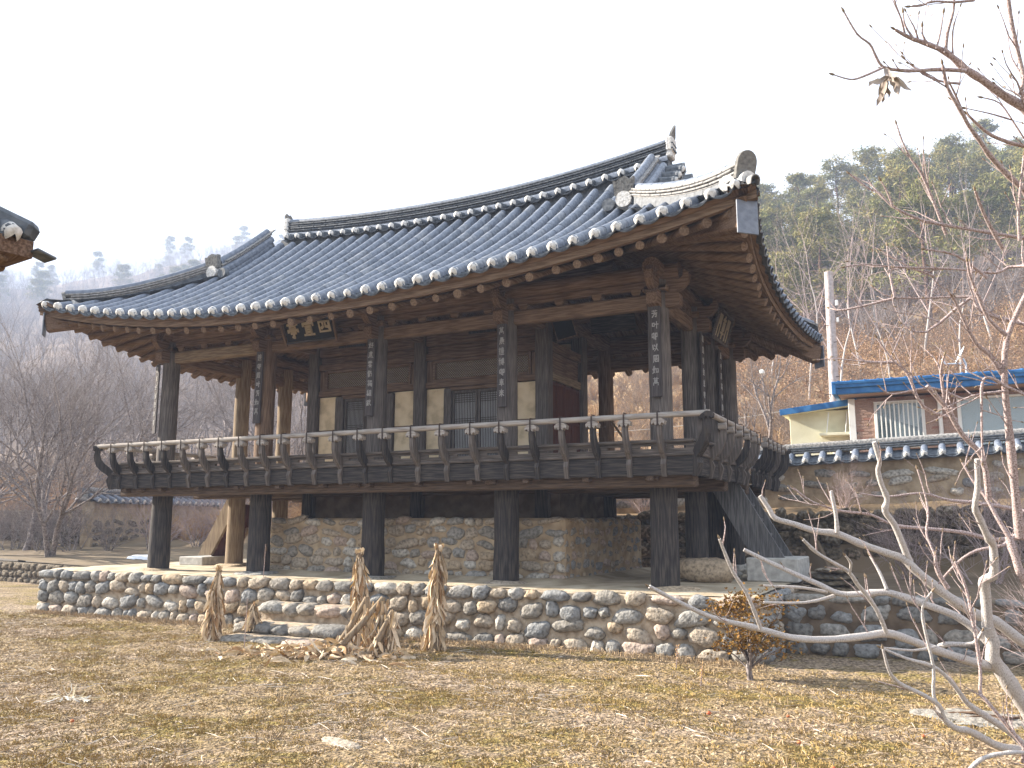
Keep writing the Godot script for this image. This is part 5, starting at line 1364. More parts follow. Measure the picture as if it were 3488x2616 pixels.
	var sp := thing("slim_post", "slim dark post with a white knob on the grassy slope beyond the pavilion", "post", "", Vector3(-3.2, hill_y(-3.2, -26.0), -26.0))
	pole("shaft", Vector3(0, -0.3, 0), Vector3(-0.1, 2.3, 0), 0.04, 0.03, M.bark_grey, sp, 6, 0.03)
	bx("knob", Vector3(-0.1, 2.36, 0), Vector3(0.2, 0.2, 0.2), M.white_paint, sp, Basis(), 0.07)

# ------------------------------------------------------------------ plants
func col_tri(st: SurfaceTool, a: Vector3, b: Vector3, c: Vector3, k: Color):
	st.set_color(k); st.add_vertex(a); st.set_color(k); st.add_vertex(b); st.set_color(k); st.add_vertex(c)

func grow(st: SurfaceTool, p: Vector3, d: Vector3, ln: float, r: float, depth: int, maxd: int, kids: int, upw: float, twist: float, twig: SurfaceTool):
	var n := 5 if depth == 0 else (4 if depth < maxd else 3)
	var pts := [p]; var rad := [r]
	var q := p; var dd := d
	for i in n:
		dd = (dd + Vector3(rng.randf_range(-1, 1), rng.randf_range(-0.6, 1) * 0.8 + upw, rng.randf_range(-1, 1)) * twist).normalized()
		q += dd * ln / n
		pts.append(q); rad.append(r * lerpf(1.0, 0.45, float(i + 1) / n))
	tube(st if depth < 1 else twig, pts, rad, 7 if depth == 0 else (5 if depth == 1 else 3), false, false)
	if depth >= maxd: return
	for k in kids:
		var t := rng.randf_range(0.3, 1.0) if k > 0 else 1.0
		var f := t * n; var i := mini(int(f), n - 1)
		var o: Vector3 = pts[i].lerp(pts[i + 1], f - i)
		var ax := dd.cross(Vector3(rng.randf_range(-1, 1), rng.randf_range(-1, 1), rng.randf_range(-1, 1))).normalized()
		var nd := d.lerp(dd, t).normalized().rotated(ax, rng.randf_range(0.35, 0.95) if k > 0 else 0.25)
		grow(st, o, nd, ln * rng.randf_range(0.5, 0.78), r * lerpf(0.75, 0.42, t) * rng.randf_range(0.75, 1.0), depth + 1, maxd, kids, upw, twist, twig)

func tree_meshes(h: float, r: float, maxd: int, kids: int, upw: float, twist: float, stems := 1) -> Array:
	var a := mb(); var b := mb()
	for s in stems:
		var d := Vector3(0, 1, 0) if stems == 1 else Vector3(rng.randf_range(-0.6, 0.6), 1, rng.randf_range(-0.6, 0.6)).normalized()
		grow(a, Vector3(rng.randf_range(-0.1, 0.1), -0.15, rng.randf_range(-0.1, 0.1)) * (0.0 if stems == 1 else 1.0) - Vector3(0, 0.1, 0), d, h * (0.5 if stems == 1 else (0.48 if h > 6.0 else 0.42)), r, 0, maxd, kids, upw, twist, b)
	return [fin(a), fin(b)]

func plant(called: String, ms: Array, mat: Array, at: Vector3, turn: float, sc: Vector3, label: String, category: String, group: String) -> Node3D:
	var t := thing(called, label, category, group, at)
	inst("trunk" if category == "tree" else "stem", ms[0], mat[0], t)
	inst("branches" if category == "tree" else "twigs", ms[1], mat[1], t)
	t.transform = Transform3D(Basis.IDENTITY.rotated(Vector3.UP, turn).scaled_local(sc), at)
	return t

func polar(az: float, d: float) -> Vector3:
	var a := deg_to_rad(az)
	var x := 3.2 - sin(a) * d; var z := 10.73 - cos(a) * d
	return Vector3(x, hill_y(x, z), z)

func clump(n: int, ln: float, wd: float, spread: float, droop: float, c0: Color, c1: Color) -> ArrayMesh:   # a tuft of blades
	var st := mb()
	st.set_smooth_group(FLAT)
	for i in n:
		var a := rng.randf() * TAU
		var d := Vector3(cos(a) * spread * rng.randf(), 1.0, sin(a) * spread * rng.randf()).normalized()
		var s := d.cross(Vector3(sin(a), 0.2, -cos(a))).normalized() * wd
		var o := Vector3(cos(a), 0, sin(a)) * rng.randf() * 0.06
		var l := ln * rng.randf_range(0.5, 1.0)
		var m := o + d * l * 0.6; var e := o + d * l + Vector3(cos(a), -1, sin(a)) * droop * l
		var c := c0.lerp(c1, rng.randf())
		col_tri(st, o - s, o + s, m + s * 0.7, c); col_tri(st, o - s, m + s * 0.7, m - s * 0.7, c); col_tri(st, m - s * 0.7, m + s * 0.7, e, c)
	return fin(st)

func pine_crown(seed2: int, h: float, wide: float) -> ArrayMesh:
	var st := mb(); st.set_smooth_group(FLAT)
	var pads := []
	for k in 34:
		var t := pow(rng.randf(), 0.8)
		var y := h * lerpf(0.34, 0.99, t)
		var rr := wide * (1.0 - 0.72 * pow(t, 1.6)) * sqrt(rng.randf())
		var a := rng.randf() * TAU
		pads.append([Vector3(cos(a) * rr, y, sin(a) * rr), rng.randf_range(0.55, 1.1) * (1.15 - 0.4 * t)])
	for p in pads:
		var tint := Color(0.135, 0.15, 0.048).lerp(Color(0.265, 0.225, 0.08), rng.randf())
		for k in 58:
			var u = Vector3(rng.randfn(), rng.randfn() * 0.5, rng.randfn()) * p[1] * 0.5
			var o: Vector3 = p[0] + u
			var c := tint * rng.randf_range(0.75, 1.3)
			for b in 3:
				var d := (Vector3(rng.randfn(), rng.randfn() * 0.6 + 0.5, rng.randfn())).normalized()
				var s := d.cross(Vector3(rng.randfn(), rng.randfn(), rng.randfn())).normalized() * rng.randf_range(0.03, 0.055)
				col_tri(st, o - s, o + s, o + d * rng.randf_range(0.22, 0.4), c)
	return fin(st)

func make_hills():
	# pines on the right hill, each its own tree
	var protos := []
	for k in 4:
		var h: float = [9.0, 8.0, 10.0, 7.0][k]
		var st := mb(); var pts := []; var rad := []
		for i in 8:
			var t := i / 7.0
			pts.append(Vector3(rng.randf_range(-0.15, 0.15) * t, -0.4 + t * h, rng.randf_range(-0.15, 0.15) * t)); rad.append(lerpf(0.17, 0.04, t))
		tube(st, pts, rad, 7)
		for i in 12:
			var t := rng.randf_range(0.32, 0.9); var a := rng.randf() * TAU
			var o := Vector3(0, -0.4 + t * h, 0)
			tube(st, [o, o + Vector3(cos(a), 0.25, sin(a)) * 1.9 * (1.1 - t)], [0.05, 0.015], 4)
		protos.append([fin(st), pine_crown(k, h, [2.6, 2.3, 2.7, 2.1][k])])
	var spots := []
	for r in 9:
		var d := 55.0 + r * 5.4
		var a := -8.0 + (1.1 if r % 2 else 0.0) + r * 0.15
		while a < 14.0:
			spots.append([a + rng.randf_range(-0.6, 0.6), d + rng.randf_range(-2.2, 2.2)])
			a += 2.3 + rng.randf_range(-0.3, 0.5)
	for s in spots:
		if s[1] < 60.0 and rng.randf() < 0.45: continue
		var p := polar(s[0], s[1])
		var t := thing("pine_tree", "olive green pine among the pines crowding the top of the right hillside", "tree", "pines on the right hillside")
		var ms: Array = protos[rng.randi() % 4]
		inst("trunk", ms[0], M.bark_pine, t); inst("crown", ms[1], M.leaf, t)
		var k := rng.randf_range(0.7, 1.05) * (1.0 + 0.08 * sstep(4.0, -5.0, s[0]))
		t.transform = Transform3D(Basis.IDENTITY.rotated(Vector3.UP, rng.randf() * TAU).scaled_local(Vector3(k, k * rng.randf_range(0.9, 1.1), k)), p)
	# leafless woods that read as one mass
	var wood := []
	for k in 3: wood.append(tree_meshes(7.5, 0.075, 3, 5, 0.12, 0.2))
	var merged := []
	for w in wood:
		var st := SurfaceTool.new(); st.append_from(w[0], 0, Transform3D()); st.append_from(w[1], 0, Transform3D()); merged.append(st.commit())
	var far := Node3D.new(); far.name = "leafless_wood"; add_child(far); far.set_meta("kind", "stuff")
	tag(far, "hazy grey leafless wood covering the valley sides beyond the pavilion", "wood")
	for v in 3:
		var xs := []
		for k in 1100:
			var d := 50.0 + 350.0 * pow(rng.randf(), 0.8)
			var p := polar(rng.randf_range(14.0, 62.0), d)
			var s := rng.randf_range(0.7, 1.25) * lerpf(0.85, 1.25, (d - 50.0) / 350.0)
			xs.append(Transform3D(Basis.IDENTITY.rotated(Vector3.UP, rng.randf() * TAU).scaled_local(Vector3(s, s, s)), p))
		for k in 22:
			var p := polar(rng.randf_range(-9.0, 14.0), rng.randf_range(46.0, 68.0))
			var s := rng.randf_range(0.45, 0.8)
			xs.append(Transform3D(Basis.IDENTITY.rotated(Vector3.UP, rng.randf() * TAU).scaled_local(Vector3(s, s, s)), p))
		multi("leafless_trees", merged[v], M.bark_grey, far, xs)
	# pines scattered through the far wood
	var px := []
	for k in 70:
		var p := polar(rng.randf_range(28.0, 60.0), rng.randf_range(230.0, 390.0)); var s := rng.randf_range(0.9, 1.5)
		px.append(Transform3D(Basis.IDENTITY.rotated(Vector3.UP, rng.randf() * TAU).scaled_local(Vector3(s, s, s)), p))
	multi("far_pines", protos[1][1], M.leaf, far, px)
	# scrub and dry grass on the slopes
	var gr := clump(26, 0.75, 0.012, 0.55, 0.22, Color(0.50, 0.36, 0.20), Color(0.34, 0.22, 0.12))
	var xs2 := []; var cs2 := []
	for k in 6500:
		var az := rng.randf_range(-12.0, 62.0)
		var d := 24.0 + 34.0 * rng.randf()
		var p := polar(az, d)
		if p.z > back_line(p.x) - 4.0: continue
		if p.x > 0.5 and p.z > -17.0: continue
		var s := rng.randf_range(0.5, 1.5)
		xs2.append(Transform3D(Basis.IDENTITY.rotated(Vector3.UP, rng.randf() * TAU).scaled_local(Vector3(s * 1.3, s, s * 1.3)), p))
		var c := Color(1, 1, 1).lerp(Color(0.75, 0.62, 0.5), rng.randf()); cs2.append(c * rng.randf_range(0.75, 1.1))
	tag(multi("dry_grass", gr, M.vert, self, xs2, cs2), "dry straw coloured grass on the slopes behind the yard", "grass")
	var br := tree_meshes(2.3, 0.02, 2, 6, 0.1, 0.22, 5)
	var sb := SurfaceTool.new(); sb.append_from(br[0], 0, Transform3D()); sb.append_from(br[1], 0, Transform3D()); var brush: ArrayMesh = sb.commit()
	var xs3 := []
	for k in 1100:
		var p := polar(rng.randf_range(-12.0, 60.0), rng.randf_range(30.0, 64.0))
		if p.x > 0.0 and p.z > -19.0: continue
		if p.z > back_line(p.x) - 8.0: continue
		var s := rng.randf_range(0.5, 1.3)
		xs3.append(Transform3D(Basis.IDENTITY.rotated(Vector3.UP, rng.randf() * TAU).scaled_local(Vector3(s, s, s)), p))
	tag(multi("hillside_scrub", brush, M.bark_scrub, self, xs3), "tangled reddish brown scrub on the hillside above the house", "scrub")
	# leaf litter caught in the scrub on the right slope
	var lf := mb(); lf.set_smooth_group(FLAT)
	for k in 44:
		var o := Vector3(rng.randf_range(-0.5, 0.5), rng.randf_range(0.0, 0.7), rng.randf_range(-0.5, 0.5))
		var a := Vector3(rng.randfn(), rng.randfn(), rng.randfn()).normalized() * 0.034; var b := Vector3(rng.randfn(), rng.randfn(), rng.randfn()).normalized() * 0.026
		col_tri(lf, o - a, o + b, o + a, Color(0.25, 0.135, 0.07).lerp(Color(0.36, 0.235, 0.15), rng.randf()))
	var xs4 := []
	var lm := fin(lf)
	for k in 2600:
		var p := polar(rng.randf_range(-12.0, 14.0), rng.randf_range(36.0, 70.0)); p.y += rng.randf_range(0.0, 1.0)
		xs4.append(Transform3D(Basis.IDENTITY.rotated(Vector3.UP, rng.randf() * TAU).scaled_local(Vector3.ONE * rng.randf_range(0.8, 2.0)), p))
	tag(multi("dead_leaves", lm, M.leaf, self, xs4), "rusty dead leaves hanging in the scrub of the right hillside", "leaves")

	# single leafless trees one can tell apart
	var slim := tree_meshes(8.5, 0.06, 3, 4, 0.25, 0.12)
	var n := 0
	for s in [[7.2, 40.0, 0.9], [5.6, 37.0, 1.0], [4.0, 44.0, 0.95], [2.2, 39.0, 0.8], [0.4, 46.0, 1.1], [-1.5, 41.0, 0.9], [-3.4, 45.0, 1.0], [6.4, 52.0, 1.0], [9.5, 43.0, 0.8], [3.0, 56.0, 1.1]]:
		plant("slender_tree", slim, [M.bark_pale, M.bark_red], polar(s[0], s[1]), n * 1.7, Vector3.ONE * s[2], "slender pale leafless tree standing on the scrubby right hillside", "tree", "slender trees on the right hillside"); n += 1
	var dark := tree_meshes(6.0, 0.12, 4, 4, 0.1, 0.2)
	plant("leafless_tree", dark, [M.bark_grey, M.bark_grey], Vector3(-1.2, hill_y(-1.2, -12.5), -12.5), 0.4, Vector3.ONE * 0.8, "dark forked leafless tree between the pavilion's right end and the cream annex", "tree", "")
	var big := [tree_meshes(7.0, 0.095, 4, 5, 0.08, 0.2, 2), tree_meshes(7.4, 0.09, 4, 5, 0.12, 0.22, 3)]
	var labels := ["large leafless tree with spreading pale branches left of the balcony's end", "leafless tree leaning right, nearest the left end of the balcony rail", "leafless tree at the left picture edge with low forks", "leafless tree behind the left end of the tiled wall", "crooked dark leafless tree seen between the two left front columns", "thin leafless tree on the grassy slope behind the left trees", "leafless tree with dense crown further up the left slope"]
	n = 0
	for s in [[-20.6, -5.2, 1.0, 0], [-18.4, -4.6, 0.85, 1], [-23.2, -4.4, 0.95, 1], [-21.8, -9.5, 1.05, 0], [-17.6, -12.5, 0.9, 1], [-26.5, -11.5, 1.1, 0], [-24.5, -16.0, 1.1, 1]]:
		plant("leafless_tree", big[s[3]], [M.bark_grey, M.bark_grey], Vector3(s[0], hill_y(s[0], s[1]) - 0.1, s[1]), n * 2.1 + 0.6, Vector3.ONE * s[2], labels[n], "tree", ""); n += 1
	# shrubs along the walls
	var sh := [tree_meshes(3.0, 0.022, 3, 5, 0.08, 0.2, 7), tree_meshes(2.6, 0.02, 3, 5, 0.12, 0.24, 8)]
	n = 0
	for s in [[-24.5, -5.9], [-22.9, -5.6], [-21.3, -5.4], [-19.9, -5.3], [-18.6, -5.4], [-17.4, -5.6], [-16.2, -6.0], [-15.2, -6.6], [-14.3, -7.2], [-13.4, -7.5], [-20.5, -6.4], [-23.6, -6.4]]:
		plant("leafless_shrub", sh[n % 2], [M.bark_grey, M.bark_red if n > 5 else M.bark_grey], Vector3(s[0], hill_y(s[0], s[1]) - 0.05, s[1]), n * 1.3, Vector3.ONE * rng.randf_range(0.75, 1.0), "bushy leafless shrub in the hedge along the old wall on the left", "shrub", "shrubs in the hedge on the left"); n += 1
	n = 0
	for s in [[2.6, -4.3, 0.7], [3.7, -3.6, 0.85], [4.6, -4.6, 0.9], [5.4, -3.2, 0.95], [1.5, -6.6, 0.5], [-0.6, -6.7, 0.6], [-2.4, -6.7, 0.6], [-7.6, -6.6, 0.8]]:
		plant("leafless_shrub", sh[(n + 1) % 2], [M.bark_red, M.bark_red], Vector3(s[0], hill_y(s[0], s[1]) - 0.05, s[1]), n * 1.9, Vector3.ONE * s[2], ["fine reddish shrub on the shaded ground left of the thick pale trunk", "fine reddish shrub on the shaded ground directly behind the thick pale trunk", "fine reddish shrub close to the rubble terrace at the right picture edge", "largest reddish shrub on the shaded ground at the right picture edge", "low reddish shrub on top of the rubble terrace by the right hand ladder", "reddish shrub above the terrace seen under the pavilion floor at the right corner post", "reddish shrub above the terrace seen between the two rightmost front posts", "reddish shrub seen under the floor behind the left of the stone room base"][n], "shrub", "reddish shrubs by the rubble terrace"); n += 1
	n = 0
	for s in [[4.15, 1.5, 0.62], [4.6, 2.9, 0.7], [4.9, 0.6, 0.8]]:
		plant("leafless_shrub", sh[n % 2], [M.bark_red, M.bark_red], Vector3(s[0], -0.8, s[1]), n * 2.3 + 0.7, Vector3.ONE * s[2], ["fine pale twiggy shrub at the right picture edge behind the thick trunk", "fine pale twiggy shrub at the right picture edge beside the thick trunk", "tallest fine twiggy shrub at the right picture edge in front of the low wall"][n], "shrub", ""); n += 1
	# old snow
	var sn := mb(); sn.set_smooth_group(0)
	var snow := func(label: String, at: Vector3, w: float, dp: float):
		var o := thing("snow_patch", label, "snow", "", at)
		inst("snow", grid(18, 8, func(u, v):
			var x = (u - 0.5) * w; var z = (v - 0.5) * dp
			var e := 1.0 - pow((u - 0.5) * 2, 2) - pow((v - 0.5) * 2, 2) + 0.5 * gn.get_noise_2d(x * 4 + at.x, z * 6)
			return Vector3(x, hill_y(at.x + x, at.z + z) - at.y + clampf(e, -0.3, 0.3) * 0.22, z)), M.snow, o)
	snow.call("thin strip of old snow on the ground behind the platform's left end", Vector3(-14.7, hill_y(-14.7, -4.6), -4.6), 1.3, 0.45)
	snow.call("bluish patch of old snow on the far slope seen past the left corner column", Vector3(-22.5, hill_y(-22.5, -27.0), -27.0), 6.0, 3.5)

# ------------------------------------------------------------------ things lying and growing in the yard
func ribbon(st: SurfaceTool, p: Vector3, d: Vector3, ln: float, w: float, c: Color, curl: float, grav: float):
	var s := d.cross(Vector3(rng.randfn(), rng.randfn(), rng.randfn())).normalized()
	var q := p; var prev := []
	for i in 6:
		var t := i / 5.0
		var ww := w * (0.45 + 1.1 * t * (1.0 - t) * 2.0) * (1.0 if i < 5 else 0.3)
		var a := q - s * ww; var b := q + s * ww; var m := q + d.cross(s) * ww * 0.5
		if prev.size():
			var cc := c * rng.randf_range(0.85, 1.12)
			col_tri(st, prev[0], m, a, cc); col_tri(st, prev[0], prev[2], m, cc); col_tri(st, prev[2], b, m, cc); col_tri(st, prev[2], prev[1], b, cc)
		prev = [a, b, m]
		q += d * ln / 5.0
		d = (d + Vector3(0, -grav, 0) + s * rng.randf_range(-curl, curl) + d.cross(s) * rng.randf_range(-curl, curl)).normalized()
		s = s.rotated(d, rng.randf_range(-0.5, 0.5) * curl * 2.0)
		s = (s - d * s.dot(d)).normalized()

func dry_col() -> Color:
	return [Color(0.56, 0.43, 0.29), Color(0.46, 0.33, 0.20), Color(0.62, 0.51, 0.38), Color(0.34, 0.21, 0.11), Color(0.58, 0.46, 0.33)][rng.randi() % 5]

func stalk(label: String, at: Vector3, h: float, lean: Vector3, spread: float, leaves: int):
	var t := thing("dry_stalk_bundle", label, "dead plant", "", at)
	var st := mb(); var pts := []; var rad := []
	for i in 9:
		var u := i / 8.0
		pts.append(Vector3(0.015 * sin(i * 1.7), -0.04 + u * h, 0.015 * cos(i * 2.1)) + lean * u * u); rad.append(lerpf(0.085, 0.035, u) * (1.0 + 0.12 * sin(i * 2.6)))
	tube(st, pts, rad, 9, false, true)
	part("stem", st, M.tany, t)
	var rest := mb()
	for k in leaves:
		var u := pow(rng.randf(), 0.7)
		var a := rng.randf() * TAU
		var f := u * 8.0; var i := mini(int(f), 7)
		var o: Vector3 = (pts[i] as Vector3).lerp(pts[i + 1], f - i) + Vector3(cos(a), 0, sin(a)) * (0.035 + 0.07 * (1.0 - u))
		var sp: float = spread * rng.randf_range(0.2, 1.0)
		var ln := minf(rng.randf_range(0.12, 0.4), o.y + 0.08)
		var d := Vector3(cos(a) * sp, -1.0, sin(a) * sp).normalized()
		if u > 0.96: d.y = absf(d.y); ln = 0.08
		if k < 45:
			var ls := mb(); ls.set_smooth_group(0); ribbon(ls, o, d, ln, rng.randf_range(0.014, 0.032), dry_col(), 0.34, 0.1); part("dry_leaf", ls, M.leaf, t)
		else:
			rest.set_smooth_group(0); ribbon(rest, o, d, ln, rng.randf_range(0.012, 0.035), dry_col(), 0.35, 0.12)
	stuff(part("dry_leaves", rest, M.leaf, t))

func make_yard_things():
	stalk("shaggy dried stalk bundle standing alone at the left of the stone steps", Vector3(-5.82, -0.77, 1.85), 0.98, Vector3(0.05, 0, 0), 0.2, 230)
	stalk("tall dried stalk bundle at the right end of the stone steps, behind the broken stalks", Vector3(-3.78, -0.77, 1.22), 1.22, Vector3(-0.08, 0, 0.03), 0.18, 230)
	stalk("tallest dried stalk bundle standing right of the broken stalks against the platform", Vector3(-2.62, -0.77, 1.3), 1.3, Vector3(0.02, 0, -0.02), 0.2, 250)
	stalk("small stub of brown dried leaves beside the stone steps on the left", Vector3(-5.5, -0.6, 1.45), 0.32, Vector3(0.03, 0, 0), 0.3, 50)
	# stalks that have snapped and hang back to the ground
	var n := 0
	for s in [[Vector3(-3.66, -0.78, 1.95), Vector3(-3.36, -0.12, 1.72), Vector3(-3.2, -0.72, 1.82)], [Vector3(-3.42, -0.78, 2.35), Vector3(-3.02, -0.1, 1.85), Vector3(-2.92, -0.72, 2.0)], [Vector3(-3.0, -0.78, 2.2), Vector3(-2.84, -0.24, 1.9), Vector3(-2.78, -0.74, 2.02)]]:
		var t := thing("broken_stalk", ["snapped dried stalk beside the steps, leftmost of the three folded over", "long snapped dried stalk, middle one, its head reaching the leaf litter", "short snapped dried stalk hanging straight down, right of the other two"][n], "dead plant", "", s[0]); n += 1
		var st := mb()
		var a: Vector3 = s[0] - s[0]; var b: Vector3 = s[1] - s[0]; var c: Vector3 = s[2] - s[0]
		tube(st, [a, a.lerp(b, 0.5) + Vector3(0.02, 0, 0), b], [0.05, 0.042, 0.03], 8, false, true); part("stem", st, M.tany, t)
		st = mb(); tube(st, [b, b.lerp(c, 0.5) + Vector3(-0.02, 0.04, 0), c], [0.03, 0.032, 0.018], 7, true, true); part("stem", st, M.tany, t)
		var rest := mb(); rest.set_smooth_group(0)
		for k in 90:
			var u := rng.randf(); var o := a.lerp(b, u * 2.0) if u < 0.5 else b.lerp(c, u * 2.0 - 1.0)
			var ls := mb(); ls.set_smooth_group(0)
			ribbon(ls, o + Vector3(rng.randfn(), rng.randfn(), rng.randfn()) * 0.03, ((c - b).normalized() * (1.0 if u > 0.5 else 0.0) + Vector3(rng.randfn() * 0.25, -0.9, rng.randfn() * 0.25)).normalized(), minf(rng.randf_range(0.12, 0.34), maxf(0.08, o.y + 0.06)), rng.randf_range(0.012, 0.03), dry_col(), 0.3, 0.05)
			part("dry_leaf", ls, M.leaf, t)
	var heap := mb(); heap.set_smooth_group(0)
	for k in 330:
		var u := rng.randfn() * 0.42; var v := rng.randfn() * 0.2
		var p := Vector3(-3.6 + u * 1.25, -0.755 + absf(rng.randfn()) * 0.05 * maxf(0.0, 1.0 - absf(u)), 2.35 + v - u * 0.25)
		ribbon(heap, p, Vector3(rng.randfn(), rng.randf_range(-0.05, 0.3), rng.randfn()).normalized(), rng.randf_range(0.08, 0.28), rng.randf_range(0.012, 0.03), dry_col(), 0.4, 0.1)
	var hp := part("leaf_heap", heap, M.leaf, self); stuff(hp); tag(hp, "scattered heap of dry curled leaves at the foot of the broken stalks", "leaves")
	# straw, bits of stalk and clods on the ground
	var straw := mb(); straw.set_smooth_group(FLAT)
	col_tri(straw, Vector3(-0.5, 0, -0.012), Vector3(-0.5, 0, 0.012), Vector3(0.1, 0.05, 0.01), Color.WHITE); col_tri(straw, Vector3(-0.5, 0, -0.012), Vector3(0.1, 0.05, 0.01), Vector3(0.5, 0.02, 0), Color.WHITE)
	col_tri(straw, Vector3(-0.5, 0.01, 0), Vector3(0.1, 0.07, 0), Vector3(0.5, 0.0, 0.0), Color.WHITE)
	var sm := fin(straw)
	var xs := []; var cs := []
	for k in 32000:
		var x := rng.randf_range(-14.5, 5.6); var z := 0.72 + 6.6 * pow(rng.randf(), 0.8)
		if x > -11.3 and x < 1.3 and z < 0.75: continue
		var dn := gn2.get_noise_2d(x * 0.9 - 17.0, z * 1.3 + 9.0)
		if rng.randf() > 0.3 + 1.6 * sstep(-0.05, 0.35, dn): continue
		var big := rng.randf()
		var l := (0.05 + 0.1 * rng.randf()) if big < 0.965 else rng.randf_range(0.14, 0.3)
		xs.append(Transform3D(Basis.IDENTITY.rotated(Vector3.BACK, rng.randfn() * 0.14).rotated(Vector3.UP, rng.randfn() * 0.7 if rng.randf() < 0.5 else rng.randf() * TAU).scaled_local(Vector3(l, 0.3 * l + 0.05, 0.14 + l * 0.5)), Vector3(x, yard_y(x, z) + 0.006, z)))
		var c := Color(0.53, 0.44, 0.36).lerp(Color(0.27, 0.195, 0.115), rng.randf())
		if big > 0.97: c = Color(0.66, 0.6, 0.53)
		cs.append(c)
	tag(multi("straw", sm, M.vert, self, xs, cs), "pale broken straw strewn over the yard", "straw")
	var moss := clump(9, 0.035, 0.004, 1.4, 0.1, Color(0.38, 0.28, 0.11), Color(0.27, 0.185, 0.08))
	xs = []; cs = []
	for k in 30000:
		var x := rng.randf_range(-13.5, 5.0); var z := 0.9 + 6.4 * pow(rng.randf(), 0.75)
		var a := gn2.get_noise_2d(x * 1.1 + 31.0, z * 1.6)
		if rng.randf() > 0.3 + 0.7 * sstep(-0.2, 0.3, a): continue
		var s := rng.randf_range(0.5, 1.3)
		xs.append(Transform3D(Basis.IDENTITY.rotated(Vector3.UP, rng.randf() * TAU).scaled_local(Vector3(s, s, s)), Vector3(x, yard_y(x, z) - 0.003, z))); cs.append(Color.WHITE * rng.randf_range(0.7, 1.25))
	tag(multi("short_moss", moss, M.vert, self, xs, cs), "short brownish moss and stubble covering the yard", "moss")
	var peb: ArrayMesh = stone_meshes[2]
	xs = []
	for k in 14000:
		var x := rng.randf_range(-13.0, 5.0); var z := 0.8 + 6.4 * pow(rng.randf(), 0.8)
		var s := 0.004 + 0.016 * pow(rng.randf(), 3.0)
		xs.append(Transform3D(Basis.IDENTITY.rotated(Vector3.UP, rng.randf() * TAU).scaled_local(Vector3(s * 1.4, s, s)), Vector3(x, yard_y(x, z), z)))
	var foot := clump(12, 0.09, 0.0035, 1.0, 0.3, Color(0.46, 0.36, 0.24), Color(0.30, 0.21, 0.12))
	var fx := []; var fc := []
	for k in 900:
		var x := rng.randf_range(-11.3, 1.3); var z := 0.74 + 0.18 * pow(rng.randf(), 2.0)
		if k > 560: x = rng.randf_range(-13.0, 5.0); z = rng.randf_range(0.9, 6.8)
		var s := rng.randf_range(0.5, 1.5)
		fx.append(Transform3D(Basis.IDENTITY.rotated(Vector3.UP, rng.randf() * TAU).scaled_local(Vector3(s, s, s)), Vector3(x, yard_y(x, z) - 0.005, z))); fc.append(Color.WHITE * rng.randf_range(0.65, 1.2))
	tag(multi("grass_tufts", foot, M.vert, self, fx, fc), "small dry grass tufts along the wall foot and over the yard", "grass")
	var oct := mb(); oct.set_smooth_group(0)
	for sx in [-1.0, 1.0]:
		for sy in [-1.0, 1.0]:
			for sz in [-1.0, 1.0]: tri(oct, Vector3(sx, 0, 0), Vector3(0, sy, 0), Vector3(0, 0, sz), Vector3(sx, sy, sz))
	tag(multi("clods", fin(oct), M.mudwall, self, xs), "small clods and pebbles scattered over the bare soil", "pebbles")
	# single stones, fruit and weeds
	var sl := thing("flat_stone", "thin flat pale stone lying near the front edge of the yard", "stone", "", Vector3(-0.8, -0.765, 5.5))
	inst("stone", stone_meshes[8], M.stone0, sl, Transform3D(Basis.IDENTITY.rotated(Vector3.UP, -0.25).scaled_local(Vector3(0.2, 0.022, 0.07)), Vector3.ZERO))
	var s2 := thing("ash_heap", "low heap of pale ash with charred sticks beside the thick pale trunk", "ash", "", Vector3(3.3, -0.775, 2.5))
	inst("ash", grid(26, 18, func(u, v):
		var x: float = (u - 0.5) * 0.95; var z: float = (v - 0.5) * 0.6
		var e := 1.0 - pow((u - 0.5) * 2, 2) - pow((v - 0.5) * 2, 2) + 0.7 * gn.get_noise_2d(x * 9, z * 9)
		return Vector3(x, clampf(e, -0.6, 0.5) * 0.07 + 0.012 * gn.get_noise_2d(x * 60, z * 60), z)), M.stone1, s2)
	for k in 3:
		var lg := mb(); tube(lg, [Vector3(-0.3 + k * 0.2, 0.02, 0.1 * k), Vector3(0.0 + k * 0.12, 0.045, -0.05 + 0.06 * k), Vector3(0.3 + k * 0.06, 0.03, 0.1 - 0.14 * k)], [0.011, 0.012, 0.007], 6, true, true); part("charred_stick", lg, M.woodx, s2)
	var fm := mb(); fm.set_smooth_group(0)
	for i in 8:
		for k in 12:
			var f := func(ii: int, kk: int) -> Vector3:
				var a := PI * ii / 8.0; var b := TAU * kk / 12.0
				return Vector3(sin(a) * cos(b), cos(a) * (0.88 - 0.12 * absf(cos(a))), sin(a) * sin(b))
			quad(fm, f.call(i, k), f.call(i, k + 1), f.call(i + 1, k + 1), f.call(i + 1, k), f.call(i, k) + f.call(i + 1, k))
	var fmesh := fin(fm)
	surf_mat("fruit", noise_tex("fruit", 90, 0.03, [lin(0.30, 0.05, 0.025), lin(0.42, 0.12, 0.05), lin(0.50, 0.30, 0.10)], [], 4), Vector3(6, 6, 6), 0.5)
	var fl := ["reddish fallen fruit nearest the brown bush", "fallen fruit lying in front of the low wall's shadow", "yellowish fallen fruit in the right foreground", "fallen fruit at the foot of the picture below the branches", "fallen fruit close to the bright low branch", "dark red fruit at the lower left front of the yard", "fallen fruit deep in the right corner of the yard"]
	var k2 := 0
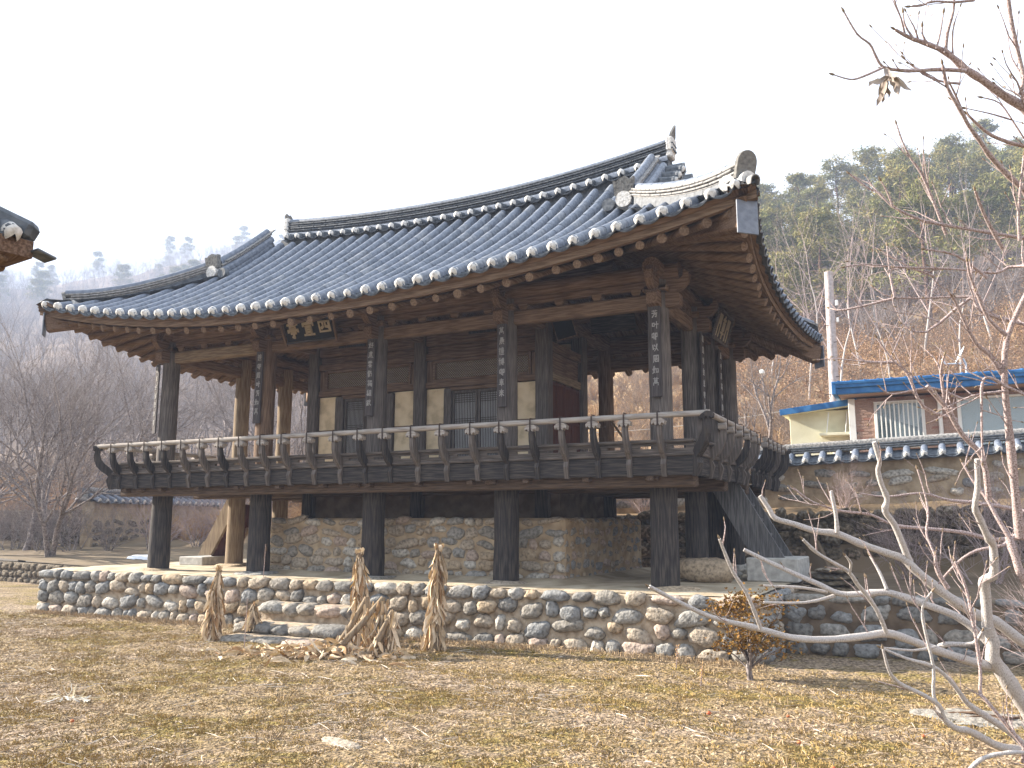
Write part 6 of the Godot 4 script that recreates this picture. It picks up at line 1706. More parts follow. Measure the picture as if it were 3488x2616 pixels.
	for p in [[1.35, 3.4], [1.95, 3.2], [2.15, 4.0], [2.45, 4.6], [2.65, 4.75], [-3.1, 5.95], [2.95, 3.4]]:
		var o := thing("fallen_fruit", fl[k2], "fruit", "fallen fruit on the ground", Vector3(p[0], yard_y(p[0], p[1]) + 0.022, p[1])); k2 += 1
		inst("flesh", fmesh, M.fruit, o, Transform3D(Basis.IDENTITY.scaled_local(Vector3.ONE * rng.randf_range(0.014, 0.021)), Vector3.ZERO))
		var st := mb(); tube(st, [Vector3(0, 0.02, 0), Vector3(0.004, 0.038, 0.003)], [0.002, 0.002], 4); part("fruit_stalk", st, M.bark_grey, o)
	var wd := [["dry upright weed in front of the stone steps", Vector3(-4.85, -0.77, 2.25), 0.62], ["dry weed stalk standing on the platform by the second column", Vector3(-6.15, -0.02, 0.55), 0.5], ["small brown weed at the wall foot left of the bush", Vector3(0.45, -0.77, 1.2), 0.24], ["short dry weed stub in the sun in front of the bush", Vector3(0.95, -0.77, 2.1), 0.2], ["dry weed at the far left of the yard", Vector3(-9.6, -0.77, 3.1), 0.6]]
	for w in wd:
		var o := thing("dry_weed", w[0], "weed", "", w[1])
		var st := mb(); var h: float = w[2]
		tube(st, [Vector3.ZERO, Vector3(0.01, h * 0.5, 0), Vector3(0.02, h, 0.01)], [0.006, 0.005, 0.003], 5); part("stem", st, M.bark_red, o)
		var hd := mb(); hd.set_smooth_group(FLAT)
		for k in 60:
			var u := rng.randf_range(0.35, 1.0); var p := Vector3(0.02 * u, h * u, 0) ; var d := Vector3(rng.randfn(), rng.randfn() + 0.4, rng.randfn()).normalized()
			col_tri(hd, p, p + d * 0.035 + Vector3(0.004, 0, 0.004), p + d * 0.035 - Vector3(0.004, 0, 0.004), Color(0.38, 0.24, 0.12) * rng.randf_range(0.7, 1.2))
		part("seed_head", hd, M.vert, o)
	var ws := thing("straw_wisp", "bright pale wisp of bleached straw near the lower left corner of the yard", "straw", "", Vector3(-3.9, -0.765, 5.35))
	var wm := mb(); wm.set_smooth_group(0)
	for k in 26: ribbon(wm, Vector3(rng.randfn() * 0.13, 0.012, rng.randfn() * 0.03), Vector3(rng.randfn() + 0.8, 0.15, rng.randfn() * 0.5).normalized(), rng.randf_range(0.1, 0.24), rng.randf_range(0.004, 0.009), Color(0.78, 0.74, 0.66), 0.4, 0.06)
	part("strands", wm, M.leaf, ws)

	# the brown bush at the corner of the platform
	var bu := thing("brown_bush", "small rusty brown evergreen bush in front of the platform's right corner", "bush", "", Vector3(1.32, -0.77, 1.52))
	var st := mb()
	var tips := []
	tube(st, [Vector3(0, -0.03, 0), Vector3(-0.02, 0.12, 0), Vector3(0.01, 0.26, 0)], [0.035, 0.028, 0.02], 7)
	for k in 26:
		var a := rng.randf() * TAU; var e := Vector3(cos(a) * rng.randf_range(0.08, 0.44), rng.randf_range(0.3, 0.82), sin(a) * rng.randf_range(0.08, 0.4))
		tube(st, [Vector3(0, rng.randf_range(0.08, 0.26), 0), e * 0.55 + Vector3(0, 0.06, 0), e], [0.012, 0.008, 0.004], 4); tips.append(e)
	part("stems", st, M.bark_grey, bu)
	var lv := mb(); lv.set_smooth_group(FLAT)
	for k in 12:
		var a := rng.randf() * TAU; var d := Vector3(cos(a), 0.7, sin(a)).normalized(); var s := d.cross(Vector3.UP).normalized() * 0.006
		var c := Color(0.30, 0.13, 0.03).lerp(Color(0.17, 0.12, 0.03), rng.randf())
		col_tri(lv, Vector3.ZERO, d * 0.016 + s, d * 0.032, c); col_tri(lv, Vector3.ZERO, d * 0.032, d * 0.016 - s, c)
	var lmesh := fin(lv)
	xs = []; cs = []
	for e in tips:
		for k in 44:
			var p: Vector3 = e + Vector3(rng.randfn(), rng.randfn() * 0.7, rng.randfn()) * 0.075
			xs.append(Transform3D(Basis.from_euler(Vector3(rng.randf_range(-0.6, 0.6), rng.randf() * TAU, rng.randf_range(-0.6, 0.6))).scaled_local(Vector3.ONE * rng.randf_range(0.7, 1.4)), p)); cs.append(Color.WHITE * rng.randf_range(0.6, 1.3))
	multi("foliage", lmesh, M.leaf, bu, xs, cs)

	# corner of the next roof, just in the picture at the upper left
	var nr := thing("neighbouring_roof", "corner of a neighbouring tiled roof jutting into the picture at the upper left", "building", "", Vector3(-1.505, 2.307, 7.701))
	var rgt := Vector3(0.894, 0, -0.449); var back := Vector3(-0.449, 0, -0.894)
	var nb := Basis(rgt, Vector3.UP, -back).rotated(Vector3.UP, deg_to_rad(56.0))
	nr.scale = Vector3.ONE * 0.46
	var q := func(x: float, y: float, z: float) -> Vector3: return nb * Vector3(x, y, z)
	var zb := -4.6; var xe := -8.0; var rdg := 1.75
	var ec := [q.call(0.0, 0.26, 0.1), q.call(0.0, 0.26, zb), q.call(xe, 0.26, zb), q.call(xe, 0.26, 0.1)]
	var r1: Vector3 = q.call(-2.3, rdg, -2.25); var r2: Vector3 = q.call(xe + 2.3, rdg, -2.25)
	st = mb(); st.set_smooth_group(FLAT)
	tri(st, ec[0], ec[1], r1, Vector3.UP); quad(st, ec[3], ec[0], r1, r2, Vector3.UP); tri(st, ec[2], ec[3], r2, Vector3.UP); quad(st, ec[1], ec[2], r2, r1, Vector3.UP)
	part("roof_bed", st, M.tile_old, nr)
	st = mb(); st.set_smooth_group(FLAT)
	var inn := [q.call(-1.5, -0.5, -1.4), q.call(-1.5, -0.5, zb + 1.5), q.call(xe + 1.5, -0.5, zb + 1.5), q.call(xe + 1.5, -0.5, -1.4)]
	for k in 4:
		var kn := (k + 1) % 4
		var dn := Vector3(0, -0.22, 0)
		quad(st, ec[k], ec[kn], ec[kn] + dn, ec[k] + dn, ec[k] + ec[kn] - inn[k] - inn[kn])
		quad(st, ec[k] + dn, ec[kn] + dn, inn[kn], inn[k], Vector3.DOWN)
	part("eave_boards", st, M.rustx, nr)
	for k in 22:
		beam("rafter", q.call(-0.3 - k * 0.43, 0.02, 0.02), q.call(-0.3 - k * 0.43 if k > 2 else -0.9 - k * 0.3, -0.52, -1.4), 0.13, 0.13, M.soffitx, nr, 0.02)
	for k in 9:
		beam("rafter", q.call(-0.08, 0.02, -0.45 - k * 0.42), q.call(-1.5, -0.52, -0.9 - k * 0.36), 0.13, 0.13, M.soffitx, nr, 0.02)
	for f in 2:
		var nn := 21 if f == 0 else 10
		for k in nn:
			var lo: Vector3; var hi: Vector3
			if f == 0:
				var x := -0.28 - k * 0.455; var reach := minf(1.0, minf(-x, x - xe) / 2.3)
				lo = q.call(x, 0.3, 0.14); hi = q.call(x, 0.3 + (rdg - 0.26) * reach, 0.1 - 2.35 * reach)
			else:
				var z := -0.25 - k * 0.455; var reach := minf(1.0, minf(0.1 - z, z - zb) / 2.35)
				lo = q.call(0.04, 0.3, z); hi = q.call(-2.3 * reach, 0.3 + (rdg - 0.26) * reach, z)
			var rs := resample([lo, hi], 0.5)
			for m in rs.size() - 1:
				var xf := tile_xf(rs[m], rs[m + 1], Vector3.UP)
				xf.basis = xf.basis.scaled_local(Vector3(1.7, 1.7, 1.0))
				inst("cover_tile", tile_mesh, M.tile_old, nr, xf)
			var zz := (lo - hi).normalized(); var xs5 := Vector3.UP.cross(zz).normalized()
			inst("plaster_cap", cap_mesh, M.lime, nr, Transform3D(Basis(xs5, zz.cross(xs5), zz).scaled_local(Vector3.ONE * 1.65), lo))
	for h in [[ec[0], r1], [ec[1], r1], [r1, r2]]:
		beam("ridge", h[0] + Vector3(0, 0.1, 0), h[1] + Vector3(0, 0.12, 0), 0.3, 0.24, M.tile_old, nr, 0.06)
	bx("lip_tile", q.call(0.1, 0.1, 0.12), Vector3(0.26, 0.035, 0.28), M.tile_old, nr, nb.rotated(nb.z, -0.25), 0.012)
	bx("wall", q.call(xe * 0.5, -3.2, zb * 0.5), Vector3(-xe - 3.2, 5.6, -zb - 3.1), M.mudwall, nr, nb, 0.02)
	for k in 4:
		for z in [-1.45, zb + 1.5]: pole("post", q.call(-1.6 - k * (-xe - 3.2) / 3.0, -0.4, z), q.call(-1.6 - k * (-xe - 3.2) / 3.0, -6.2, z), 0.2, 0.22, M.woody, nr, 12)

# ------------------------------------------------------------------ the two leafless trees close to us on the right
var twig_st := {}
func limb(tree: Node3D, v: Array):
	var pts := []; var rad := []
	var n := v.size() / 4
	var P4 := []
	for i in n: P4.append(Vector4(v[i * 4], v[i * 4 + 1], v[i * 4 + 2], v[i * 4 + 3]))
	for i in n - 1:
		var p0: Vector4 = P4[maxi(i - 1, 0)]; var p1: Vector4 = P4[i]; var p2: Vector4 = P4[i + 1]; var p3: Vector4 = P4[mini(i + 2, n - 1)]
		for k in 3:
			var t := k / 3.0
			var q: Vector4 = 0.5 * ((2.0 * p1) + (p2 - p0) * t + (2.0 * p0 - 5.0 * p1 + 4.0 * p2 - p3) * t * t + (3.0 * p1 - p0 - 3.0 * p2 + p3) * t * t * t)
			pts.append(Vector3(q.x, q.y, q.z)); rad.append(maxf(q.w, 0.0015) * (1.0 + rng.randf_range(-0.08, 0.08) + (0.16 if rng.randf() < 0.12 else 0.0)))
	pts.append(Vector3(P4[n - 1].x, P4[n - 1].y, P4[n - 1].z)); rad.append(P4[n - 1].w)
	var st := mb(); tube(st, pts, rad, 9 if rad[0] > 0.02 else 6, false, true)
	var mat: Material = tree.get_meta("bark")
	part("branch" if rad[0] < 0.05 else "trunk", st, mat, tree)
	var tw: SurfaceTool = twig_st[tree][0]; var bd: SurfaceTool = twig_st[tree][1]
	var many: float = tree.get_meta("twigs")
	for i in range(2, pts.size()):
		var d: Vector3 = (pts[i] - pts[i - 1])
		if rng.randf() > d.length() * many: continue
		if rad[i] > 0.03: continue
		d = d.normalized()
		var side := d.cross(Vector3(rng.randfn(), rng.randfn() * 0.4, rng.randfn())).normalized()
		var o: Vector3 = pts[i]; var e := (d * 0.8 + side * 0.7 + Vector3(0, 0.45, 0)).normalized()
		var ln := rng.randf_range(0.05, 0.3) if rng.randf() < 0.7 else rng.randf_range(0.2, 0.2 + 0.03 * many); var r := minf(rad[i] * 0.6, 0.0055)
		var tp := [o]; var tr := [r]
		for k in 4:
			e = (e + Vector3(rng.randfn(), rng.randfn() + 0.3, rng.randfn()) * 0.14).normalized(); o += e * ln / 4.0; tp.append(o); tr.append(lerpf(r, 0.0018, (k + 1) / 4.0))
		tube(tw, tp, tr, 4)
		bud(bd, o, e)
		for rep in int(ln / 0.16):
			var e2 := (e + Vector3(rng.randfn(), rng.randfn() + 0.5, rng.randfn()) * 0.6).normalized()
			var b0: Vector3 = tp[1 + rep % 4]; var l2 := minf(ln * 0.45, 0.22) * rng.randf_range(0.6, 1.2)
			tube(tw, [b0, b0 + e2 * l2 * 0.5 + Vector3(0, 0.01, 0), b0 + e2 * l2 + Vector3(0, 0.03, 0)], [0.0028, 0.0022, 0.0015], 4); bud(bd, b0 + e2 * l2 + Vector3(0, 0.03, 0), e2)
	if rad[-1] < 0.012: bud(bd, pts[-1], (pts[-1] - pts[-2]).normalized(), 1.5)

func bud(st: SurfaceTool, o: Vector3, d: Vector3, s := 1.0):
	tube(st, [o - d * 0.002, o + d * 0.006 * s, o + d * 0.014 * s, o + d * 0.024 * s], [0.002, 0.0045 * s, 0.004 * s, 0.0005], 5)

func make_near_trees():
	var near_tree := thing("magnolia_tree", "thick pruned pale grey tree in the right foreground with low branches reaching left", "tree", "", Vector3.ZERO)
	near_tree.set_meta("bark", M.bark_pale); near_tree.set_meta("twigs", 2.0)
	var tall_tree := thing("magnolia_tree", "tall slender leafless tree at the right picture edge with budded branches against the sky", "tree", "", Vector3.ZERO)
	tall_tree.set_meta("bark", M.bark_red); tall_tree.set_meta("twigs", 6.0)
	for t in [near_tree, tall_tree]: twig_st[t] = [mb(), mb()]
	var st := mb(); tube(st, [Vector3(3.95, -0.85, 3.85), Vector3(3.84, -0.76, 3.82), Vector3(3.72, -0.64, 3.86)], [0.12, 0.08, 0.06], 10, false, false); part("trunk", st, M.bark_pale, near_tree)
	st = mb(); tube(st, [Vector3(4.45, -0.85, 5.0), Vector3(4.38, -0.3, 5.02), Vector3(4.34, 0.4, 5.08), Vector3(4.4, 1.1, 5.06), Vector3(4.33, 1.9, 5.12), Vector3(4.38, 2.7, 5.2), Vector3(4.3, 3.5, 5.25), Vector3(4.36, 4.4, 5.35), Vector3(4.25, 5.3, 5.4), Vector3(4.3, 6.1, 5.5)], [0.095, 0.075, 0.066, 0.06, 0.052, 0.045, 0.037, 0.028, 0.018, 0.006], 10); part("trunk", st, M.bark_red, tall_tree)
	limb(near_tree, [3.900, -0.820, 3.870, 0.0659, 3.740, -0.665, 3.842, 0.0599, 3.647, -0.475, 3.940, 0.0567, 3.583, -0.356, 4.009, 0.0536, 3.532, -0.272, 4.067, 0.0504, 3.458, -0.130, 4.146, 0.0473, 3.420, -0.059, 4.194, 0.0442, 3.427, 0.047, 4.227, 0.0410, 3.403, 0.152, 4.274, 0.0380])
	limb(near_tree, [3.403, 0.152, 4.274, 0.0342, 3.405, 0.350, 4.355, 0.0321, 3.402, 0.450, 4.420, 0.0301, 3.452, 0.480, 4.446, 0.0281, 3.463, 0.561, 4.500, 0.0262, 3.461, 0.673, 4.567, 0.0242, 3.433, 0.729, 4.637, 0.0223, 3.395, 0.838, 4.722, 0.0204, 3.374, 0.903, 4.790, 0.0186, 3.396, 1.020, 4.846, 0.0168, 3.403, 1.188, 4.918, 0.0150])
	limb(near_tree, [3.440, -0.128, 4.091, 0.0329, 3.397, -0.109, 4.173, 0.0311, 3.273, -0.066, 4.299, 0.0294, 3.102, 0.004, 4.455, 0.0277, 2.934, 0.084, 4.610, 0.0261, 2.828, 0.124, 4.728, 0.0245, 2.680, 0.108, 4.856, 0.0229, 2.485, 0.097, 5.008, 0.0213, 2.326, 0.115, 5.148, 0.0197, 2.210, 0.158, 5.271, 0.0182, 2.088, 0.202, 5.397, 0.0167, 2.015, 0.227, 5.495, 0.0152, 1.918, 0.269, 5.608, 0.0138, 1.782, 0.355, 5.749, 0.0124, 1.657, 0.444, 5.885, 0.0110])
	limb(near_tree, [2.182, 0.190, 5.404, 0.0131, 2.161, 0.292, 5.468, 0.0123, 2.131, 0.410, 5.538, 0.0115, 2.079, 0.526, 5.620, 0.0108, 2.050, 0.641, 5.689, 0.0100, 2.037, 0.714, 5.744, 0.0093])
	limb(near_tree, [2.832, 0.130, 4.784, 0.0155, 2.794, 0.267, 4.876, 0.0145, 2.746, 0.369, 4.968, 0.0135, 2.705, 0.437, 5.049, 0.0125, 2.666, 0.515, 5.132, 0.0115, 2.598, 0.570, 5.225, 0.0105, 2.512, 0.635, 5.329, 0.0096, 2.452, 0.711, 5.421, 0.0086])
	limb(near_tree, [2.671, 0.511, 5.161, 0.0097, 2.688, 0.572, 5.221, 0.0078, 2.668, 0.618, 5.296, 0.0060])
	limb(near_tree, [3.402, 0.042, 4.198, 0.0287, 3.321, 0.131, 4.219, 0.0274, 3.221, 0.208, 4.247, 0.0261, 3.066, 0.270, 4.300, 0.0247, 2.930, 0.320, 4.342, 0.0233, 2.812, 0.352, 4.371, 0.0219, 2.679, 0.338, 4.399, 0.0205, 2.534, 0.335, 4.435, 0.0191, 2.414, 0.392, 4.469, 0.0177, 2.261, 0.463, 4.523, 0.0162, 2.095, 0.546, 4.586, 0.0147, 1.945, 0.625, 4.639, 0.0132])
	limb(near_tree, [2.449, 0.340, 4.391, 0.0131, 2.281, 0.369, 4.452, 0.0112, 2.050, 0.379, 4.542, 0.0092])
	limb(near_tree, [2.497, 0.320, 4.420, 0.0120, 2.326, 0.278, 4.554, 0.0104, 2.081, 0.282, 4.735, 0.0089])
	limb(near_tree, [2.825, 0.371, 4.378, 0.0128, 2.786, 0.481, 4.361, 0.0104, 2.732, 0.587, 4.351, 0.0080])
	limb(near_tree, [3.900, -0.820, 3.870, 0.0454, 3.831, -0.191, 3.089, 0.0413, 3.666, -0.068, 3.180, 0.0397, 3.484, 0.094, 3.286, 0.0381, 3.380, 0.132, 3.330, 0.0365, 3.243, 0.223, 3.400, 0.0349, 3.107, 0.341, 3.475, 0.0333, 2.983, 0.460, 3.544, 0.0317, 2.904, 0.546, 3.584, 0.0301, 2.786, 0.592, 3.637, 0.0284, 2.620, 0.658, 3.717, 0.0268, 2.466, 0.731, 3.793, 0.0252, 2.320, 0.751, 3.855, 0.0235, 2.175, 0.804, 3.922, 0.0218, 2.054, 0.844, 3.975, 0.0202, 2.008, 0.925, 3.998, 0.0185, 1.957, 1.014, 4.025, 0.0168])
	limb(near_tree, [2.476, 0.738, 3.827, 0.0166, 2.475, 0.885, 3.854, 0.0144, 2.456, 1.048, 3.894, 0.0121])
	limb(near_tree, [2.944, 0.525, 3.552, 0.0265, 2.912, 0.646, 3.619, 0.0250, 2.864, 0.805, 3.701, 0.0236, 2.813, 0.898, 3.772, 0.0221, 2.835, 0.989, 3.806, 0.0207, 2.806, 1.093, 3.868, 0.0192, 2.792, 1.196, 3.923, 0.0178, 2.810, 1.257, 3.953, 0.0164, 2.785, 1.393, 4.019, 0.0150])
	limb(near_tree, [3.900, -0.820, 3.870, 0.0285, 3.605, -0.534, 4.614, 0.0259, 3.523, -0.502, 4.689, 0.0243, 3.398, -0.475, 4.785, 0.0226, 3.308, -0.417, 4.869, 0.0210, 3.236, -0.370, 4.942, 0.0194, 3.182, -0.354, 5.001, 0.0179, 3.121, -0.298, 5.070, 0.0163, 3.100, -0.212, 5.125, 0.0148, 3.023, -0.147, 5.204, 0.0133, 2.929, -0.092, 5.290, 0.0117, 2.888, -0.048, 5.346, 0.0102, 2.866, 0.006, 5.395, 0.0088, 2.849, 0.118, 5.453, 0.0073])
	limb(near_tree, [3.113, -0.288, 5.076, 0.0117, 3.077, -0.154, 5.130, 0.0107, 3.088, -0.001, 5.164, 0.0097, 3.058, 0.221, 5.231, 0.0086, 3.058, 0.343, 5.265, 0.0076, 3.110, 0.424, 5.265, 0.0066])
	limb(near_tree, [3.900, -0.820, 3.870, 0.0247, 3.604, -0.550, 4.611, 0.0224, 3.525, -0.471, 4.690, 0.0206, 3.443, -0.383, 4.773, 0.0188, 3.336, -0.296, 4.868, 0.0170, 3.248, -0.219, 4.952, 0.0153, 3.198, -0.133, 5.018, 0.0135, 3.148, -0.058, 5.082, 0.0118, 3.079, 0.006, 5.153, 0.0100, 2.955, 0.050, 5.249, 0.0083, 2.833, 0.113, 5.347, 0.0066])
	limb(tall_tree, [4.360, -0.300, 5.100, 0.0149, 3.568, -0.508, 4.977, 0.0130, 3.508, -0.417, 4.996, 0.0122, 3.418, -0.285, 5.037, 0.0115, 3.338, -0.171, 5.070, 0.0107, 3.314, -0.136, 5.060, 0.0099, 3.324, -0.010, 5.049, 0.0092, 3.307, 0.249, 5.077, 0.0084, 3.285, 0.439, 5.095, 0.0076, 3.241, 0.590, 5.117, 0.0068])
	limb(near_tree, [3.170, -0.565, 5.393, 0.0124, 3.236, -0.471, 5.377, 0.0120, 3.308, -0.415, 5.351, 0.0116, 3.429, -0.389, 5.296, 0.0113, 3.514, -0.391, 5.252, 0.0109])
	limb(near_tree, [3.089, -0.012, 4.288, 0.0213, 3.155, 0.032, 4.339, 0.0169, 3.311, 0.047, 4.339, 0.0126, 3.366, 0.130, 4.402, 0.0084])
	limb(near_tree, [3.098, 0.062, 4.751, 0.0090, 2.983, 0.055, 4.921, 0.0075, 2.828, 0.085, 5.118, 0.0060])
	limb(tall_tree, [3.135, 0.602, 4.605, 0.0093, 3.109, 0.680, 4.587, 0.0084, 3.093, 0.748, 4.562, 0.0076, 3.112, 0.874, 4.530, 0.0067, 3.099, 1.002, 4.515, 0.0058, 3.067, 1.156, 4.514, 0.0048])
	limb(tall_tree, [3.192, 0.400, 4.539, 0.0168, 3.139, 0.512, 4.587, 0.0130, 3.135, 0.602, 4.605, 0.0093])
	limb(tall_tree, [4.360, 0.320, 5.100, 0.0210, 3.851, 0.670, 2.897, 0.0182, 3.542, 0.683, 3.026, 0.0167, 3.334, 0.737, 3.113, 0.0152, 3.109, 0.765, 3.202, 0.0137, 2.858, 0.792, 3.305, 0.0121, 2.684, 0.876, 3.379, 0.0106, 2.480, 0.904, 3.458, 0.0090, 2.278, 0.974, 3.544, 0.0075, 2.141, 1.088, 3.605, 0.0059])
	limb(tall_tree, [4.360, 0.513, 5.100, 0.0183, 3.865, 0.863, 2.926, 0.0159, 3.500, 0.959, 3.081, 0.0137, 3.251, 0.988, 3.166, 0.0115, 3.052, 1.044, 3.231, 0.0093, 2.807, 1.017, 3.304, 0.0070, 2.614, 1.046, 3.361, 0.0047])
	limb(tall_tree, [4.360, 0.419, 5.100, 0.0172, 3.818, 0.769, 3.385, 0.0150, 3.578, 0.651, 3.439, 0.0131, 3.400, 0.610, 3.476, 0.0113, 3.263, 0.516, 3.482, 0.0094, 3.080, 0.302, 3.489, 0.0075, 3.023, 0.192, 3.452, 0.0055])
	limb(tall_tree, [4.360, -0.118, 5.100, 0.0357, 3.828, 0.232, 3.509, 0.0311, 3.677, 0.417, 3.580, 0.0285, 3.632, 0.592, 3.598, 0.0258, 3.603, 0.718, 3.597, 0.0232])
	limb(tall_tree, [3.600, 0.717, 3.712, 0.0186, 3.536, 0.857, 3.714, 0.0162, 3.479, 0.997, 3.711, 0.0137, 3.408, 1.114, 3.711, 0.0111, 3.349, 1.246, 3.708, 0.0086])
	limb(tall_tree, [3.611, 0.723, 4.615, 0.0269, 3.600, 0.953, 4.695, 0.0249, 3.594, 1.198, 4.776, 0.0228, 3.587, 1.432, 4.854, 0.0208, 3.583, 1.645, 4.928, 0.0188, 3.612, 1.892, 4.991, 0.0168, 3.716, 2.119, 5.013, 0.0149, 3.789, 2.250, 5.033, 0.0129])
	limb(tall_tree, [3.606, 1.899, 5.060, 0.0129, 3.518, 1.985, 5.149, 0.0114, 3.462, 2.143, 5.234, 0.0098, 3.434, 2.227, 5.292, 0.0083, 3.426, 2.293, 5.336, 0.0068])
	limb(tall_tree, [3.590, 1.666, 4.912, 0.0150, 3.508, 1.799, 5.023, 0.0133, 3.443, 1.856, 5.111, 0.0116, 3.392, 1.967, 5.203, 0.0100, 3.349, 2.077, 5.290, 0.0084, 3.319, 2.120, 5.358, 0.0068])
	limb(tall_tree, [3.454, 0.954, 4.736, 0.0197, 3.436, 1.201, 4.819, 0.0179, 3.333, 1.341, 4.925, 0.0160, 3.258, 1.499, 5.020, 0.0141, 3.164, 1.618, 5.117, 0.0123])
	limb(tall_tree, [3.259, 1.509, 4.936, 0.0108, 3.247, 1.702, 5.034, 0.0080, 3.271, 1.797, 5.096, 0.0053])
	limb(tall_tree, [3.317, 1.445, 4.782, 0.0110, 3.136, 1.523, 4.887, 0.0096, 3.062, 1.728, 4.962, 0.0082, 2.988, 1.806, 5.013, 0.0069, 2.909, 1.943, 5.078, 0.0055])
	limb(tall_tree, [3.001, 1.816, 4.895, 0.0112, 2.817, 1.830, 4.933, 0.0080, 2.744, 1.895, 4.925, 0.0047])
	limb(tall_tree, [4.360, 1.683, 5.100, 0.0147, 3.732, 2.033, 4.681, 0.0128, 3.500, 2.123, 4.758, 0.0111, 3.446, 2.216, 4.745, 0.0093, 3.186, 2.017, 4.782, 0.0075, 3.052, 2.078, 4.804, 0.0057])
	limb(tall_tree, [3.512, 2.278, 4.497, 0.0097, 3.364, 2.296, 4.499, 0.0078, 3.010, 2.307, 4.603, 0.0059, 2.887, 2.394, 4.605, 0.0040])
	limb(tall_tree, [3.005, 2.267, 4.749, 0.0087, 2.710, 2.219, 4.775, 0.0064, 2.605, 2.254, 4.721, 0.0040])
	limb(tall_tree, [3.018, 2.246, 4.852, 0.0095, 2.999, 2.408, 4.835, 0.0067, 2.992, 2.608, 4.818, 0.0039])
	limb(tall_tree, [4.360, 2.131, 5.100, 0.0111, 3.789, 2.481, 4.395, 0.0097, 3.616, 2.434, 4.473, 0.0085, 3.393, 2.459, 4.589, 0.0073, 3.094, 2.469, 4.741, 0.0062, 2.861, 2.489, 4.862, 0.0050, 2.738, 2.473, 4.921, 0.0039])
	limb(tall_tree, [3.259, 2.412, 4.648, 0.0097, 3.113, 2.489, 4.679, 0.0068, 2.957, 2.609, 4.722, 0.0039])
	limb(tall_tree, [3.561, 2.374, 4.603, 0.0104, 3.394, 2.500, 4.767, 0.0080, 3.215, 2.524, 4.918, 0.0056])
	limb(tall_tree, [3.355, 1.587, 4.675, 0.0084, 3.189, 1.651, 4.808, 0.0071, 2.972, 1.606, 4.947, 0.0058, 2.905, 1.640, 5.024, 0.0046])
	limb(tall_tree, [4.360, 1.207, 5.100, 0.0129, 3.673, 1.557, 4.964, 0.0112, 3.511, 1.649, 5.062, 0.0097, 3.459, 1.621, 5.083, 0.0082, 3.444, 1.464, 5.062, 0.0067, 3.427, 1.169, 5.016, 0.0052])
	limb(tall_tree, [3.573, 1.575, 5.017, 0.0086, 3.406, 1.555, 5.041, 0.0061, 3.231, 1.477, 5.057, 0.0035])
	limb(tall_tree, [4.360, 2.570, 5.100, 0.0310, 3.841, 2.920, 5.583, 0.0270, 3.742, 3.013, 5.678, 0.0245, 3.643, 3.068, 5.767, 0.0220, 3.545, 3.137, 5.857, 0.0195, 3.474, 3.176, 5.928, 0.0171, 3.385, 3.251, 6.014, 0.0147, 3.282, 3.288, 6.101, 0.0123, 3.224, 3.296, 6.160, 0.0099, 3.155, 3.325, 6.229, 0.0076])
	limb(tall_tree, [3.470, 3.142, 5.980, 0.0107, 3.344, 3.139, 6.064, 0.0099, 3.232, 3.122, 6.139, 0.0091, 3.147, 3.116, 6.202, 0.0083, 3.083, 3.124, 6.256, 0.0075, 3.055, 3.171, 6.300, 0.0068, 3.034, 3.217, 6.340, 0.0060, 2.981, 3.256, 6.396, 0.0052, 2.932, 3.352, 6.459, 0.0045])
	limb(tall_tree, [3.083, 3.103, 6.281, 0.0068, 2.984, 3.048, 6.339, 0.0055, 2.933, 3.028, 6.380, 0.0042, 2.865, 3.041, 6.436, 0.0030])
	limb(tall_tree, [3.381, 3.237, 6.042, 0.0107, 3.397, 3.330, 6.070, 0.0092, 3.431, 3.429, 6.091, 0.0076, 3.441, 3.520, 6.121, 0.0061])
	limb(tall_tree, [3.237, 3.278, 6.179, 0.0061, 3.202, 3.347, 6.209, 0.0049, 3.197, 3.408, 6.223, 0.0038])
	limb(tall_tree, [3.338, 3.228, 6.119, 0.0061, 3.364, 3.318, 6.123, 0.0049, 3.383, 3.408, 6.129, 0.0038])
	limb(tall_tree, [3.303, 3.246, 6.140, 0.0061, 3.280, 3.296, 6.160, 0.0049, 3.280, 3.336, 6.168, 0.0038])
	limb(tall_tree, [3.439, 3.076, 5.984, 0.0061, 3.341, 3.099, 6.018, 0.0051, 3.239, 3.167, 6.063, 0.0041, 3.190, 3.227, 6.080, 0.0031])
	limb(tall_tree, [4.360, 2.153, 5.100, 0.0187, 3.821, 2.503, 5.403, 0.0162, 3.720, 2.608, 5.516, 0.0152, 3.621, 2.703, 5.625, 0.0142, 3.556, 2.770, 5.713, 0.0132, 3.517, 2.822, 5.784, 0.0122, 3.467, 2.886, 5.864, 0.0112, 3.430, 2.950, 5.937, 0.0102, 3.377, 3.048, 6.024, 0.0093, 3.361, 3.145, 6.092, 0.0084])
	limb(tall_tree, [3.472, 2.927, 5.770, 0.0071, 3.419, 3.060, 5.877, 0.0059, 3.394, 3.095, 5.953, 0.0047])
	limb(tall_tree, [4.360, 2.635, 5.100, 0.0143, 3.774, 2.985, 5.742, 0.0124, 3.741, 3.122, 5.822, 0.0121, 3.702, 3.352, 5.921, 0.0117, 3.686, 3.521, 5.998, 0.0114])
	limb(tall_tree, [4.360, 2.552, 5.100, 0.0152, 3.861, 2.902, 5.343, 0.0133, 3.750, 2.898, 5.426, 0.0117, 3.644, 2.918, 5.512, 0.0102, 3.561, 2.954, 5.588, 0.0088, 3.475, 3.035, 5.675, 0.0073])
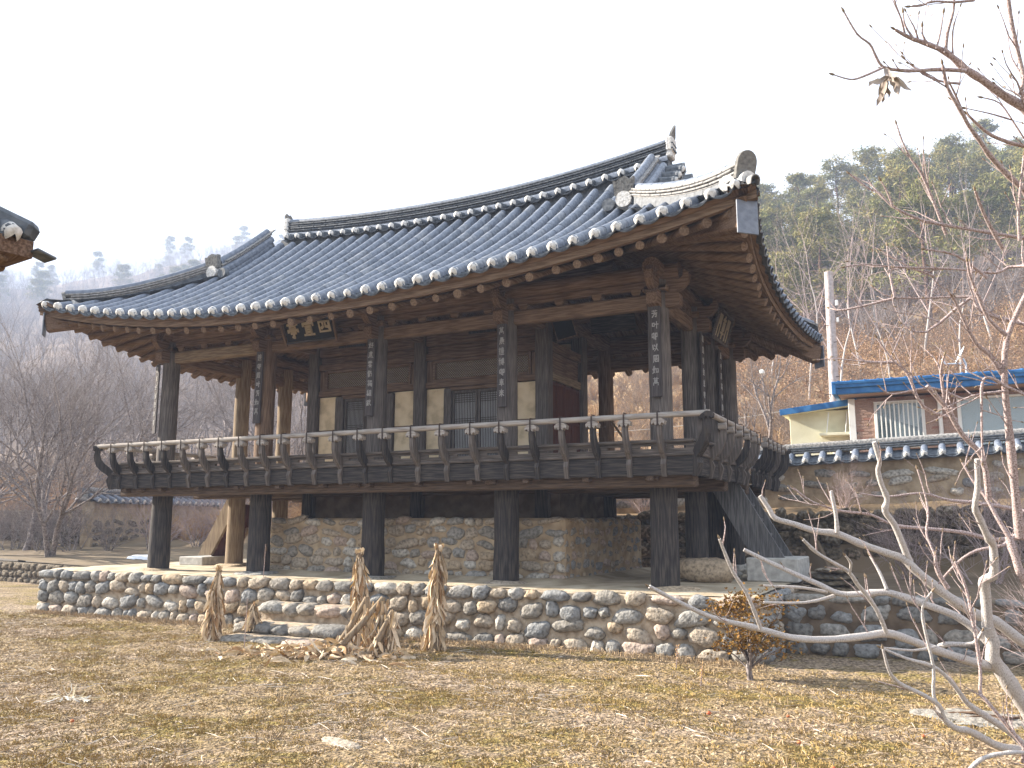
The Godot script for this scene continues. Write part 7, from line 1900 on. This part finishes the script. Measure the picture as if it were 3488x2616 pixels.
	limb(tall_tree, [4.360, 2.229, 5.100, 0.0150, 3.861, 2.579, 4.604, 0.0130, 3.649, 2.627, 4.690, 0.0123, 3.387, 2.684, 4.804, 0.0115, 3.228, 2.728, 4.864, 0.0107, 3.109, 2.791, 4.907, 0.0100, 3.038, 2.845, 4.924, 0.0092, 2.969, 2.936, 4.947, 0.0084, 2.912, 2.973, 4.954, 0.0076, 2.809, 3.075, 4.996, 0.0068])
	limb(tall_tree, [3.344, 2.648, 4.762, 0.0114, 3.279, 2.882, 4.838, 0.0101, 3.225, 3.044, 4.895, 0.0087, 3.174, 3.134, 4.937, 0.0074, 3.133, 3.243, 4.977, 0.0061, 3.108, 3.351, 5.010, 0.0047])
	limb(tall_tree, [3.052, 2.762, 5.156, 0.0082, 3.027, 2.849, 5.185, 0.0064, 3.000, 2.910, 5.210, 0.0046])
	limb(tall_tree, [3.674, 2.315, 5.556, 0.0095, 3.678, 2.467, 5.582, 0.0079, 3.726, 2.769, 5.613, 0.0063])
	limb(tall_tree, [3.614, 2.366, 5.255, 0.0118, 3.549, 2.499, 5.350, 0.0104, 3.511, 2.590, 5.424, 0.0089, 3.490, 2.657, 5.485, 0.0075])
	limb(tall_tree, [3.532, 3.477, 6.067, 0.0068, 3.440, 3.466, 6.112, 0.0061, 3.335, 3.470, 6.165, 0.0053, 3.288, 3.448, 6.185, 0.0046, 3.235, 3.444, 6.210, 0.0038])
	limb(tall_tree, [3.745, 2.904, 5.515, 0.0057, 3.702, 2.989, 5.552, 0.0049, 3.640, 3.097, 5.603, 0.0041, 3.559, 3.127, 5.650, 0.0032])
	limb(tall_tree, [3.676, 3.012, 5.570, 0.0049, 3.580, 3.043, 5.623, 0.0036, 3.471, 3.069, 5.683, 0.0024])
	for t in [near_tree, tall_tree]:
		stuff(part("twigs", twig_st[t][0], M.bark_red, t)); stuff(part("buds", twig_st[t][1], M.tany, t))
		t.remove_meta("bark"); t.remove_meta("twigs")
	# a few dead leaves still hanging on the high branch
	var dl := mb(); dl.set_smooth_group(0)
	var at := Vector3(3.107, 3.065, 6.285)
	for k in 9: ribbon(dl, at + Vector3(rng.randfn() * 0.012, rng.randf_range(-0.02, 0.03), rng.randfn() * 0.012), Vector3(rng.randf_range(-0.8, 0.5), -0.5, rng.randfn() * 0.4).normalized(), rng.randf_range(0.09, 0.17), rng.randf_range(0.012, 0.02), Color(0.34, 0.29, 0.26), 0.9, 0.4)
	part("dead_leaves", dl, M.leaf, tall_tree)
